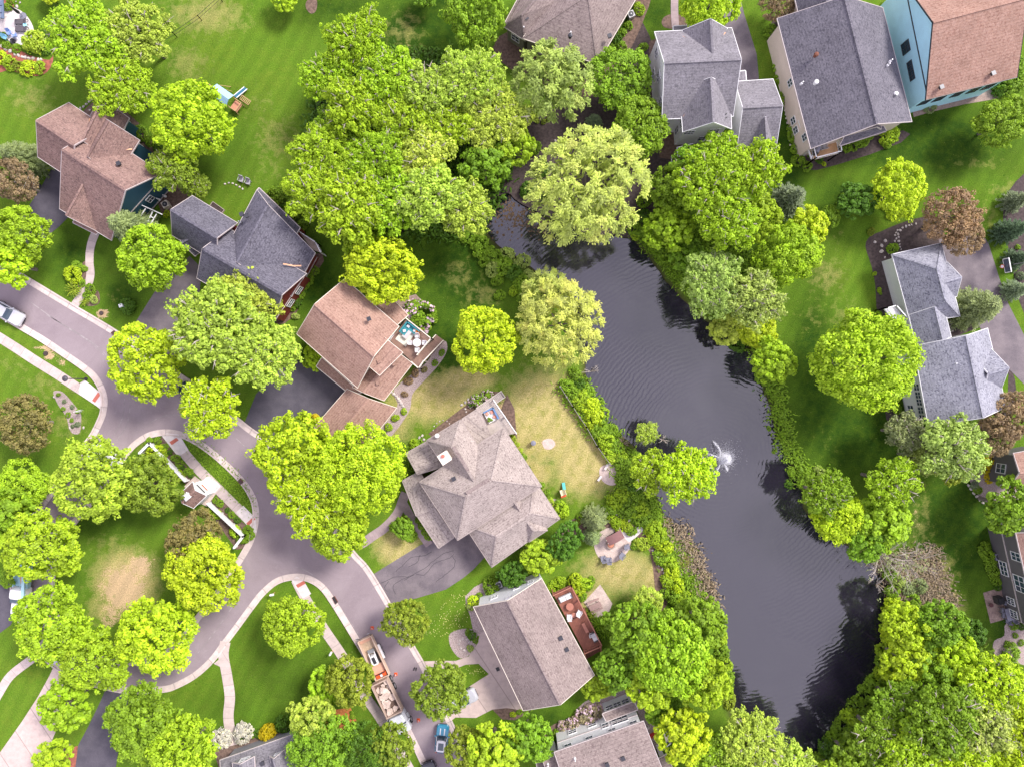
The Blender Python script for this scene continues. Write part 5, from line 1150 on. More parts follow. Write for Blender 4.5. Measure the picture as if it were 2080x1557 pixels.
S_TAN = lap_siding('tan_siding', (.40, .33, .25)); S_WHITE = lap_siding('white_siding', (.85, .85, .87)); S_BLUE = lap_siding('sky_blue_siding', (.50, .86, .98)); S_OLIVE = lap_siding('olive_grey_siding', (.22, .21, .16))
S_TAUPE = lap_siding('taupe_siding', (.135, .125, .135)); S_BEIGE = lap_siding('beige_siding', (.72, .60, .53)); S_GREY = lap_siding('grey_siding', (.3, .3, .33))

# brown shingle house (upper left)
h = House('brown_shingle_house', (200, 330), 'brown shingled house with navy gable wall and white trim left of the round lime tree', S_NAVY, SH_BROWN)
h.block((140,209), (215,259), (150,367), (77,319), 4.6, 3.2)
h.block((195,264), (329,352), (226,488), (121,424), 4.6, 3.5, rf=.38, ze2=3.4)
h.block((203,198), (162,277), (222,322), (262,240), 4.3, 2.5)
h.block((211,240), (172,312), (240,355), (283,285), 4.75, 2.85)
h.block((134,430), (174,352), (240,395), (198,470), 3.3, 3.1)
h.shed([(148,452),(195,476),(208,462),(160,436)], (2.9,2.9,3.4,3.4))
h.window(1, 'BC', .33, 2.2, .9, 1.2); h.window(1, 'BC', .72, 2.2, .9, 1.2); h.trimline(1, 'BC', 3.4); h.trimline(1, 'BC', .3)
h.window(3, 'DA', .3, 2.3, 1.2, 1.3, grid=2); h.window(3, 'DA', .7, 2.3, 1.2, 1.3, grid=2); h.trimline(3, 'DA', 3.6)
h.window(2, 'DA', .5, 2.2, 1.6, 1.5, grid=2); h.window(2, 'CD', .3, 2.2, 1.8, 1.6, grid=2)
h.flash([(240,305,5.6),(268,303,4.95)]); h.flash([(182,248,5.3),(182,241,4.9)])
h.vent(242, 333, 6.6, 'box', MT['dark']); h.vent(322, 405, 1.2, 'pipe'); h.vent(334, 398, 1.0, 'pipe'); h.done()
b_ = MB(); a = 3.0
for p, q in (((286,416),(330,436)), ((286,416),(296,400)), ((310,430),(300,452)), ((318,435),(306,456)), ((314,444),(306,440)), ((296,424),(285,440))): b_.beam(h.L(W(*p, 2.6)), h.L(W(*q, 2.6)), .12, .1)
for p in ((300,452),(306,456),(285,440),(328,436)): b_.beam(h.L(W(*p, 0)), h.L(W(*p, 2.6)), .1, .1)
b_.build('pergola_frame', MT['white'], h.root)

# slate roof house
h = House('slate_roof_house', (500, 480), 'slate grey roofed house with dark red walls left of the north wood', S_RED, SH_SLATE)
h.block((391,398), (482,453), (440,534), (350,478), 4.4, 3.0)
h.block((466,465), (622,556), (556,655), (400,565), 4.5, 3.1)
h.block((522,386), (456,512), (592,602), (640,514), 4.7, 2.6, rf=.33, ze2=3.5)
h.shed([(526,382),(609,463),(597,482),(516,400)], (3.3,3.3,4.2,4.2))
h.block((362,476), (398,462), (414,506), (396,520), 3.6, 1.4)
h.shed([(593,560),(614,545),(582,590),(566,600)], (3.0,3.0,2.8,2.8), False)
h.window(1, 'BC', .3, 2.0); h.window(1, 'BC', .6, 2.0); h.window(2, 'CD', .2, 1.8, 1.0, 1.1); h.window(2, 'CD', .45, 1.8, 1.0, 1.1); h.trimline(2, 'CD', .9); h.trimline(1, 'BC', 3.3)
for x, y in ((492,436),(501,439)): h.vent(x, y, 6.2, 'box', MT['dark'])
h.vent(487, 451, 5.6, 'pipe', MT['steel']); h.flash([(575,536,5.4),(596,540,4.9),(612,540,4.7)])
h.done()

# brown house in the middle
h = House('brown_roof_house', (710, 700), 'house with pinkish brown roof, its deck holding the turquoise sofa', S_CREAM, SH_TAN, MT['cream'])
h.block((700,567), (810,663), (726,787), (603,678), 5.4, 2.6)
h.block((818,716), (771,762), (737,731), (780,684), 6.1, .5, rf=.9)
h.block((790,600), (829,640), (805,664), (762,620), 3.6, .7, rf=.85)
h.block((838,738), (780,813), (716,786), (790,700), 3.5, 1.0, rf=.6)
h.block((705,790), (638,867), (735,917), (805,828), 3.1, 1.7)
h.shed([(654,727),(733,798),(704,794),(643,744)], (3.4,3.4,2.9,2.9))
h.window(0, 'BC', .2, 3.6, 1.6, 1.6); h.window(4, 'CD', .5, 1.5); h.door(4, 'AB', .5, 4.6, 2.3, MT['cream'], 'garage_door')
h.vent(750, 648, 7.2, 'box', MT['dark']); h.vent(771, 733, 6.3, 'box', SH_TAN); h.vent(801, 738, 4.6, 'box', SH_TAN); h.vent(768, 777, 4.2, 'box', SH_TAN)
h.done()

# tan hip roof house in the centre
U = Vector((.84, -.54)); V = Vector((.55, .84))
def uv(u, v): return (852+u*.84+v*.55, 978-u*.54+v*.84)
h = House('tan_hip_roof_house', (980, 980), 'large tan hip roofed house with square cream chimney in the centre', S_TAN, SH_GREIGE, plain('taupe_trim', (.34, .28, .26), .6))
h.block(uv(0,0), uv(203,0), uv(203,141), uv(0,141), 5.2, 3.1, hip=(4.4, 4.6))
h.block(uv(59,-63), uv(59,60), uv(139,60), uv(139,-61), 5.35, 2.3, hip=(2.3, 0))
h.block(uv(28,120), uv(198,120), uv(198,216), uv(28,224), 3.9, 2.0, hip=(3.0, 2.6))
h.block(uv(120,222), uv(120,132), uv(164,130), uv(164,222), 4.0, 1.35, hip=(1.2, 0))
h.block(uv(150,20), uv(206,22), uv(206,170), uv(150,165), 5.25, 1.2, hip=(0, 1.6), rf=.4) if False else None
h.shed([(825,920),(867,896),(902,946),(848,962)], (3.0,3.0,4.1,4.1)); h.shed([(818,976),(852,957),(888,1028),(846,1047)], (3.0,3.3,4.2,3.3))
h.shed([(848,1047),(878,1025),(922,1090),(891,1112)], (3.1,3.9,3.9,3.1)); h.shed([(938,851),(972,829),(996,883),(966,901)], (3.4,3.1,3.3,3.8))
h.chimney(903, 929, 8.6, 1.15, 1.15, 0, R(-57), MT['cream'], 3.4)
for x, y, z, k in ((922,971,6.7,'box'),(1002,964,7.2,'turb'),(888,884,5.9,'turb'),(1084,1051,4.5,'pipe')): h.vent(x, y, z, k, MT['dark'] if k != 'turb' else MT['white'])
b_ = MB(); b_.beam(h.L(W(947,1001,8.38)), h.L(W(993,973,8.38)), .42, .08); b_.beam(h.L(W(921,906,7.72)), h.L(W(951,955,7.72)), .4, .08); b_.build('ridge_vent', SH_TAUPE, h.root)
h.door(2, 'DA', .5, 4.8, 2.3, MT['cream'], 'garage_door'); h.window(0, 'BC', .4, 2.5); h.window(0, 'BC', .7, 2.5); h.window(2, 'BC', .6, 1.8)
h.done()

# deck house (bottom middle)
h = House('deck_house', (1085, 1310), 'taupe roofed house with white gable, its red wood deck holding white chairs', S_WHITE, SH_TAUPE, MT['cream'])
h.block((1100,1174), (1207,1370), (1063,1442), (962,1232), 5.0, 3.2)
h.block((1004,1298), (1044,1380), (1089,1368), (1050,1284), 5.35, .9, rf=.85)
h.shed([(982,1274),(1003,1270),(1014,1300),(996,1304)], (3.1,3.6,3.6,3.1))
h.window(0, 'DA', .25, 3.0, .9, 1.1); h.window(0, 'DA', .62, 3.0, .9, 1.1); h.window(0, 'DA', .5, 5.6, .9, .8); h.window(0, 'DA', .85, 3.0, .7, 1.2)
h.door(0, 'CD', .55, 4.8, 2.3, MT['cream'], 'garage_door')
h.vent(1100, 1309, 6.8, 'pipe'); h.vent(1139, 1294, 6.0, 'box', MT['dark']); h.vent(1151, 1317, 5.9, 'box', MT['dark']); h.vent(1056, 1288, 5.0, 'pipe')
h.done()

# white walled house at the bottom edge
h = House('white_walled_house', (1230, 1520), 'house at the bottom edge with white clapboard wall and mauve grey roof', S_WHITE, SH_TAUPE)
h.block((1126,1527), (1307,1464), (1376,1640), (1200,1715), 5.8, 2.6)
h.block((1103,1544), (1134,1531), (1170,1620), (1138,1632), 4.8, 1.2)
h.block((1086,1534), (1110,1529), (1128,1580), (1100,1590), 3.4, .8)
h.block((1335,1541), (1354,1531), (1385,1600), (1362,1612), 3.8, 1.2)
h.shed([(1224,1449),(1288,1424),(1295,1440),(1232,1464)], (2.9,2.9,3.1,3.1)); h.shed([(1148,1478),(1224,1449),(1232,1466),(1153,1496)], (2.9,2.9,3.2,3.2)) if False else None
for t_ in (.08, .34, .62): h.window(0, 'AB', t_+.04, 4.7, 1.0, 1.2)
h.window(0, 'AB', .92, 4.7, 1.0, 1.2); h.window(0, 'AB', .78, 2.7, 2.2, 1.7, grid=2); h.window(0, 'AB', .2, 1.6, 1.1, 1.0); h.window(0, 'AB', .45, 1.6, 1.1, 1.0); h.window(0, 'AB', .6, 2.9, .9, 1.2)
for t_ in (.2, .5, .8): h.window(4, 'AB', t_, 1.9, 1.0, 1.2)
h.trimline(0, 'AB', 3.0); h.vent(1265, 1538, 7.0, 'box', MT['dark']); h.vent(1233, 1551, 7.4, 'box', MT['dark']); h.vent(1168, 1541, 6.6, 'pipe'); h.vent(1113, 1552, 5.2, 'pipe'); h.done()

# grey roof at the bottom left
h = House('grey_dormer_house', (530, 1560), 'grey roofed house at the bottom edge with white dormer below the curved path', S_GREY, SH_GREY)
h.block((447,1543), (600,1489), (650,1610), (496,1660), 3.2, 3.0)
h.block((478,1600), (472,1549), (516,1536), (520,1590), 4.6, 1.0, inset=.15); h.block((560,1590), (548,1536), (578,1522), (592,1578), 4.6, 1.3, inset=.15)
h.window(1, 'BC', .5, 4.2, 1.2, .8, grid=1); h.window(2, 'BC', .5, 4.2, 1.0, .8); h.vent(534, 1548, 4.4, 'box', MT['dark']); h.done()

# tan roofed house at the top
h = House('tan_roofed_house', (1160, 20), 'house with tan brown hipped roof at the top edge above the dark green tree', S_OLIVE, SH_TAUPE, MT['cream'])
h.block((1062,78), (1180,-125), (1335,-75), (1213,130), 4.4, 3.0, hip=(6.5, 0))
h.block((1022,53), (1080,-55), (1190,-20), (1066,82), 3.9, 2.2, hip=(1.5, 0))
h.window(0, 'DA', .3, 1.9, 1.2, 1.3); h.window(0, 'DA', .75, 1.9, 1.2, 1.3); h.window(1, 'DA', .5, 1.9, 1.2, 1.4)
h.vent(1158, 74, 6.6, 'turb', MT['dark']); h.vent(1159, 68, 6.8, 'pipe'); h.vent(1069, 38, 5.3, 'box', MT['dark']); h.vent(1064, 58, 4.8, 'pipe'); h.vent(1238, 74, 5.6, 'box', MT['dark']); h.done()

# white house with grey gables (top)
h = House('white_gabled_house', (1420, 150), 'white house with several grey gables beside the curved asphalt driveway at the top', S_WHITE, SH_GREY, MT['white'])
h.block((1330,65), (1486,57), (1489,236), (1345,242), 6.0, 3.4)
h.block((1386,62), (1392,150), (1482,145), (1477,58), 6.1, 2.5)
h.block((1387,268), (1381,180), (1482,175), (1486,262), 6.1, 2.8)
h.block((1493,166), (1570,161), (1576,302), (1497,306), 3.6, 2.7)
h.block((1518,314), (1515,250), (1570,252), (1575,318), 3.65, 2.2)
h.shed([(1444,268),(1500,275),(1500,312),(1408,320)], (3.7,3.7,2.9,2.9)); h.shed([(1368,54),(1400,52),(1400,64),(1368,64)], (3.2,3.2,3.6,3.6), False)
h.shed([(1495,146),(1514,144),(1516,168),(1496,170)], (3.6,3.4,3.4,3.6))
for t_, z_ in ((.22, 4.4), (.55, 4.4), (.85, 4.4), (.3, 1.8), (.7, 1.8)): h.window(0, 'DA', t_, z_, 1.1, 1.5)
for t_ in (.25, .85): h.window(2, 'DA', t_, 4.6, 1.3, 1.2, grid=2)
h.window(2, 'DA', .3, 2.0, 2.2, 1.6, grid=3); h.window(2, 'AB', .3, 4.4, 1.2, 1.5); h.window(0, 'CD', .2, 4.4, 1.2, 1.2); h.window(4, 'DA', .35, 1.9, 1.2, 1.0); h.window(2, 'AB', .3, 1.8, 1.0, 1.8)
h.vent(1359, 134, 8.6, 'box', MT['dark']); h.vent(1484, 127, 8.6, 'box', MT['dark']); h.vent(1471, 181, 7.2, 'pipe', MT['dark']); h.vent(1474, 233, 6.8, 'pipe', MT['dark']); h.vent(1474, 241, 6.7, 'pipe', MT['dark'])
h.flash([(1386,74,6.6),(1420,95,7.7)]); h.flash([(1473,66,6.5),(1448,99,7.9)]); h.flash([(1388,238,6.2),(1404,214,6.9)])
h.done()
b_ = MB()
for p, q, z in (((1375,300),(1408,292),3.0), ((1375,300),(1377,318),3.0), ((1377,318),(1405,314),3.0), ((1364,318),(1364,330),1.0), ((1364,318),(1378,316),1.0)): b_.beam(h.L(W(*p, z)), h.L(W(*q, z)), .12, .1)
for p in ((1375,300),(1405,314),(1377,318)): b_.beam(h.L(W(*p, 0)), h.L(W(*p, 3.0)), .12, .12)
b_.build('porch_frame', MT['white'], h.root)

# long grey roof (top right)
h = House('long_grey_roof_house', (1715, 150), 'house with long dark grey roof and beige wall left of the sky blue wall', S_BEIGE, SH_DKGREY)
h.block((1579,38), (1647,302), (1852,247), (1793,16), 5.0, 3.8)
h.block((1612,-15), (1630,62), (1707,42), (1692,-28), 5.1, 2.4)
h.block((1744,268), (1738,225), (1785,212), (1790,262), 5.15, 1.2, rf=.6)
h.shed([(1706,296),(1800,266),(1792,252),(1720,270)], (4.3,4.3,5.0,5.0), False)
h.vent(1657, 112, 7.1, 'turb', MT['drain']); h.vent(1657, 168, 7.2, 'turb'); h.vent(1629, 169, 6.2, 'pipe'); h.vent(1809, 124, 6.5, 'pipe'); h.vent(1804, 132, 6.6, 'pipe')
for t_, z_ in ((.45, 3.3), (.72, 1.6), (.80, 1.6), (.9, 3.4)): h.window(0, 'AB', t_, z_, .9, 1.3, MT['white'])
h.vent(1818, 192, 6.1, 'turb'); b_ = MB(); b_.tube([h.L(W(1812,200,5.9)), h.L(W(1822,192,6.7))], .13, 8); b_.build('flue_pipe', MT['steel'], h.root)
h.done()

# sky blue wall house
h = House('sky_blue_house', (1960, 60), 'house with sky blue gable wall and salmon shingle roof in the top right corner', S_BLUE, SH_SALMON, MT['black'])
h.block((1831,-44), (2016,-95), (2066,157), (1881,203), 6.3, 4.0)
h.block((1998,-120), (1990,20), (2050,0), (2090,-140), 8.6, 1.4, walls=False) if False else None
h.window(0, 'DA', .5, 3.9, 1.4, 1.6, MT['dark']); 
for t_ in (.62, .69, .76): pass
a_, b__, d__, n__ = h.side(0, 'DA')
h.window(0, 'DA', .29, 4.0, 2.4, 1.0, MT['dark'], 3); h.trimline(0, 'DA', 6.1, MT['dark']); h.trimline(0, 'DA', .3, MT['black'])
for t_ in (.12, .3, .5, .72, .9): h.window(0, 'CD', t_, 3.6, 1.2, 1.4, MT['dark'])
for x, y in ((2016,150),(1911,178),(1897,4)): h.vent(x, y, 7.1, 'box', MT['dark'])
h.done()
# screened porch below its gable
b_ = MB(); P = [(1850,168),(1872,152),(1880,196),(1858,206)]
pr = [h.L(W(*p, 0)) for p in P]
for i in range(4):
    p, q = pr[i], pr[(i+1) % 4]
    for z in (.1, 1.0, 2.9): b_.beam(p+Vector((0, 0, z)), q+Vector((0, 0, z)), .1, .1)
    for k in range(4): e = p.lerp(q, k/4); b_.beam(e, e+Vector((0, 0, 2.95)), .09, .09)
b_.build('porch_frame', MT['black'], h.root)

# white walled east house
h = House('grey_blue_roof_house', (1930, 680), 'east house with blue grey shingles and long white wall behind the big round tree', S_WHITE, SH_BLUE, MT['white'])
h.block((1812,517), (1850,657), (1950,642), (1912,494), 3.5, 3.0, hip=(3.2, 2.2))
h.block((1885,545), (1925,533), (1943,602), (1903,613), 3.55, 1.9)
h.block((1846,640), (1861,702), (1932,684), (1914,612), 3.7, 2.0)
h.block((1856,703), (1886,864), (2044,826), (2006,667), 5.4, 3.0)
h.block((1972,719), (2012,707), (2034,788), (1994,799), 5.45, 2.3)
h.block((1875,650), (1900,616), (1955,640), (1925,655), 3.9, 1.4) if False else None
for t_ in (.06, .14): h.window(3, 'AB', 1-t_-.02, 1.5, 1.0, 1.3, MT['white'])
for t_ in (.98, .87, .76, .66, .55): h.window(3, 'AB', t_-.02, 3.7, .9, 1.2)
h.window(3, 'AB', .40, 2.5, 1.6, 1.8); h.window(3, 'AB', .3, 4.0, 1.0, 1.4)
h.vent(1939, 738, 7.3, 'pipe'); h.window(0, 'AB', .92, 1.6, 1.0, 1.2); h.done()

# taupe gable at the right edge
h = House('taupe_gable_cottage', (2070, 950), 'small taupe gable wall with one white window at the right edge', S_TAUPE, SH_TAN)
h.block((2059,920), (2140,905), (2128,985), (2049,993), 4.8, 1.5); h.window(0, 'DA', .5, 2.4, 1.2, 1.7, grid=1); h.done()
# taupe house lower right
h = House('taupe_screened_porch_house', (2060, 1170), 'taupe house at the right edge with screened porch above the brown patio', S_TAUPE, SH_TAN)
h.block((2064,1082), (2110,1290), (2240,1262), (2190,1054), 6.0, 3.2)
for t_, w_ in ((.42, 1.9), (.78, 1.0), (.92, 1.0)): h.window(0, 'AB', t_+.02, 1.5, w_, 1.3, grid=2)
h.window(0, 'AB', .55, 4.0, 2.2, 1.8, grid=2); h.window(0, 'AB', .25, 4.4, 1.1, 1.6); h.trimline(0, 'AB', 2.7)
b_ = MB(); zt = 2.9; P = [(2012,1072),(2045,1083),(2060,1142),(2030,1152)]
pr = [h.L(W(*p, 0)) for p in P]; 
for i in range(4):
    p, q = pr[i], pr[(i+1) % 4]
    for z in (.9, zt): b_.beam(p+Vector((0, 0, z)), q+Vector((0, 0, z)), .1, .12)
    for k in range(3): e = p.lerp(q, k/3); b_.beam(e, e+Vector((0, 0, zt+.05)), .1, .1)
for k in range(1, 6): b_.beam(pr[0].lerp(pr[3], k/6)+Vector((0, 0, zt)), pr[1].lerp(pr[2], k/6)+Vector((0, 0, zt)), .07, .09)
b_.build('porch_frame', MT['white'], h.root)
b_ = MB(); b_.prism(pr, .02, .14); fixn(b_.build('porch_floor', MT['patio_dark'], h.root)); h.done()
# corner of a house outside the frame, top left
h = House('blue_grey_corner_house', (-40, 0), 'blue grey house corner at the left edge above the round patio', S_GREY, SH_SLATE)
h.block((-160,-60), (-58,-60), (-54,2), (-160,2), 5.0, 2.4); h.done()
b_ = MB(); b_.beam(h.L(W(2,-30,2.6)), h.L(W(5,38,2.6)), .45, .14); b_.beam(h.L(W(-14,-30,2.6)), h.L(W(-14,38,2.6)), .2, .14)
for y in (-20, -5, 10, 25, 36): b_.beam(h.L(W(-50,y,2.72)), h.L(W(4,y,2.72)), .12, .12)
b_.build('pergola_beam', plain('blue_grey_paint', (.13, .17, .26), .5), h.root)

# little pavilion on the island
h = House('street_pavilion', (398, 1002), 'small shingled pavilion with white front on the island between the two white fences', MT['white'], SH_BROWN, MT['white'], 'pavilion')
h.block((391,978), (365,1003), (393,1031), (419,1006), 2.9, 1.25, inset=.12)
p = h.L(W(381,1007,4.1)); b_ = MB(); b_.box(p+Vector((0, 0, .1)), (.7, .7, .5), R(40)); b_.box(p+Vector((0, 0, .45)), (.9, .9, .16), R(40), taper=.6); b_.lathe(p+Vector((0, 0, .5)), [(.12, 0), (.06, .3), (.01, .5)], 8); b_.build('cupola', MT['white'], h.root)
a, b__, d, n = h.side(0, 'DA')
for z, m_, w_, nm in ((2.35, MT['black'], 1.5, 'dark_slot'), (1.25, MT['orange'], 1.1, 'red_panel')):
    b_ = MB(); c = a.lerp(b__, .5)+Vector((0, 0, z)); b_.beam(c+n*.04-d*w_/2, c+n*.04+d*w_/2, .05, .22); b_.build(nm, m_, h.root)
b_ = MB(); c = a.lerp(b__, .5); b_.box(c+n*.5+Vector((0, 0, .25)), (1.9, .8, .5), math.atan2(d.y, d.x)); b_.build('front_step', MT['white'], h.root); h.done()
# ------------------------------------------------------------------ decks, fences, furniture, vehicles
UP = Vector((0, 0, 1))
def deck(name, pts, z, m, rm, rails, label, rail_h=.95, posts=True, extra=None, fill=None):
    o = W(*pts[0]); root = empty(name, o, 0, label, 'deck'); P = [W(*p, z)-o for p in pts]
    b_ = MB(); b_.prism(P, z-.22, z); fixn(b_.build('deck_floor', m, root))
    r_ = MB(); ps = MB()
    for i, j in rails:
        p, q = P[i], P[j]; r_.beam(p+UP*rail_h, q+UP*rail_h, .12, .06); r_.beam(p+UP*.12, q+UP*.12, .05, .05)
        n_ = max(1, int((q-p).length/.28))
        for k in range(n_+1): e = p.lerp(q, k/n_); r_.beam(e+UP*.1, e+UP*rail_h, .035, .035)
        n2 = max(1, int((q-p).length/1.9))
        for k in range(n2+1): e = p.lerp(q, k/n2); ps.beam(Vector((e.x, e.y, 0)), e+UP*(rail_h+.06), .12, .12)
    if r_.v: r_.build('railing', rm, root)
    if ps.v: ps.build('support_posts', rm, root)
    return root
def stairs(root, a, b, c, d, z0, z1, n, m, rm, o):
    """flight between photo edges a-b (top, z0) and d-c (bottom, z1)"""
    b_ = MB(); r_ = MB()
    A, B_, C_, D_ = W(*a, z0)-o, W(*b, z0)-o, W(*c, z1)-o, W(*d, z1)-o
    for k in range(n):
        u = (k+.5)/n; p, q = A.lerp(D_, u), B_.lerp(C_, u); b_.beam(p, q, (D_-A).length/n*.92, .05)
    b_.beam(A-UP*.15, D_-UP*.15, .05, .25); b_.beam(B_-UP*.15, C_-UP*.15, .05, .25); b_.build('stairs', m, root)
    for p, q in ((A, D_), (B_, C_)):
        r_.beam(p+UP*.95, q+UP*.95, .11, .06)
        for k in range(9): e = p.lerp(q, k/8); r_.beam(e, e+UP*.95, .04, .04)
    r_.build('stair_rail', rm, root)
D_BROWN = planks('brown_deck_boards', (.27, .16, .12), (.23, .135, .105), R(-36)); D_RED = planks('red_stained_boards', (.27, .095, .06), (.20, .065, .042), R(66)); D_GREY = planks('greige_deck_boards', (.50, .43, .40), (.46, .40, .37), R(33)); D_TAN = planks('cedar_deck_boards', (.55, .33, .16), (.44, .25, .12), R(16)); D_PALE = planks('pale_deck_boards', (.50, .40, .34), (.44, .35, .30), R(-50))
RED = plain('red_stained_wood', (.36, .14, .095), .6)
pts = [(826,647),(877,688),(849,721),(862,733),(852,748),(837,735),(818,717),(792,691)]
dk1 = deck('brown_deck', pts, 2.7, D_BROWN, MT['cream'], [(0,1),(1,2),(3,4),(4,5)], 'brown board deck with the turquoise sofa behind the brown roofed house')
stairs(dk1, (849,721), (863,733), (902,692), (887,681), 2.6, .3, 13, D_BROWN, MT['cream'], dk1.location)
pts = [(1123,1204),(1160,1187),(1221,1306),(1186,1321)]
dk2 = deck('red_deck', pts, 2.5, D_RED, RED, [(0,1),(1,2),(2,3)], 'red stained wood deck with white chairs along the taupe roof')
b_ = MB(); o = dk2.location
b_.beam(W(1152,1260,2.52)-o, W(1190,1245,2.52)-o, .1, .05); b_.build('step_edge', plain('dark_red_wood', (.12, .035, .02), .7), dk2)
stairs(dk2, (1186,1321), (1219,1307), (1219,1319), (1191,1336), 2.3, .8, 6, D_RED, RED, o)
pts = [(970,829),(989,856),(1003,847),(1018,832),(1049,880),(1022,890),(998,880)]
dk3 = deck('pale_deck', [(972,829),(1003,812),(1049,879),(1000,890)], 1.0, D_GREY, MT['white'], [(1,2)], 'pale deck with a corner sofa at the top of the tan hip roof house', .8)
b_ = MB(); o = dk3.location; A, B_, C_, D_ = [W(*p, z)-o for p, z in (((967,829),1.15), ((1018,794),.1), ((1026,806),.1), ((977,840),1.15))]
for k in range(18):
    u = (k+.5)/18; b_.beam(A.lerp(B_, u)+UP*.35, D_.lerp(C_, u)+UP*.35, .20, .04)
b_.build('ramp', D_GREY, dk3); b_ = MB()
for p, q in ((A, B_), (D_, C_), (B_, C_)): b_.beam(p+UP*.5, q+UP*.5, .1, .3)
b_.build('ramp_side', plain('greige_paint', (.45, .39, .36), .6), dk3)
dk4 = deck('cedar_deck', [(1647,304),(1699,289),(1703,312),(1652,325)], 2.9, D_TAN, MT['white'], [(1,2),(2,3),(3,0)], 'cedar board deck with white rail below the long grey roof')
b_ = MB(); o = dk4.location
for p, q in (((1622,245),(1648,323)), ((1633,242),(1652,300))): b_.beam(W(*p, 2.9)-o, W(*q, 2.9)-o, .16, .16)
for p in ((1622,245),(1630,270),(1637,295),(1648,323)): b_.beam(W(*p, 0)-o, W(*p, 2.9)-o, .14, .14)
for k in range(4): p = W(1622+k*8.7, 245+k*26, 2.95)-o; q = W(1633+k*6.5, 242+k*19, 2.95)-o; b_.beam(p, q, .1, .1)
b_.build('side_frame', MT['white'], dk4)
dk5 = deck('grey_deck', [(606,470),(645,495),(655,515),(634,507)], 1.8, D_PALE, MT['white'], [(0,1),(1,2)], 'pale board deck at the corner of the slate roof house')
dk6 = deck('white_balcony', [(1795,627),(1813,622),(1842,655),(1832,672)], 2.4, MT['white'], MT['white'], [(0,1),(0,3),(1,2)], 'white railed balcony on the west wall of the east house')
dk7 = deck('side_porch', [(1338,1490),(1352,1478),(1360,1500),(1346,1512)], 1.6, MT['cream'], MT['white'], [(0,1),(1,2),(2,3)], 'white side porch at the right of the white walled house')

# sofas, chairs, tables
def box_part(root, name, m, items, rz=0):
    b_ = MB()
    for c, d in items: b_.box(c, d, rz)
    return b_.build(name, m, root)
TEAL = plain('teal_cushion', (.03, .23, .27), .8); WCUSH = plain('white_cushion', (.60, .58, .59), .8); GCUSH = plain('grey_cushion', (.20, .20, .25), .8); DK = plain('dark_wicker', (.05, .045, .045), .7)
COR = plain('coral_cushion', (.75, .30, .22), .8); SBLUE = plain('blue_cushion', (.12, .22, .42), .8)
def L_sofa(px, py, z, rz, la, lb, label, m, pil, base=DK, name='corner_sofa'):
    o = W(px, py, z); t = empty(name, o, rz, label, 'sofa')
    box_part(t, 'seat', m, [((la/2, -.42, .28), (la, .8, .3)), ((.42, -lb/2-.4, .28), (.8, lb-.8, .3))])
    box_part(t, 'backrest', m if base is DK else base, [((la/2, -.06, .45), (la, .18, .75)), ((.06, -lb/2, .45), (.18, lb, .75))])
    for k, (x, y) in enumerate(pil): box_part(t, 'cushion', WCUSH if m is TEAL else COR, [((x, y, .5), (.38, .34, .16))], .4*k)
    return t
L_sofa(829, 653, 2.7, R(-38), 2.1, 1.75, 'turquoise corner sofa with white cushions on the brown deck', TEAL, [(.5, -.45), (1.5, -.4), (.45, -1.25)])
o = W(824, 682, 2.7); t = tag(MB().box((0, 0, .012), (1.7, 2.3, .02), R(-36)).build('outdoor_rug', plain('pale_rug', (.62, .60, .52), .9), loc=o), 'pale rectangular rug in front of the turquoise sofa', 'rug')
t = empty('coffee_table', W(827, 679, 2.73), R(-38), 'low glass coffee table standing on the pale rug', 'table'); box_part(t, 'table_top', plain('grey_table', (.5, .47, .47), .3), [((0, 0, .36), (.75, 1.2, .05))]); 
for sx in (-1, 1):
    for sy in (-1, 1): box_part(t, 'leg', MT['dark'], [((sx*.32, sy*.52, .17), (.05, .05, .34))])
def round_set(px, py, z, rz, label, tm, chair_label, cm, n=4, rad=.55, cr=.95, tname='round_table'):
    t = empty(tname, W(px, py, z), rz, label, 'table'); b_ = MB(); b_.lathe((0, 0, .70), [(rad*.95, 0), (rad, .02), (rad, .045), (rad*.97, .05)], 22); b_.build('table_top', tm, t)
    b_ = MB(); b_.lathe((0, 0, 0), [(.3, 0), (.28, .03), (.05, .06), (.05, .70)], 10); b_.build('pedestal', tm, t)
    side_ = ['on its upper right', 'on its upper left', 'on its lower left', 'on its lower right'] if n == 4 else ['right of it', 'above it', 'left of it', 'below it', 'beside it']
    for k in range(n):
        a = rz+2*math.pi*k/n; p = W(px, py, z)+Vector((math.cos(a)*cr, math.sin(a)*cr, 0))
        chair(p, a-math.pi/2, cm, f'{chair_label} {side_[k]}', 'chairs round the ' + label.split(' on ')[0])
def chair(p, rz, m, label, group=None, name='garden_chair', s=1.0, low=False):
    c = empty(name, p, rz, label, 'chair', group); hh = .3 if low else .43
    box_part(c, 'seat', m, [((0, 0, hh*s), (.5*s, .5*s, .07*s))]); b_ = MB(); b_.beam((0, .24*s, (hh+.02)*s), (0, .38*s, .92*s), .48*s, .05*s, up=(0, 1, 0)); b_.build('backrest', m, c)
    for sx in (-1, 1):
        box_part(c, 'armrest', m, [((sx*.27*s, .02, .62*s), (.06*s, .5*s, .04*s))])
        for sy in (-1, 1): b_ = MB(); b_.beam((sx*.25*s, sy*.22*s, 0), (sx*.25*s, sy*.22*s, (.6 if low else .6)*s), .04*s, .04*s); b_.build('leg', m, c)
    return c
round_set(848.5, 696.5, 2.7, R(0), 'white round table on the brown deck', WCUSH, 'white chair at the round table of the brown deck,', WCUSH, cr=.88)
t = empty('planter', W(849, 674, 2.7), 0, 'flower pot with red and yellow blooms at the deck rail', 'planter'); MB().lathe((0, 0, 0), [(.14, 0), (.22, .35), (.24, .38)], 12).build('pot', MT['tactile'], t)
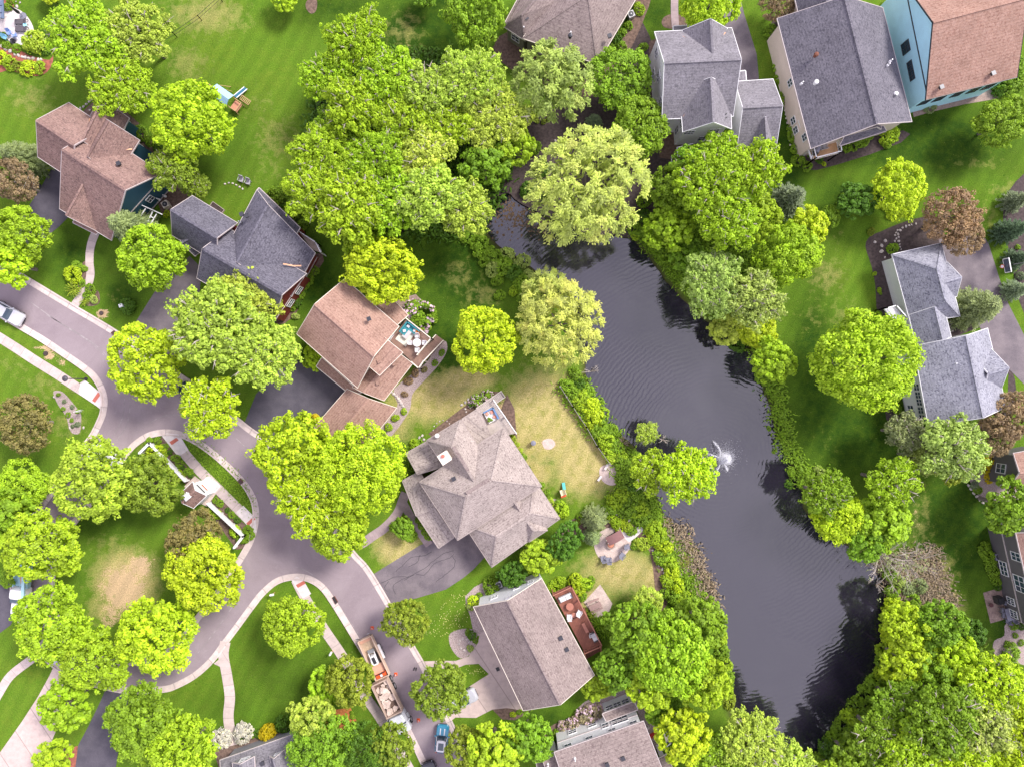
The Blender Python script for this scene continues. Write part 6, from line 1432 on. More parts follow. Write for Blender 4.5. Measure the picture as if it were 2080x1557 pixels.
me = quads_mesh('flowers', np.random.RandomState(2).normal(size=(90, 3))*[.17, .17, .1]+[0, 0, .5], np.tile([0, 0, 1.], (90, 1)), np.full(90, .12), np.random.RandomState(3).rand(90, 2), [LEAF]); f = link(bpy.data.objects.new('flowers', me)); f.parent = t; f.color = (.75, .25, .02, 1)
# red deck
def sofa(px, py, z, rz, w, m, label, frame=DK, name='deck_sofa'):
    t = empty(name, W(px, py, z), rz, label, 'sofa'); n_ = max(1, round(w/.7))
    for k in range(n_): box_part(t, 'seat_cushion', m, [((-w/2+(k+.5)*w/n_, 0, .36), (w/n_*.94, .66, .16))])
    box_part(t, 'frame', frame, [((0, 0, .2), (w+.1, .76, .18))]); box_part(t, 'backrest', m, [((0, .34, .55), (w, .14, .5))])
    for sx in (-1, 1): box_part(t, 'armrest', frame, [((sx*(w/2+.03), 0, .42), (.1, .74, .44))])
    return t
sofa(1148.5, 1211, 2.5, R(24), 1.7, WCUSH, 'white two seat sofa at the top end of the red deck')
sofa(1206.5, 1290, 2.5, R(-62), 1.1, WCUSH, 'white armchair sofa at the lower end of the red deck')
chair(W(1156, 1249, 2.5), R(180), WCUSH, 'white armchair at the house side of the small deck table', 'white deck armchairs', 'deck_armchair', 1.15)
chair(W(1176, 1241, 2.5), R(150), WCUSH, 'white armchair at the rail side of the small deck table', 'white deck armchairs', 'deck_armchair', 1.15)
chair(W(1201, 1286, 2.5), R(110), WCUSH, 'white footstool chair beside the long deck bench', 'white deck armchairs', 'deck_armchair', .9)
for px, py, rr, lab in ((1157, 1229, .5, 'round brown table before the white deck sofa'), (1165, 1246, .33, 'small round side table between the white armchairs')):
    t = empty('side_table', W(px, py, 2.5), 0, lab, 'table', 'round deck tables'); MB().lathe((0, 0, .42), [(rr, 0), (rr, .05)], 18).build('table_top', RED, t); MB().lathe((0, 0, 0), [(rr*.5, 0), (.06, .05), (.06, .42)], 10).build('pedestal', DK, t)
t = empty('deck_bench', W(1188, 1272, 2.5), R(-62), 'long brown bench in the middle of the red deck', 'bench'); box_part(t, 'seat', RED, [((0, 0, .42), (1.35, .42, .06))])
for sx in (-1, 1): box_part(t, 'leg', DK, [((sx*.55, 0, .2), (.07, .36, .4))])
t = empty('picnic_table', W(1208, 1227), R(24), 'weathered picnic table on the pale patio beside the red deck', 'table'); g_ = plain('weathered_wood', (.33, .22, .20), .8)
box_part(t, 'table_top', g_, [((0, y, .74), (1.7, .13, .04)) for y in (-.3, -.15, 0, .15, .3)])
for sy in (-1, 1): box_part(t, 'bench', g_, [((0, sy*.68, .44), (1.7, .24, .04))])
for sx in (-1, 1): box_part(t, 'leg', g_, [((sx*.65, 0, .37), (.07, 1.4, .07)), ((sx*.65, .2, .36), (.07, .08, .72)), ((sx*.65, -.2, .36), (.07, .08, .72))])
# pale deck corner sofa
L_sofa(1001, 827.5, 1.0, R(-150), 0, 0, '', WCUSH, []) if False else None
t = L_sofa(1002, 826, 1.0, R(-63), 1.7, 1.5, 'blue backed corner sofa with coral cushions on the pale deck', WCUSH, [(.5, -.45), (.45, -1.1), (1.2, -.4)], SBLUE)
t = empty('coffee_table', W(997, 849, 1.0), R(27), 'white square coffee table with plants on the pale deck', 'table'); box_part(t, 'table_top', MT['white'], [((0, 0, .38), (1.0, 1.0, .08))]); box_part(t, 'base', MT['white'], [((0, 0, .18), (.8, .8, .34))])
for k, (x, y) in enumerate(((994, 848), (999, 851), (994, 853))): place_bush(x, y, 2.6, 'green', 'b', f'{["small", "middle", "lower"][k]} potted plant on the white coffee table of the pale deck', 'table plants', 'potted_plant'); 
for o in bpy.data.objects:
    if o.name.startswith('potted_plant'): o.location.z = 1.42
# cedar deck chairs
for k, (x, y) in enumerate(((1664, 303), (1672, 301))): chair(W(x, y, 2.9), R(200), plain('grey_wicker', (.35, .34, .34), .7), ['left', 'right'][k]+' grey chair on the cedar deck under the long grey roof', 'cedar deck chairs', s=1.05)
t = empty('gas_grill', W(1655, 308, 2.9), R(75), 'grey covered grill at the corner of the cedar deck', 'grill'); box_part(t, 'cabinet', MT['dark'], [((0, 0, .4), (1.1, .55, .8))]); b_ = MB(); b_.tube([(-.4, 0, .85), (.4, 0, .85)], .28, 10); b_.build('lid', GCUSH, t)
# garden fire pit patio
t = empty('fire_pit', W(1240, 1104), 0, 'round stone fire pit with terracotta bowl in the middle of the garden patio', 'fire pit'); MB().lathe((0, 0, 0), [(.62, 0), (.62, .38), (.45, .38), (.42, .2)], 20).build('stone_ring', MT['patio_dark'], t); MB().lathe((0, 0, .1), [(.42, 0), (.42, .25), (.3, .28)], 16).build('fire_bowl', plain('terracotta', (.5, .2, .12), .8), t)
for x, y, a, lab in ((1224.5, 1131.5, 10, 'grey lounge chair left of the pair at the patio edge'), (1236, 1134.5, 0, 'grey lounge chair right of the pair at the patio edge'), (1263, 1125, -38, 'grey lounge chair at the lower right of the fire pit'), (1273, 1108, -75, 'dark backed lounge chair right of the fire pit')): chair(W(x, y), R(180+a), GCUSH, lab, 'fire pit chairs', 'lounge_chair', 1.25, True)
t = empty('hammock_swing', W(1245, 1085), R(28), 'brown canopied garden swing above the fire pit', 'garden swing'); can = MB(); 
for k in range(8): a0, a1 = -1+k/4, -1+(k+1)/4; can.quad((a0*1.15, -.62, 2.0-.25*a0*a0), (a1*1.15, -.62, 2.0-.25*a1*a1), (a1*1.15, .62, 2.05-.25*a1*a1), (a0*1.15, .62, 2.05-.25*a0*a0))
can.build('canopy', plain('brown_canvas', (.20, .10, .095), .85), t); 
for sx in (-1, 1):
    for sy in (-1, 1): b_ = MB(); b_.beam((sx*1.2, sy*.8, 0), (sx*1.15, sy*.2, 2.0), .06, .06); b_.build('leg', MT['cream'], t)
box_part(t, 'seat', DK, [((0, 0, .45), (1.6, .55, .1)), ((0, .28, .75), (1.6, .08, .5))])
t = tag(box_part(None, 'storage_box', MT['white'], [((0, 0, .22), (.42, .34, .44)), ((0, 0, .46), (.46, .38, .05))]), 'small white box at the left edge of the fire pit patio', 'box'); t.location = W(1210.5, 1091)
# top left patio
def lounger(px, py, rz, label):
    t = empty('sun_lounger', W(px, py, .03), rz, label, 'sun lounger', 'dark loungers'); w_ = plain('charcoal_sling', (.10, .085, .10), .8)
    box_part(t, 'seat', w_, [((-.4, 0, .34), (1.15, .62, .06))]); b_ = MB(); b_.beam((.18, 0, .36), (.8, 0, .72), .62, .05); b_.build('backrest', w_, t)
    box_part(t, 'frame', MT['black'], [((-.1, sy*.33, .31), (1.8, .04, .05)) for sy in (-1, 1)])
    for sx in (-.9, .65):
        for sy in (-1, 1): box_part(t, 'leg', MT['black'], [((sx, sy*.3, .15), (.05, .05, .3))])
lounger(48, 47, 0, 'upper charcoal sun lounger on the round white patio'); lounger(49, 62, R(-4), 'lower charcoal sun lounger on the round white patio')
t = empty('side_table', W(55.5, 54, .03), 0, 'little pale blue table between the charcoal loungers', 'table'); MB().lathe((0, 0, .42), [(.27, 0), (.28, .03), (.26, .05)], 16).build('table_top', plain('aqua_paint', (.35, .75, .85), .4), t); MB().lathe((0, 0, 0), [(.16, 0), (.04, .04), (.04, .42)], 8).build('pedestal', MT['white'], t)
t = empty('closed_parasol', W(47, 33, .03), 0, 'closed dark parasol in a round base on the white patio', 'parasol'); MB().lathe((0, 0, 0), [(.48, 0), (.48, .07), (.1, .12), (.05, .2)], 18).build('base', GCUSH, t); MB().lathe((0, 0, .1), [(.04, 0), (.04, .9)], 8).build('pole', MT['steel'], t); MB().lathe((0, 0, .8), [(.17, 0), (.23, .3), (.13, 1.2), (.05, 1.8)], 10).build('canopy', MT['black'], t)
for k, (x, y, a) in enumerate(((23.5, 70, 20), (35, 76, 200), (15, 79, 60))): chair(W(x, y, .03), R(a), plain('pale_blue_paint', (.22, .32, .62) if k < 2 else (.2, .45, .6), .5), ['upper pale blue chair beside the patio pots', 'right pale blue chair beside the patio pots', 'left light blue chair beside the patio pots'][k], 'pale blue patio chairs', s=1.0)
t = empty('fire_table', W(28, 85, .03), 0, 'low dark fire bowl among the pale blue chairs', 'fire bowl'); MB().lathe((0, 0, 0), [(.2, 0), (.36, .3), (.32, .32), (.2, .2)], 14).build('bowl', MT['black'], t); box_part(t, 'foot', MT['dark'], [((0, 0, .02), (.5, .5, .04))])
chair(W(10, 36, .03), R(80), MT['cream'], 'cream metal chair beside the pergola beam on the white patio', s=1.05)
# slate house garden chairs
for k, (x, y) in enumerate(((492, 367), (506, 372))): chair(W(x, y), R(-20), plain('grey_plastic', (.42, .40, .44), .5), ['left', 'right'][k]+' grey adirondack chair behind the slate roof house', 'adirondack chairs', 'adirondack_chair', 1.15, True)
# dark patio, lower right
t = empty('patio_table', W(2044, 1243, .03), R(15), 'grey rectangular dining table on the brown patio at the right edge', 'table'); box_part(t, 'table_top', GCUSH, [((0, 0, .72), (1.1, 1.7, .05))])
for sx in (-1, 1):
    for sy in (-1, 1): box_part(t, 'leg', MT['dark'], [((sx*.48, sy*.75, .36), (.06, .06, .72))])
for k, (x, y, a) in enumerate(((2031, 1236, 90), (2033, 1246, 90), (2054, 1233, -90), (2056, 1243, -90), (2042, 1257, 190), (2055, 1255, 200), (2038, 1222, 0))): chair(W(x, y, .03), R(a), GCUSH, ORD[k]+' grey chair clockwise round the dining table on the brown patio', 'brown patio chairs', s=1.05)
t = empty('gas_grill', W(2023, 1215, .03), R(15), 'black covered grill on the brown patio', 'grill'); box_part(t, 'cabinet', DK, [((0, 0, .45), (.85, .9, .9))]); box_part(t, 'lid', MT['black'], [((0, 0, 1.0), (.75, .8, .25))])
t = empty('kettle_grill', W(2009, 1226, .03), 0, 'small dark round fire bowl at the left edge of the brown patio', 'fire bowl'); MB().lathe((0, 0, .2), [(.12, 0), (.27, .2), (.28, .3), (.2, .32)], 14).build('bowl', plain('dark_rust', (.09, .03, .03), .7), t)
for k in range(3): MB().beam((0, 0, .25), (.25*math.cos(k*2.1), .25*math.sin(k*2.1), 0), .03, .03).build('leg', MT['dark'], t)
def ac(px, py, rz, label, m):
    t = empty('air_conditioner', W(px, py), rz, label, 'air conditioner', 'outdoor air conditioning units'); box_part(t, 'casing', m, [((0, 0, .42), (.85, .85, .84))]); b_ = MB(); b_.lathe((0, 0, .845), [(.36, 0), (.36, .02), (.30, .03)], 18); b_.build('fan_grille', MT['dark'], t); MB().lathe((0, 0, .87), [(.12, 0), (.10, .05)], 10).build('fan_hub', MT['steel'], t)
ac(341, 418, R(30), 'cream air conditioner beside the navy gable', MT['cream']); ac(1280, 35, R(25), 'air conditioner right of the tan roofed house', MT['steel']); ac(1824, 79, R(15), 'air conditioner at the foot of the sky blue wall', MT['steel']); ac(1277, 1421, R(25), 'air conditioner above the white clapboard wall', MT['steel']); ac(1013, 1184, R(25), 'air conditioner above the white gable of the deck house', MT['steel']); ac(2020, 1127, R(10), 'dark air conditioner beside the screened porch', GCUSH); ac(1591, 176, R(10), 'air conditioner left of the long grey roof', MT['steel'])
# basketball hoops
def hoop(px, py, bx, by, rz, label):
    t = empty('basketball_hoop', W(px, py), rz, label, 'basketball hoop', 'basketball hoops'); top = 3.05; d = W(bx, by, 3.2)-W(px, py); q = Matrix.Rotation(-rz, 3, 'Z') @ Vector((d.x, d.y, 0))
    MB().beam((0, 0, 0), (0, 0, 2.4), .12, .12).beam((0, 0, 2.4), (q.x*.7, q.y*.7, 3.3), .1, .1).build('pole', MT['black'], t); b_ = MB(); n = Vector((q.x, q.y, 0)).normalized(); s_ = Vector((-n.y, n.x, 0)); c = Vector((q.x, q.y, 3.45))
    b_.beam(c-s_*.9, c+s_*.9, .05, 1.05); b_.build('backboard', MT['glass'], t); b_ = MB()
    for sg in (-1, 1): b_.beam(c-s_*.92+UP*.53*sg, c+s_*.92+UP*.53*sg, .1, .07); b_.beam(c+s_*.9*sg-UP*.53, c+s_*.9*sg+UP*.53, .1, .07)
    b_.build('frame', MT['white'], t); b_ = MB(); b_.tube([c+n*.35-UP*.4+Vector((.23*math.cos(a), .23*math.sin(a), 0)) for a in np.linspace(0, 6.28, 14)], .03, 6); b_.build('rim', MT['orange'], t)
    MB().lathe(tuple(c+n*.35-UP*.75), [(.10, 0), (.22, .34)], 10).build('net', MT['white'], t); box_part(t, 'base', MT['dark'], [((0, 0, .12), (.8, .5, .24))])
hoop(78, 379, 62, 373, 0, 'basketball hoop beside the asphalt drive at the left edge'); hoop(2052, 540, 2043, 540, 0, 'basketball hoop beside the east driveway at the right edge')
# playset
t = empty('playset', W(466, 206), R(-35), 'wooden playset with pale blue canopy and slide on the lawn right of the lime tree', 'playset'); LB = plain('pale_blue_tarp', (.32, .52, .70), .5)
b_ = MB(); b_.quad((-1.5, -.1, 2.5), (1.2, -.1, 2.5), (1.2, .75, 2.05), (-1.5, .75, 2.05)); b_.quad((-1.5, -.1, 2.5), (1.2, -.1, 2.5), (1.2, -.95, 2.05), (-1.5, -.95, 2.05)); b_.build('canopy', LB, t)
for x in (-1.4, 1.1, 2.1):
    for y in (-.75, .6): MB().beam((x, y, 0), (x, y, 2.1 if x < 2 else 1.3), .09, .09).build('post', MT['wood'], t)
MB().box((1.6, -.1, .8), (1.1, 1.2, .08)).build('platform', plain('red_brown_boards', (.55, .25, .16), .7), t)
b_ = MB(); 
for x0, y0, x1, y1 in ((1.05, .6, 2.15, .6), (1.05, -.75, 2.15, -.75), (2.15, -.75, 2.15, .6)): b_.beam((x0, y0, 1.3), (x1, y1, 1.3), .09, .09)
b_.build('guard_rail', MT['wood'], t)
b_ = MB(); b_.beam((.9, .8, 1.0), (.95, 2.7, .2), .46, .05); b_.build('slide', plain('dark_blue_slide', (.02, .12, .20), .3), t); b_ = MB(); b_.beam((.66, .8, 1.1), (.7, 2.7, .3), .08, .12); b_.beam((1.16, .8, 1.1), (1.2, 2.7, .3), .08, .12); b_.build('slide_rail', MT['white'], t)
b_ = MB(); b_.beam((1.3, 1.0, .6), (2.7, 1.0, .5), .07, .07); b_.beam((1.3, 1.6, .6), (2.7, 1.6, .5), .07, .07)
for k in range(7): b_.beam((1.3+k*.23, 1.0, .6), (1.3+k*.23, 1.6, .6), .07, .07)
b_.build('climbing_ladder', MT['wood'], t); b_ = MB(); b_.beam((-1.2, .7, 2.1), (-.9, 1.7, .1), .07, .07); b_.beam((-.6, .7, 1.6), (-.4, 1.3, .1), .06, .06); b_.beam((-2.4, .1, 1.9), (-1.4, .1, 1.9), .1, .1); b_.build('swing_frame', MT['wood'], t)
# small play tower on the dry lawn
t = empty('toy_slide', W(1143, 998), R(20), 'toddler play tower with turquoise slide on the dry lawn', 'toy'); box_part(t, 'tower', plain('cream_plastic', (.75, .68, .42), .5), [((0, 0, .5), (.75, .75, .08)), ((-.34, 0, .5), (.06, .75, 1.0)), ((.34, 0, .5), (.06, .75, 1.0))]); box_part(t, 'step', MT['orange'], [((-.1, -.55, .2), (.7, .25, .1)), ((-.1, -.45, .35), (.7, .2, .1))]); MB().beam((.3, .3, .7), (.5, 1.15, .1), .42, .05).build('slide', plain('turquoise_plastic', (.10, .45, .42), .4), t)
t = empty('garden_bin', W(1083, 898), 0, 'round grey bin with a lid on the dry lawn', 'bin'); MB().lathe((0, 0, 0), [(.26, 0), (.33, .8)], 14).build('body', plain('grey_blue_plastic', (.32, .34, .42), .5), t); MB().lathe((0, 0, .8), [(.36, 0), (.34, .06), (.1, .14)], 14).build('lid', GCUSH, t)
for k, (a_, b__) in enumerate((((1228, 952), (1235, 940)), ((1214, 975), (1221, 965)))):
    q = MB(); q.beam(W(*a_)+UP*.22, W(*b__)+UP*.22, .28, .44); tag(q.build('timber_bench', plain('pale_timber', (.72, .66, .62), .7)), ['upper', 'lower'][k]+' white timber edging the round sand circle by the pond', 'timber', 'sand circle timbers')
# street lamp
t = empty('street_lamp', W(175, 769), 0, 'black lamp post standing between the pavement and the kerb bend', 'street lamp'); MB().lathe((0, 0, 0), [(.24, 0), (.24, .12), (.13, .3), (.07, .5), (.055, 4.0)], 12).build('post', MT['black'], t)
MB().lathe((0, 0, 4.0), [(.08, 0), (.22, .1), (.28, .38)], 12).build('lantern', plain('frosted_glass', (.5, .48, .46), .3), t); MB().lathe((0, 0, 4.38), [(.40, 0), (.36, .08), (.12, .2), (.04, .32)], 14).build('lamp_cap', plain('dark_lamp_cap', (.07, .06, .075), .35), t)
# white garden fences of the island
def picket(name, runs, hgt, m, label, cat_='fence', posts=1.9, wid=.24, rail=.09, solid=True):
    o = W(*runs[0][0]); t = empty(name, o, 0, label, cat_); b_ = MB(); c_ = MB()
    for p, q in runs:
        p, q = W(*p)-o, W(*q)-o; b_.beam(p+UP*hgt, q+UP*hgt, wid, rail); b_.beam(p+UP*(hgt*.55), q+UP*(hgt*.55), .05 if solid else .03, hgt*.8 if solid else .04)
        n_ = max(1, int((q-p).length/posts))
        for k in range(n_+1): e = p.lerp(q, k/n_); c_.beam(e, e+UP*(hgt+.12), .2 if solid else .07, .2 if solid else .07)
    b_.build('rail', m, t); c_.build('fence_posts', m, t)
picket('white_fence', [((292,918),(312,898)), ((312,898),(384,974))], 1.1, MT['white'], 'white fence on the island between the round tree and the pavilion', wid=.34)
picket('white_fence', [((429,1019),(500,1085)), ((500,1085),(482,1108))], 1.1, MT['white'], 'white fence on the island between the pavilion and the lower right kerb', wid=.34)
picket('black_fence', [((330,92),(360,76)), ((360,76),(410,42)), ((410,42),(452,4)), ((452,4),(480,-22))], 1.25, MT['black'], 'thin black rail fence crossing the top lawn', posts=2.2, wid=.035, rail=.04, solid=False)
picket('black_fence', [((100,-12),(118,8)), ((118,8),(136,40)), ((136,40),(150,62))], 1.25, MT['black'], 'thin black rail fence left of the big loose tree', posts=2.2, wid=.035, rail=.04, solid=False)
picket('lawn_fence', [((1137,785),(1163,826)), ((1163,826),(1190,866)), ((1190,866),(1212,905)), ((1212,905),(1237,940))], .95, plain('weathered_grey_rail', (.22, .2, .18), .8), 'grey rail fence between the dry lawn and the bank shrubs', posts=1.6, wid=.07, rail=.06)
# stones
SM = {}
def stone_mesh(v, m):
    if (v, m) in SM: return SM[(v, m)]
    import bmesh
    bm = bmesh.new(); bmesh.ops.create_icosphere(bm, subdivisions=2, radius=1)
    for q in bm.verts: k = .78+.32*mnoise.noise(q.co*1.2+Vector((v*5, v*3, 0))); q.co = Vector((q.co.x*k, q.co.y*k*.8, max(-.3, q.co.z*k*.6)))
    me = bpy.data.meshes.new('rock'); bm.to_mesh(me); bm.free(); me.materials.append(MT[m] if isinstance(m, str) else m); SM[(v, m)] = me; return me
rk = random.Random(3)
def rocks(where, group, pts, m='stone', adj='pale'):
    s_, how = axis_sort(pts)
    for i, q in enumerate(s_):
        o = bpy.data.objects.new('rock', stone_mesh(rk.randrange(4), m)); SC.collection.objects.link(o); p = W(q[0], q[1]); s = q[2]/15; o.location = (p.x, p.y, .05+min(0, ground_z(p.x, p.y))); o.scale = (s, s*(.8+.3*rk.random()), s*.9); o.rotation_euler = (0, 0, rk.random()*6.28)
        if i < 20: lab = f'{ORD[i]} {adj} rock {how} {where}' if len(s_) > 1 else f'{adj} rock {where}'
        else: lab = f'{ORD[len(s_)-1-i] if len(s_)-i > 1 else "very"} last {adj} rock {where}'
        if len(s_) > 1 and i == len(s_)-1: lab = f'last {adj} rock {how} {where}'
        tag(o, lab, 'rock', group)
rocks('in the wall of the red mulch bed', 'rock edging', [(4,94,5),(13,100,6),(21,104,6),(31,110,6),(38,113,5),(46,116,5),(52,117,5),(59,119,5),(68,119,5),(78,122,5),(84,121,4)])
rocks('scattered above the round patio', 'rock edging', [(35,14,5),(41,6,3),(33,4,2)])
rocks('in the boulder string north of the east house', 'rock edging', [(1860,455,3),(1851,457,2.5),(1846,458,3),(1840,460,4),(1833,463,3),(1828,468,4),(1823,468,3),(1820,473,3),(1824,476,4),(1818,478,3),(1825,482,3),(1820,485,3),(1817,490,3),(1825,490,4),(1827,497,3),(1828,502,3),(1830,507,2.5)])
rocks('set loose in the bed left of the east house', 'loose bed boulders', [(1777,492,4),(1798,489,4.5),(1791,499,5),(1790,511,5.5),(1797,523,3),(1805,515,3)])
rocks('along the bank garden edge beside the fire pit lawn', 'rock edging', [(1322,1108,4),(1326,1117,4),(1331,1124,4),(1336,1131,4),(1338,1148,3),(1345,1155,4),(1349,1163,4),(1350,1174,4),(1351,1184,4),(1351,1194,4),(1350,1203,3),(1252,1043,4),(1258,1046,4),(1265,1049,4),(1278,1056,4)])
rocks('around the gravel bed left of the taupe gable', 'rock edging', [(1960,968,5),(1962,977,5),(1967,985,5),(1972,992,5),(1978,1000,5),(1984,1007,5),(1990,1014,4),(1996,1020,4),(1988,965,4),(1990,950,4),(1984,975,4)])
rocks('in the boulder pile beside the brown garage', 'rock edging', [(795,796,4),(800,800,5),(805,804,5),(809,809,5),(812,814,5),(815,819,5),(818,824,4)])
rocks('in the stone circle before the deck house', 'stone circle', [(932,1307,3.5),(934,1300,3.5),(940,1296,4),(948,1297,4),(953,1302,3.5),(955,1309,3.5),(950,1315,3.5),(943,1319,3.5),(936,1315,3.5)])
rocks('in the gravel above the white clapboard wall', 'gravel bed boulders', [(1247,1413,4),(1252,1410,4),(1290,1418,4.5),(1317,1477,5),(1336,1476,5.5),(1220,1420,3)])
rocks('behind the tan hip roof house', 'garden stones', [(852,888,4),(858,884,4),(861,892,4),(848,893,3),(938,822,4),(945,817,4),(951,811,4),(945,830,3),(947,836,3)])
rocks('in the curved edging behind the tan hip roof house', 'garden stones', [(880,873,2),(882,865,2),(887,859,2),(893,855,2),(900,853,2),(908,855,2),(913,860,2)])
rocks('beside the brown shingle house north wing', 'rock edging', [(164,221,4),(170,217,4),(176,212,4),(182,207,4),(187,202,4),(193,198,4),(199,195,4),(190,218,3),(183,224,3)])
rocks('below the slate house lawn chairs', 'rock edging', [(457,374,3),(465,372,3),(473,373,3),(480,376,3),(487,380,3),(493,384,3)])
rocks('at the marsh clearing left of the huge willow', 'clearing stones', [(1128,286,4),(1123,296,3),(1120,306,3)])
rocks('on the small bed of the west lawn', 'garden stones', [(110,806,3),(143,869,4),(170,868,4)])
rocks('beside the wall left of the long grey roof', 'rock edging', [(1594,225,2.5),(1596,233,3),(1597,241,3),(1599,250,3),(1600,259,3),(1601,268,3),(1603,277,3),(1604,286,3),(1605,295,3),(1607,303,2.5)])
blobw = mat('floating_leaf_litter', (.16, .10, .05), (.07, .05, .04), 3, .9, 10)
# traffic cones
def cone(px, py, label):
    t = empty('traffic_cone', W(px, py, .013), 0, label, 'traffic cone', 'orange traffic cones'); box_part(t, 'base', MT['orange'], [((0, 0, .02), (.42, .42, .04))]); MB().lathe((0, 0, .04), [(.17, 0), (.035, .66), (.03, .68)], 12).build('cone', MT['orange'], t); MB().lathe((0, 0, .38), [(.105, 0), (.08, .12)], 12).build('white_band', MT['white'], t)
cone(756, 1274, 'orange traffic cone above the loaded trailer'); cone(804, 1368, 'orange traffic cone between the trailer and the dump truck'); cone(850, 1461, 'orange traffic cone beside the dump truck cab')
# crows on the road
def crow(px, py, rz, label):
    t = empty('crow', W(px, py, .013), rz, label, 'bird', 'dark birds on the road'); bk = MT['black']; b_ = MB()
    b_.tube([(-.2, 0, .13), (-.1, 0, .16), (.02, 0, .18), (.1, 0, .2), (.14, 0, .25), (.18, 0, .27), (.22, 0, .26), (.27, 0, .25)], [.02, .06, .075, .06, .04, .04, .025, .005], 8); b_.quad((-.16, .04, .14), (-.34, .06, .11), (-.34, -.06, .11), (-.16, -.04, .14)); b_.build('body', bk, t, True)
    for s_ in (-1, 1): MB().tube([(.0, s_*.03, .12), (.01, s_*.035, .05), (.03, s_*.035, 0)], .008, 5).build('leg', bk, t)
crow(842, 1355.5, R(70), 'left of the two dark birds on the road near the pale driveway'); crow(846, 1356, R(80), 'right of the two dark birds on the road near the pale driveway')
# ------------------------------------------------------------------ vehicles
def plan(x0, x1, w, r, n=5):
    pts = []; 
    for cx_, cy_, a0 in ((x1-r, w-r, 0), (x0+r, w-r, 90), (x0+r, -w+r, 180), (x1-r, -w+r, 270)):
        for k in range(n+1): a = R(a0+90*k/n); pts.append((cx_+r*math.cos(a), cy_+r*math.sin(a)))
    return pts
def loft(levels, m=0, b_=None):
    b_ = b_ or MB(); i0 = len(b_.v); n = None
    for z, x0, x1, w, r in levels: P = plan(x0, x1, w, r); n = len(P); b_.v += [(x, y, z) for x, y in P]
    for k in range(len(levels)-1):
        for j in range(n): a = i0+k*n+j; c = i0+k*n+(j+1) % n; b_.f.append((a, c, c+n, a+n)); b_.m.append(m)
    b_.f.append(tuple(i0+(len(levels)-1)*n+j for j in range(n))); b_.m.append(m); return b_
def wheel(t, x, y, r_=.33, w_=.22, name='wheel'):
    b_ = MB(); b_.tube([(x, y-w_/2, r_), (x, y+w_/2, r_)], r_, 16); wl = b_.build(name, MT['rubber'], t); s_ = 1 if y > 0 else -1; b_ = MB(); b_.tube([(x, y+s_*(w_/2-.02), r_), (x, y+s_*(w_/2+.012), r_)], r_*.6, 12); b_.build('rim', MT['steel'], wl)
def car(name, px, py, rz, L_, w_, paint, label, roofp=None, top=1.45, cab=(-.42, .22), cat_='car', wscr=.14, stripes=None, sunroof=False):
    t = empty(name, W(px, py, .014), rz, label, cat_); h = L_/2; hw = w_/2
    b_ = loft([(.28, -h+.12, h-.14, hw-.06, .3), (.5, -h, h, hw, .38), (.74, -h+.02, h-.02, hw, .42), (.9, -h+.1, h-.12, hw-.05, .45), (.97, -h+.22, h-.34, hw-.14, .45)]); b_.build('body', paint, t, False)
    c0, c1 = cab[0]*L_, cab[1]*L_
    b_ = loft([(.93, c0, c1, hw-.10, .25), (1.18, c0+.14, c1-wscr*L_*.55, hw-.17, .26), (top-.06, c0+.32, c1-wscr*L_, hw-.25, .28)]); b_.build('windows', MT['glass'], t)
    b_ = loft([(top-.07, c0+.30, c1-wscr*L_+.02, hw-.235, .28), (top-.01, c0+.34, c1-wscr*L_-.03, hw-.27, .28), (top, c0+.42, c1-wscr*L_-.12, hw-.33, .25)]); b_.build('roof', roofp or paint, t)
    b_ = MB(); 
    for sx in (c0+.16, (c0+c1)/2-.2, c1-.25):
        for sy in (-1, 1): b_.beam((sx, sy*(hw-.10), .95), ((sx+(0 if abs(sx-(c0+c1)/2+.2) < .1 else (.16 if sx < 0 else -wscr*L_*.8))), sy*(hw-.24), top-.05), .07, .05)
    b_.build('pillars', roofp or paint, t)
    if sunroof: MB().box(((c0+c1)/2-.15, 0, top+.012), (.95, .72, .02)).build('sunroof', MT['glass'], t)
    for sx in (-.31, .31):
        for sy in (-1, 1): wheel(t, sx*L_, sy*(hw-.1))
    for sy in (-1, 1):
        MB().box((h-.2, sy*(hw-.36), .7), (.3, .3, .14)).build('headlight', MT['white'], t); MB().box((-h+.1, sy*(hw-.28), .76), (.14, .3, .14)).build('tail_light', MT['tactile'], t); MB().box((c1-.15, sy*(hw+.06), 1.0), (.14, .2, .12)).build('wing_mirror', paint, t)
    MB().box((h-.03, 0, .5), (.1, w_*.55, .16)).build('grille', MT['black'], t)
    if stripes:
        b_ = MB()
        for sy in (-.28, .28): b_.beam((c1+.02, sy, .985), (h-.42, sy, .975), .13, .015)
        b_.build('bonnet_stripe', stripes, t)
    return t
SIL = plain('silver_paint', (.62, .62, .66), .25, .3, .6); BLU = plain('bright_blue_paint', (.03, .24, .38), .25, .1, .7); BLKP = plain('black_car_paint', (.02, .02, .03), .2, .1, .7); DBL = plain('dark_blue_paint', (.02, .03, .07), .2, .1, .7); GRYP = plain('grey_car_paint', (.5, .5, .54), .35, .2, .5)
car('silver_car', 22, 636.5, R(-29), 4.8, 1.9, SIL, 'silver car parked at the kerb by the left edge', top=1.5, cab=(-.43, .17))
car('blue_convertible', 898.5, 1494, R(84), 3.85, 1.68, BLU, 'small bright blue car with white roof and bonnet stripes under the olive trees', MT['white'], 1.42, (-.46, .16), stripes=MT['white'], sunroof=True)
car('black_car', 880, 1573, R(110), 4.6, 1.85, BLKP, 'black car cut off by the bottom edge behind the blue car', top=1.45)
car('dark_blue_car', 394, 806, R(130), 4.6, 1.85, DBL, 'dark blue car under the pale trees beside the road bend')
car('dark_grey_car', 938, 1416, R(25), 4.5, 1.85, GRYP, 'grey car half hidden by the olive tree on the pale driveway')
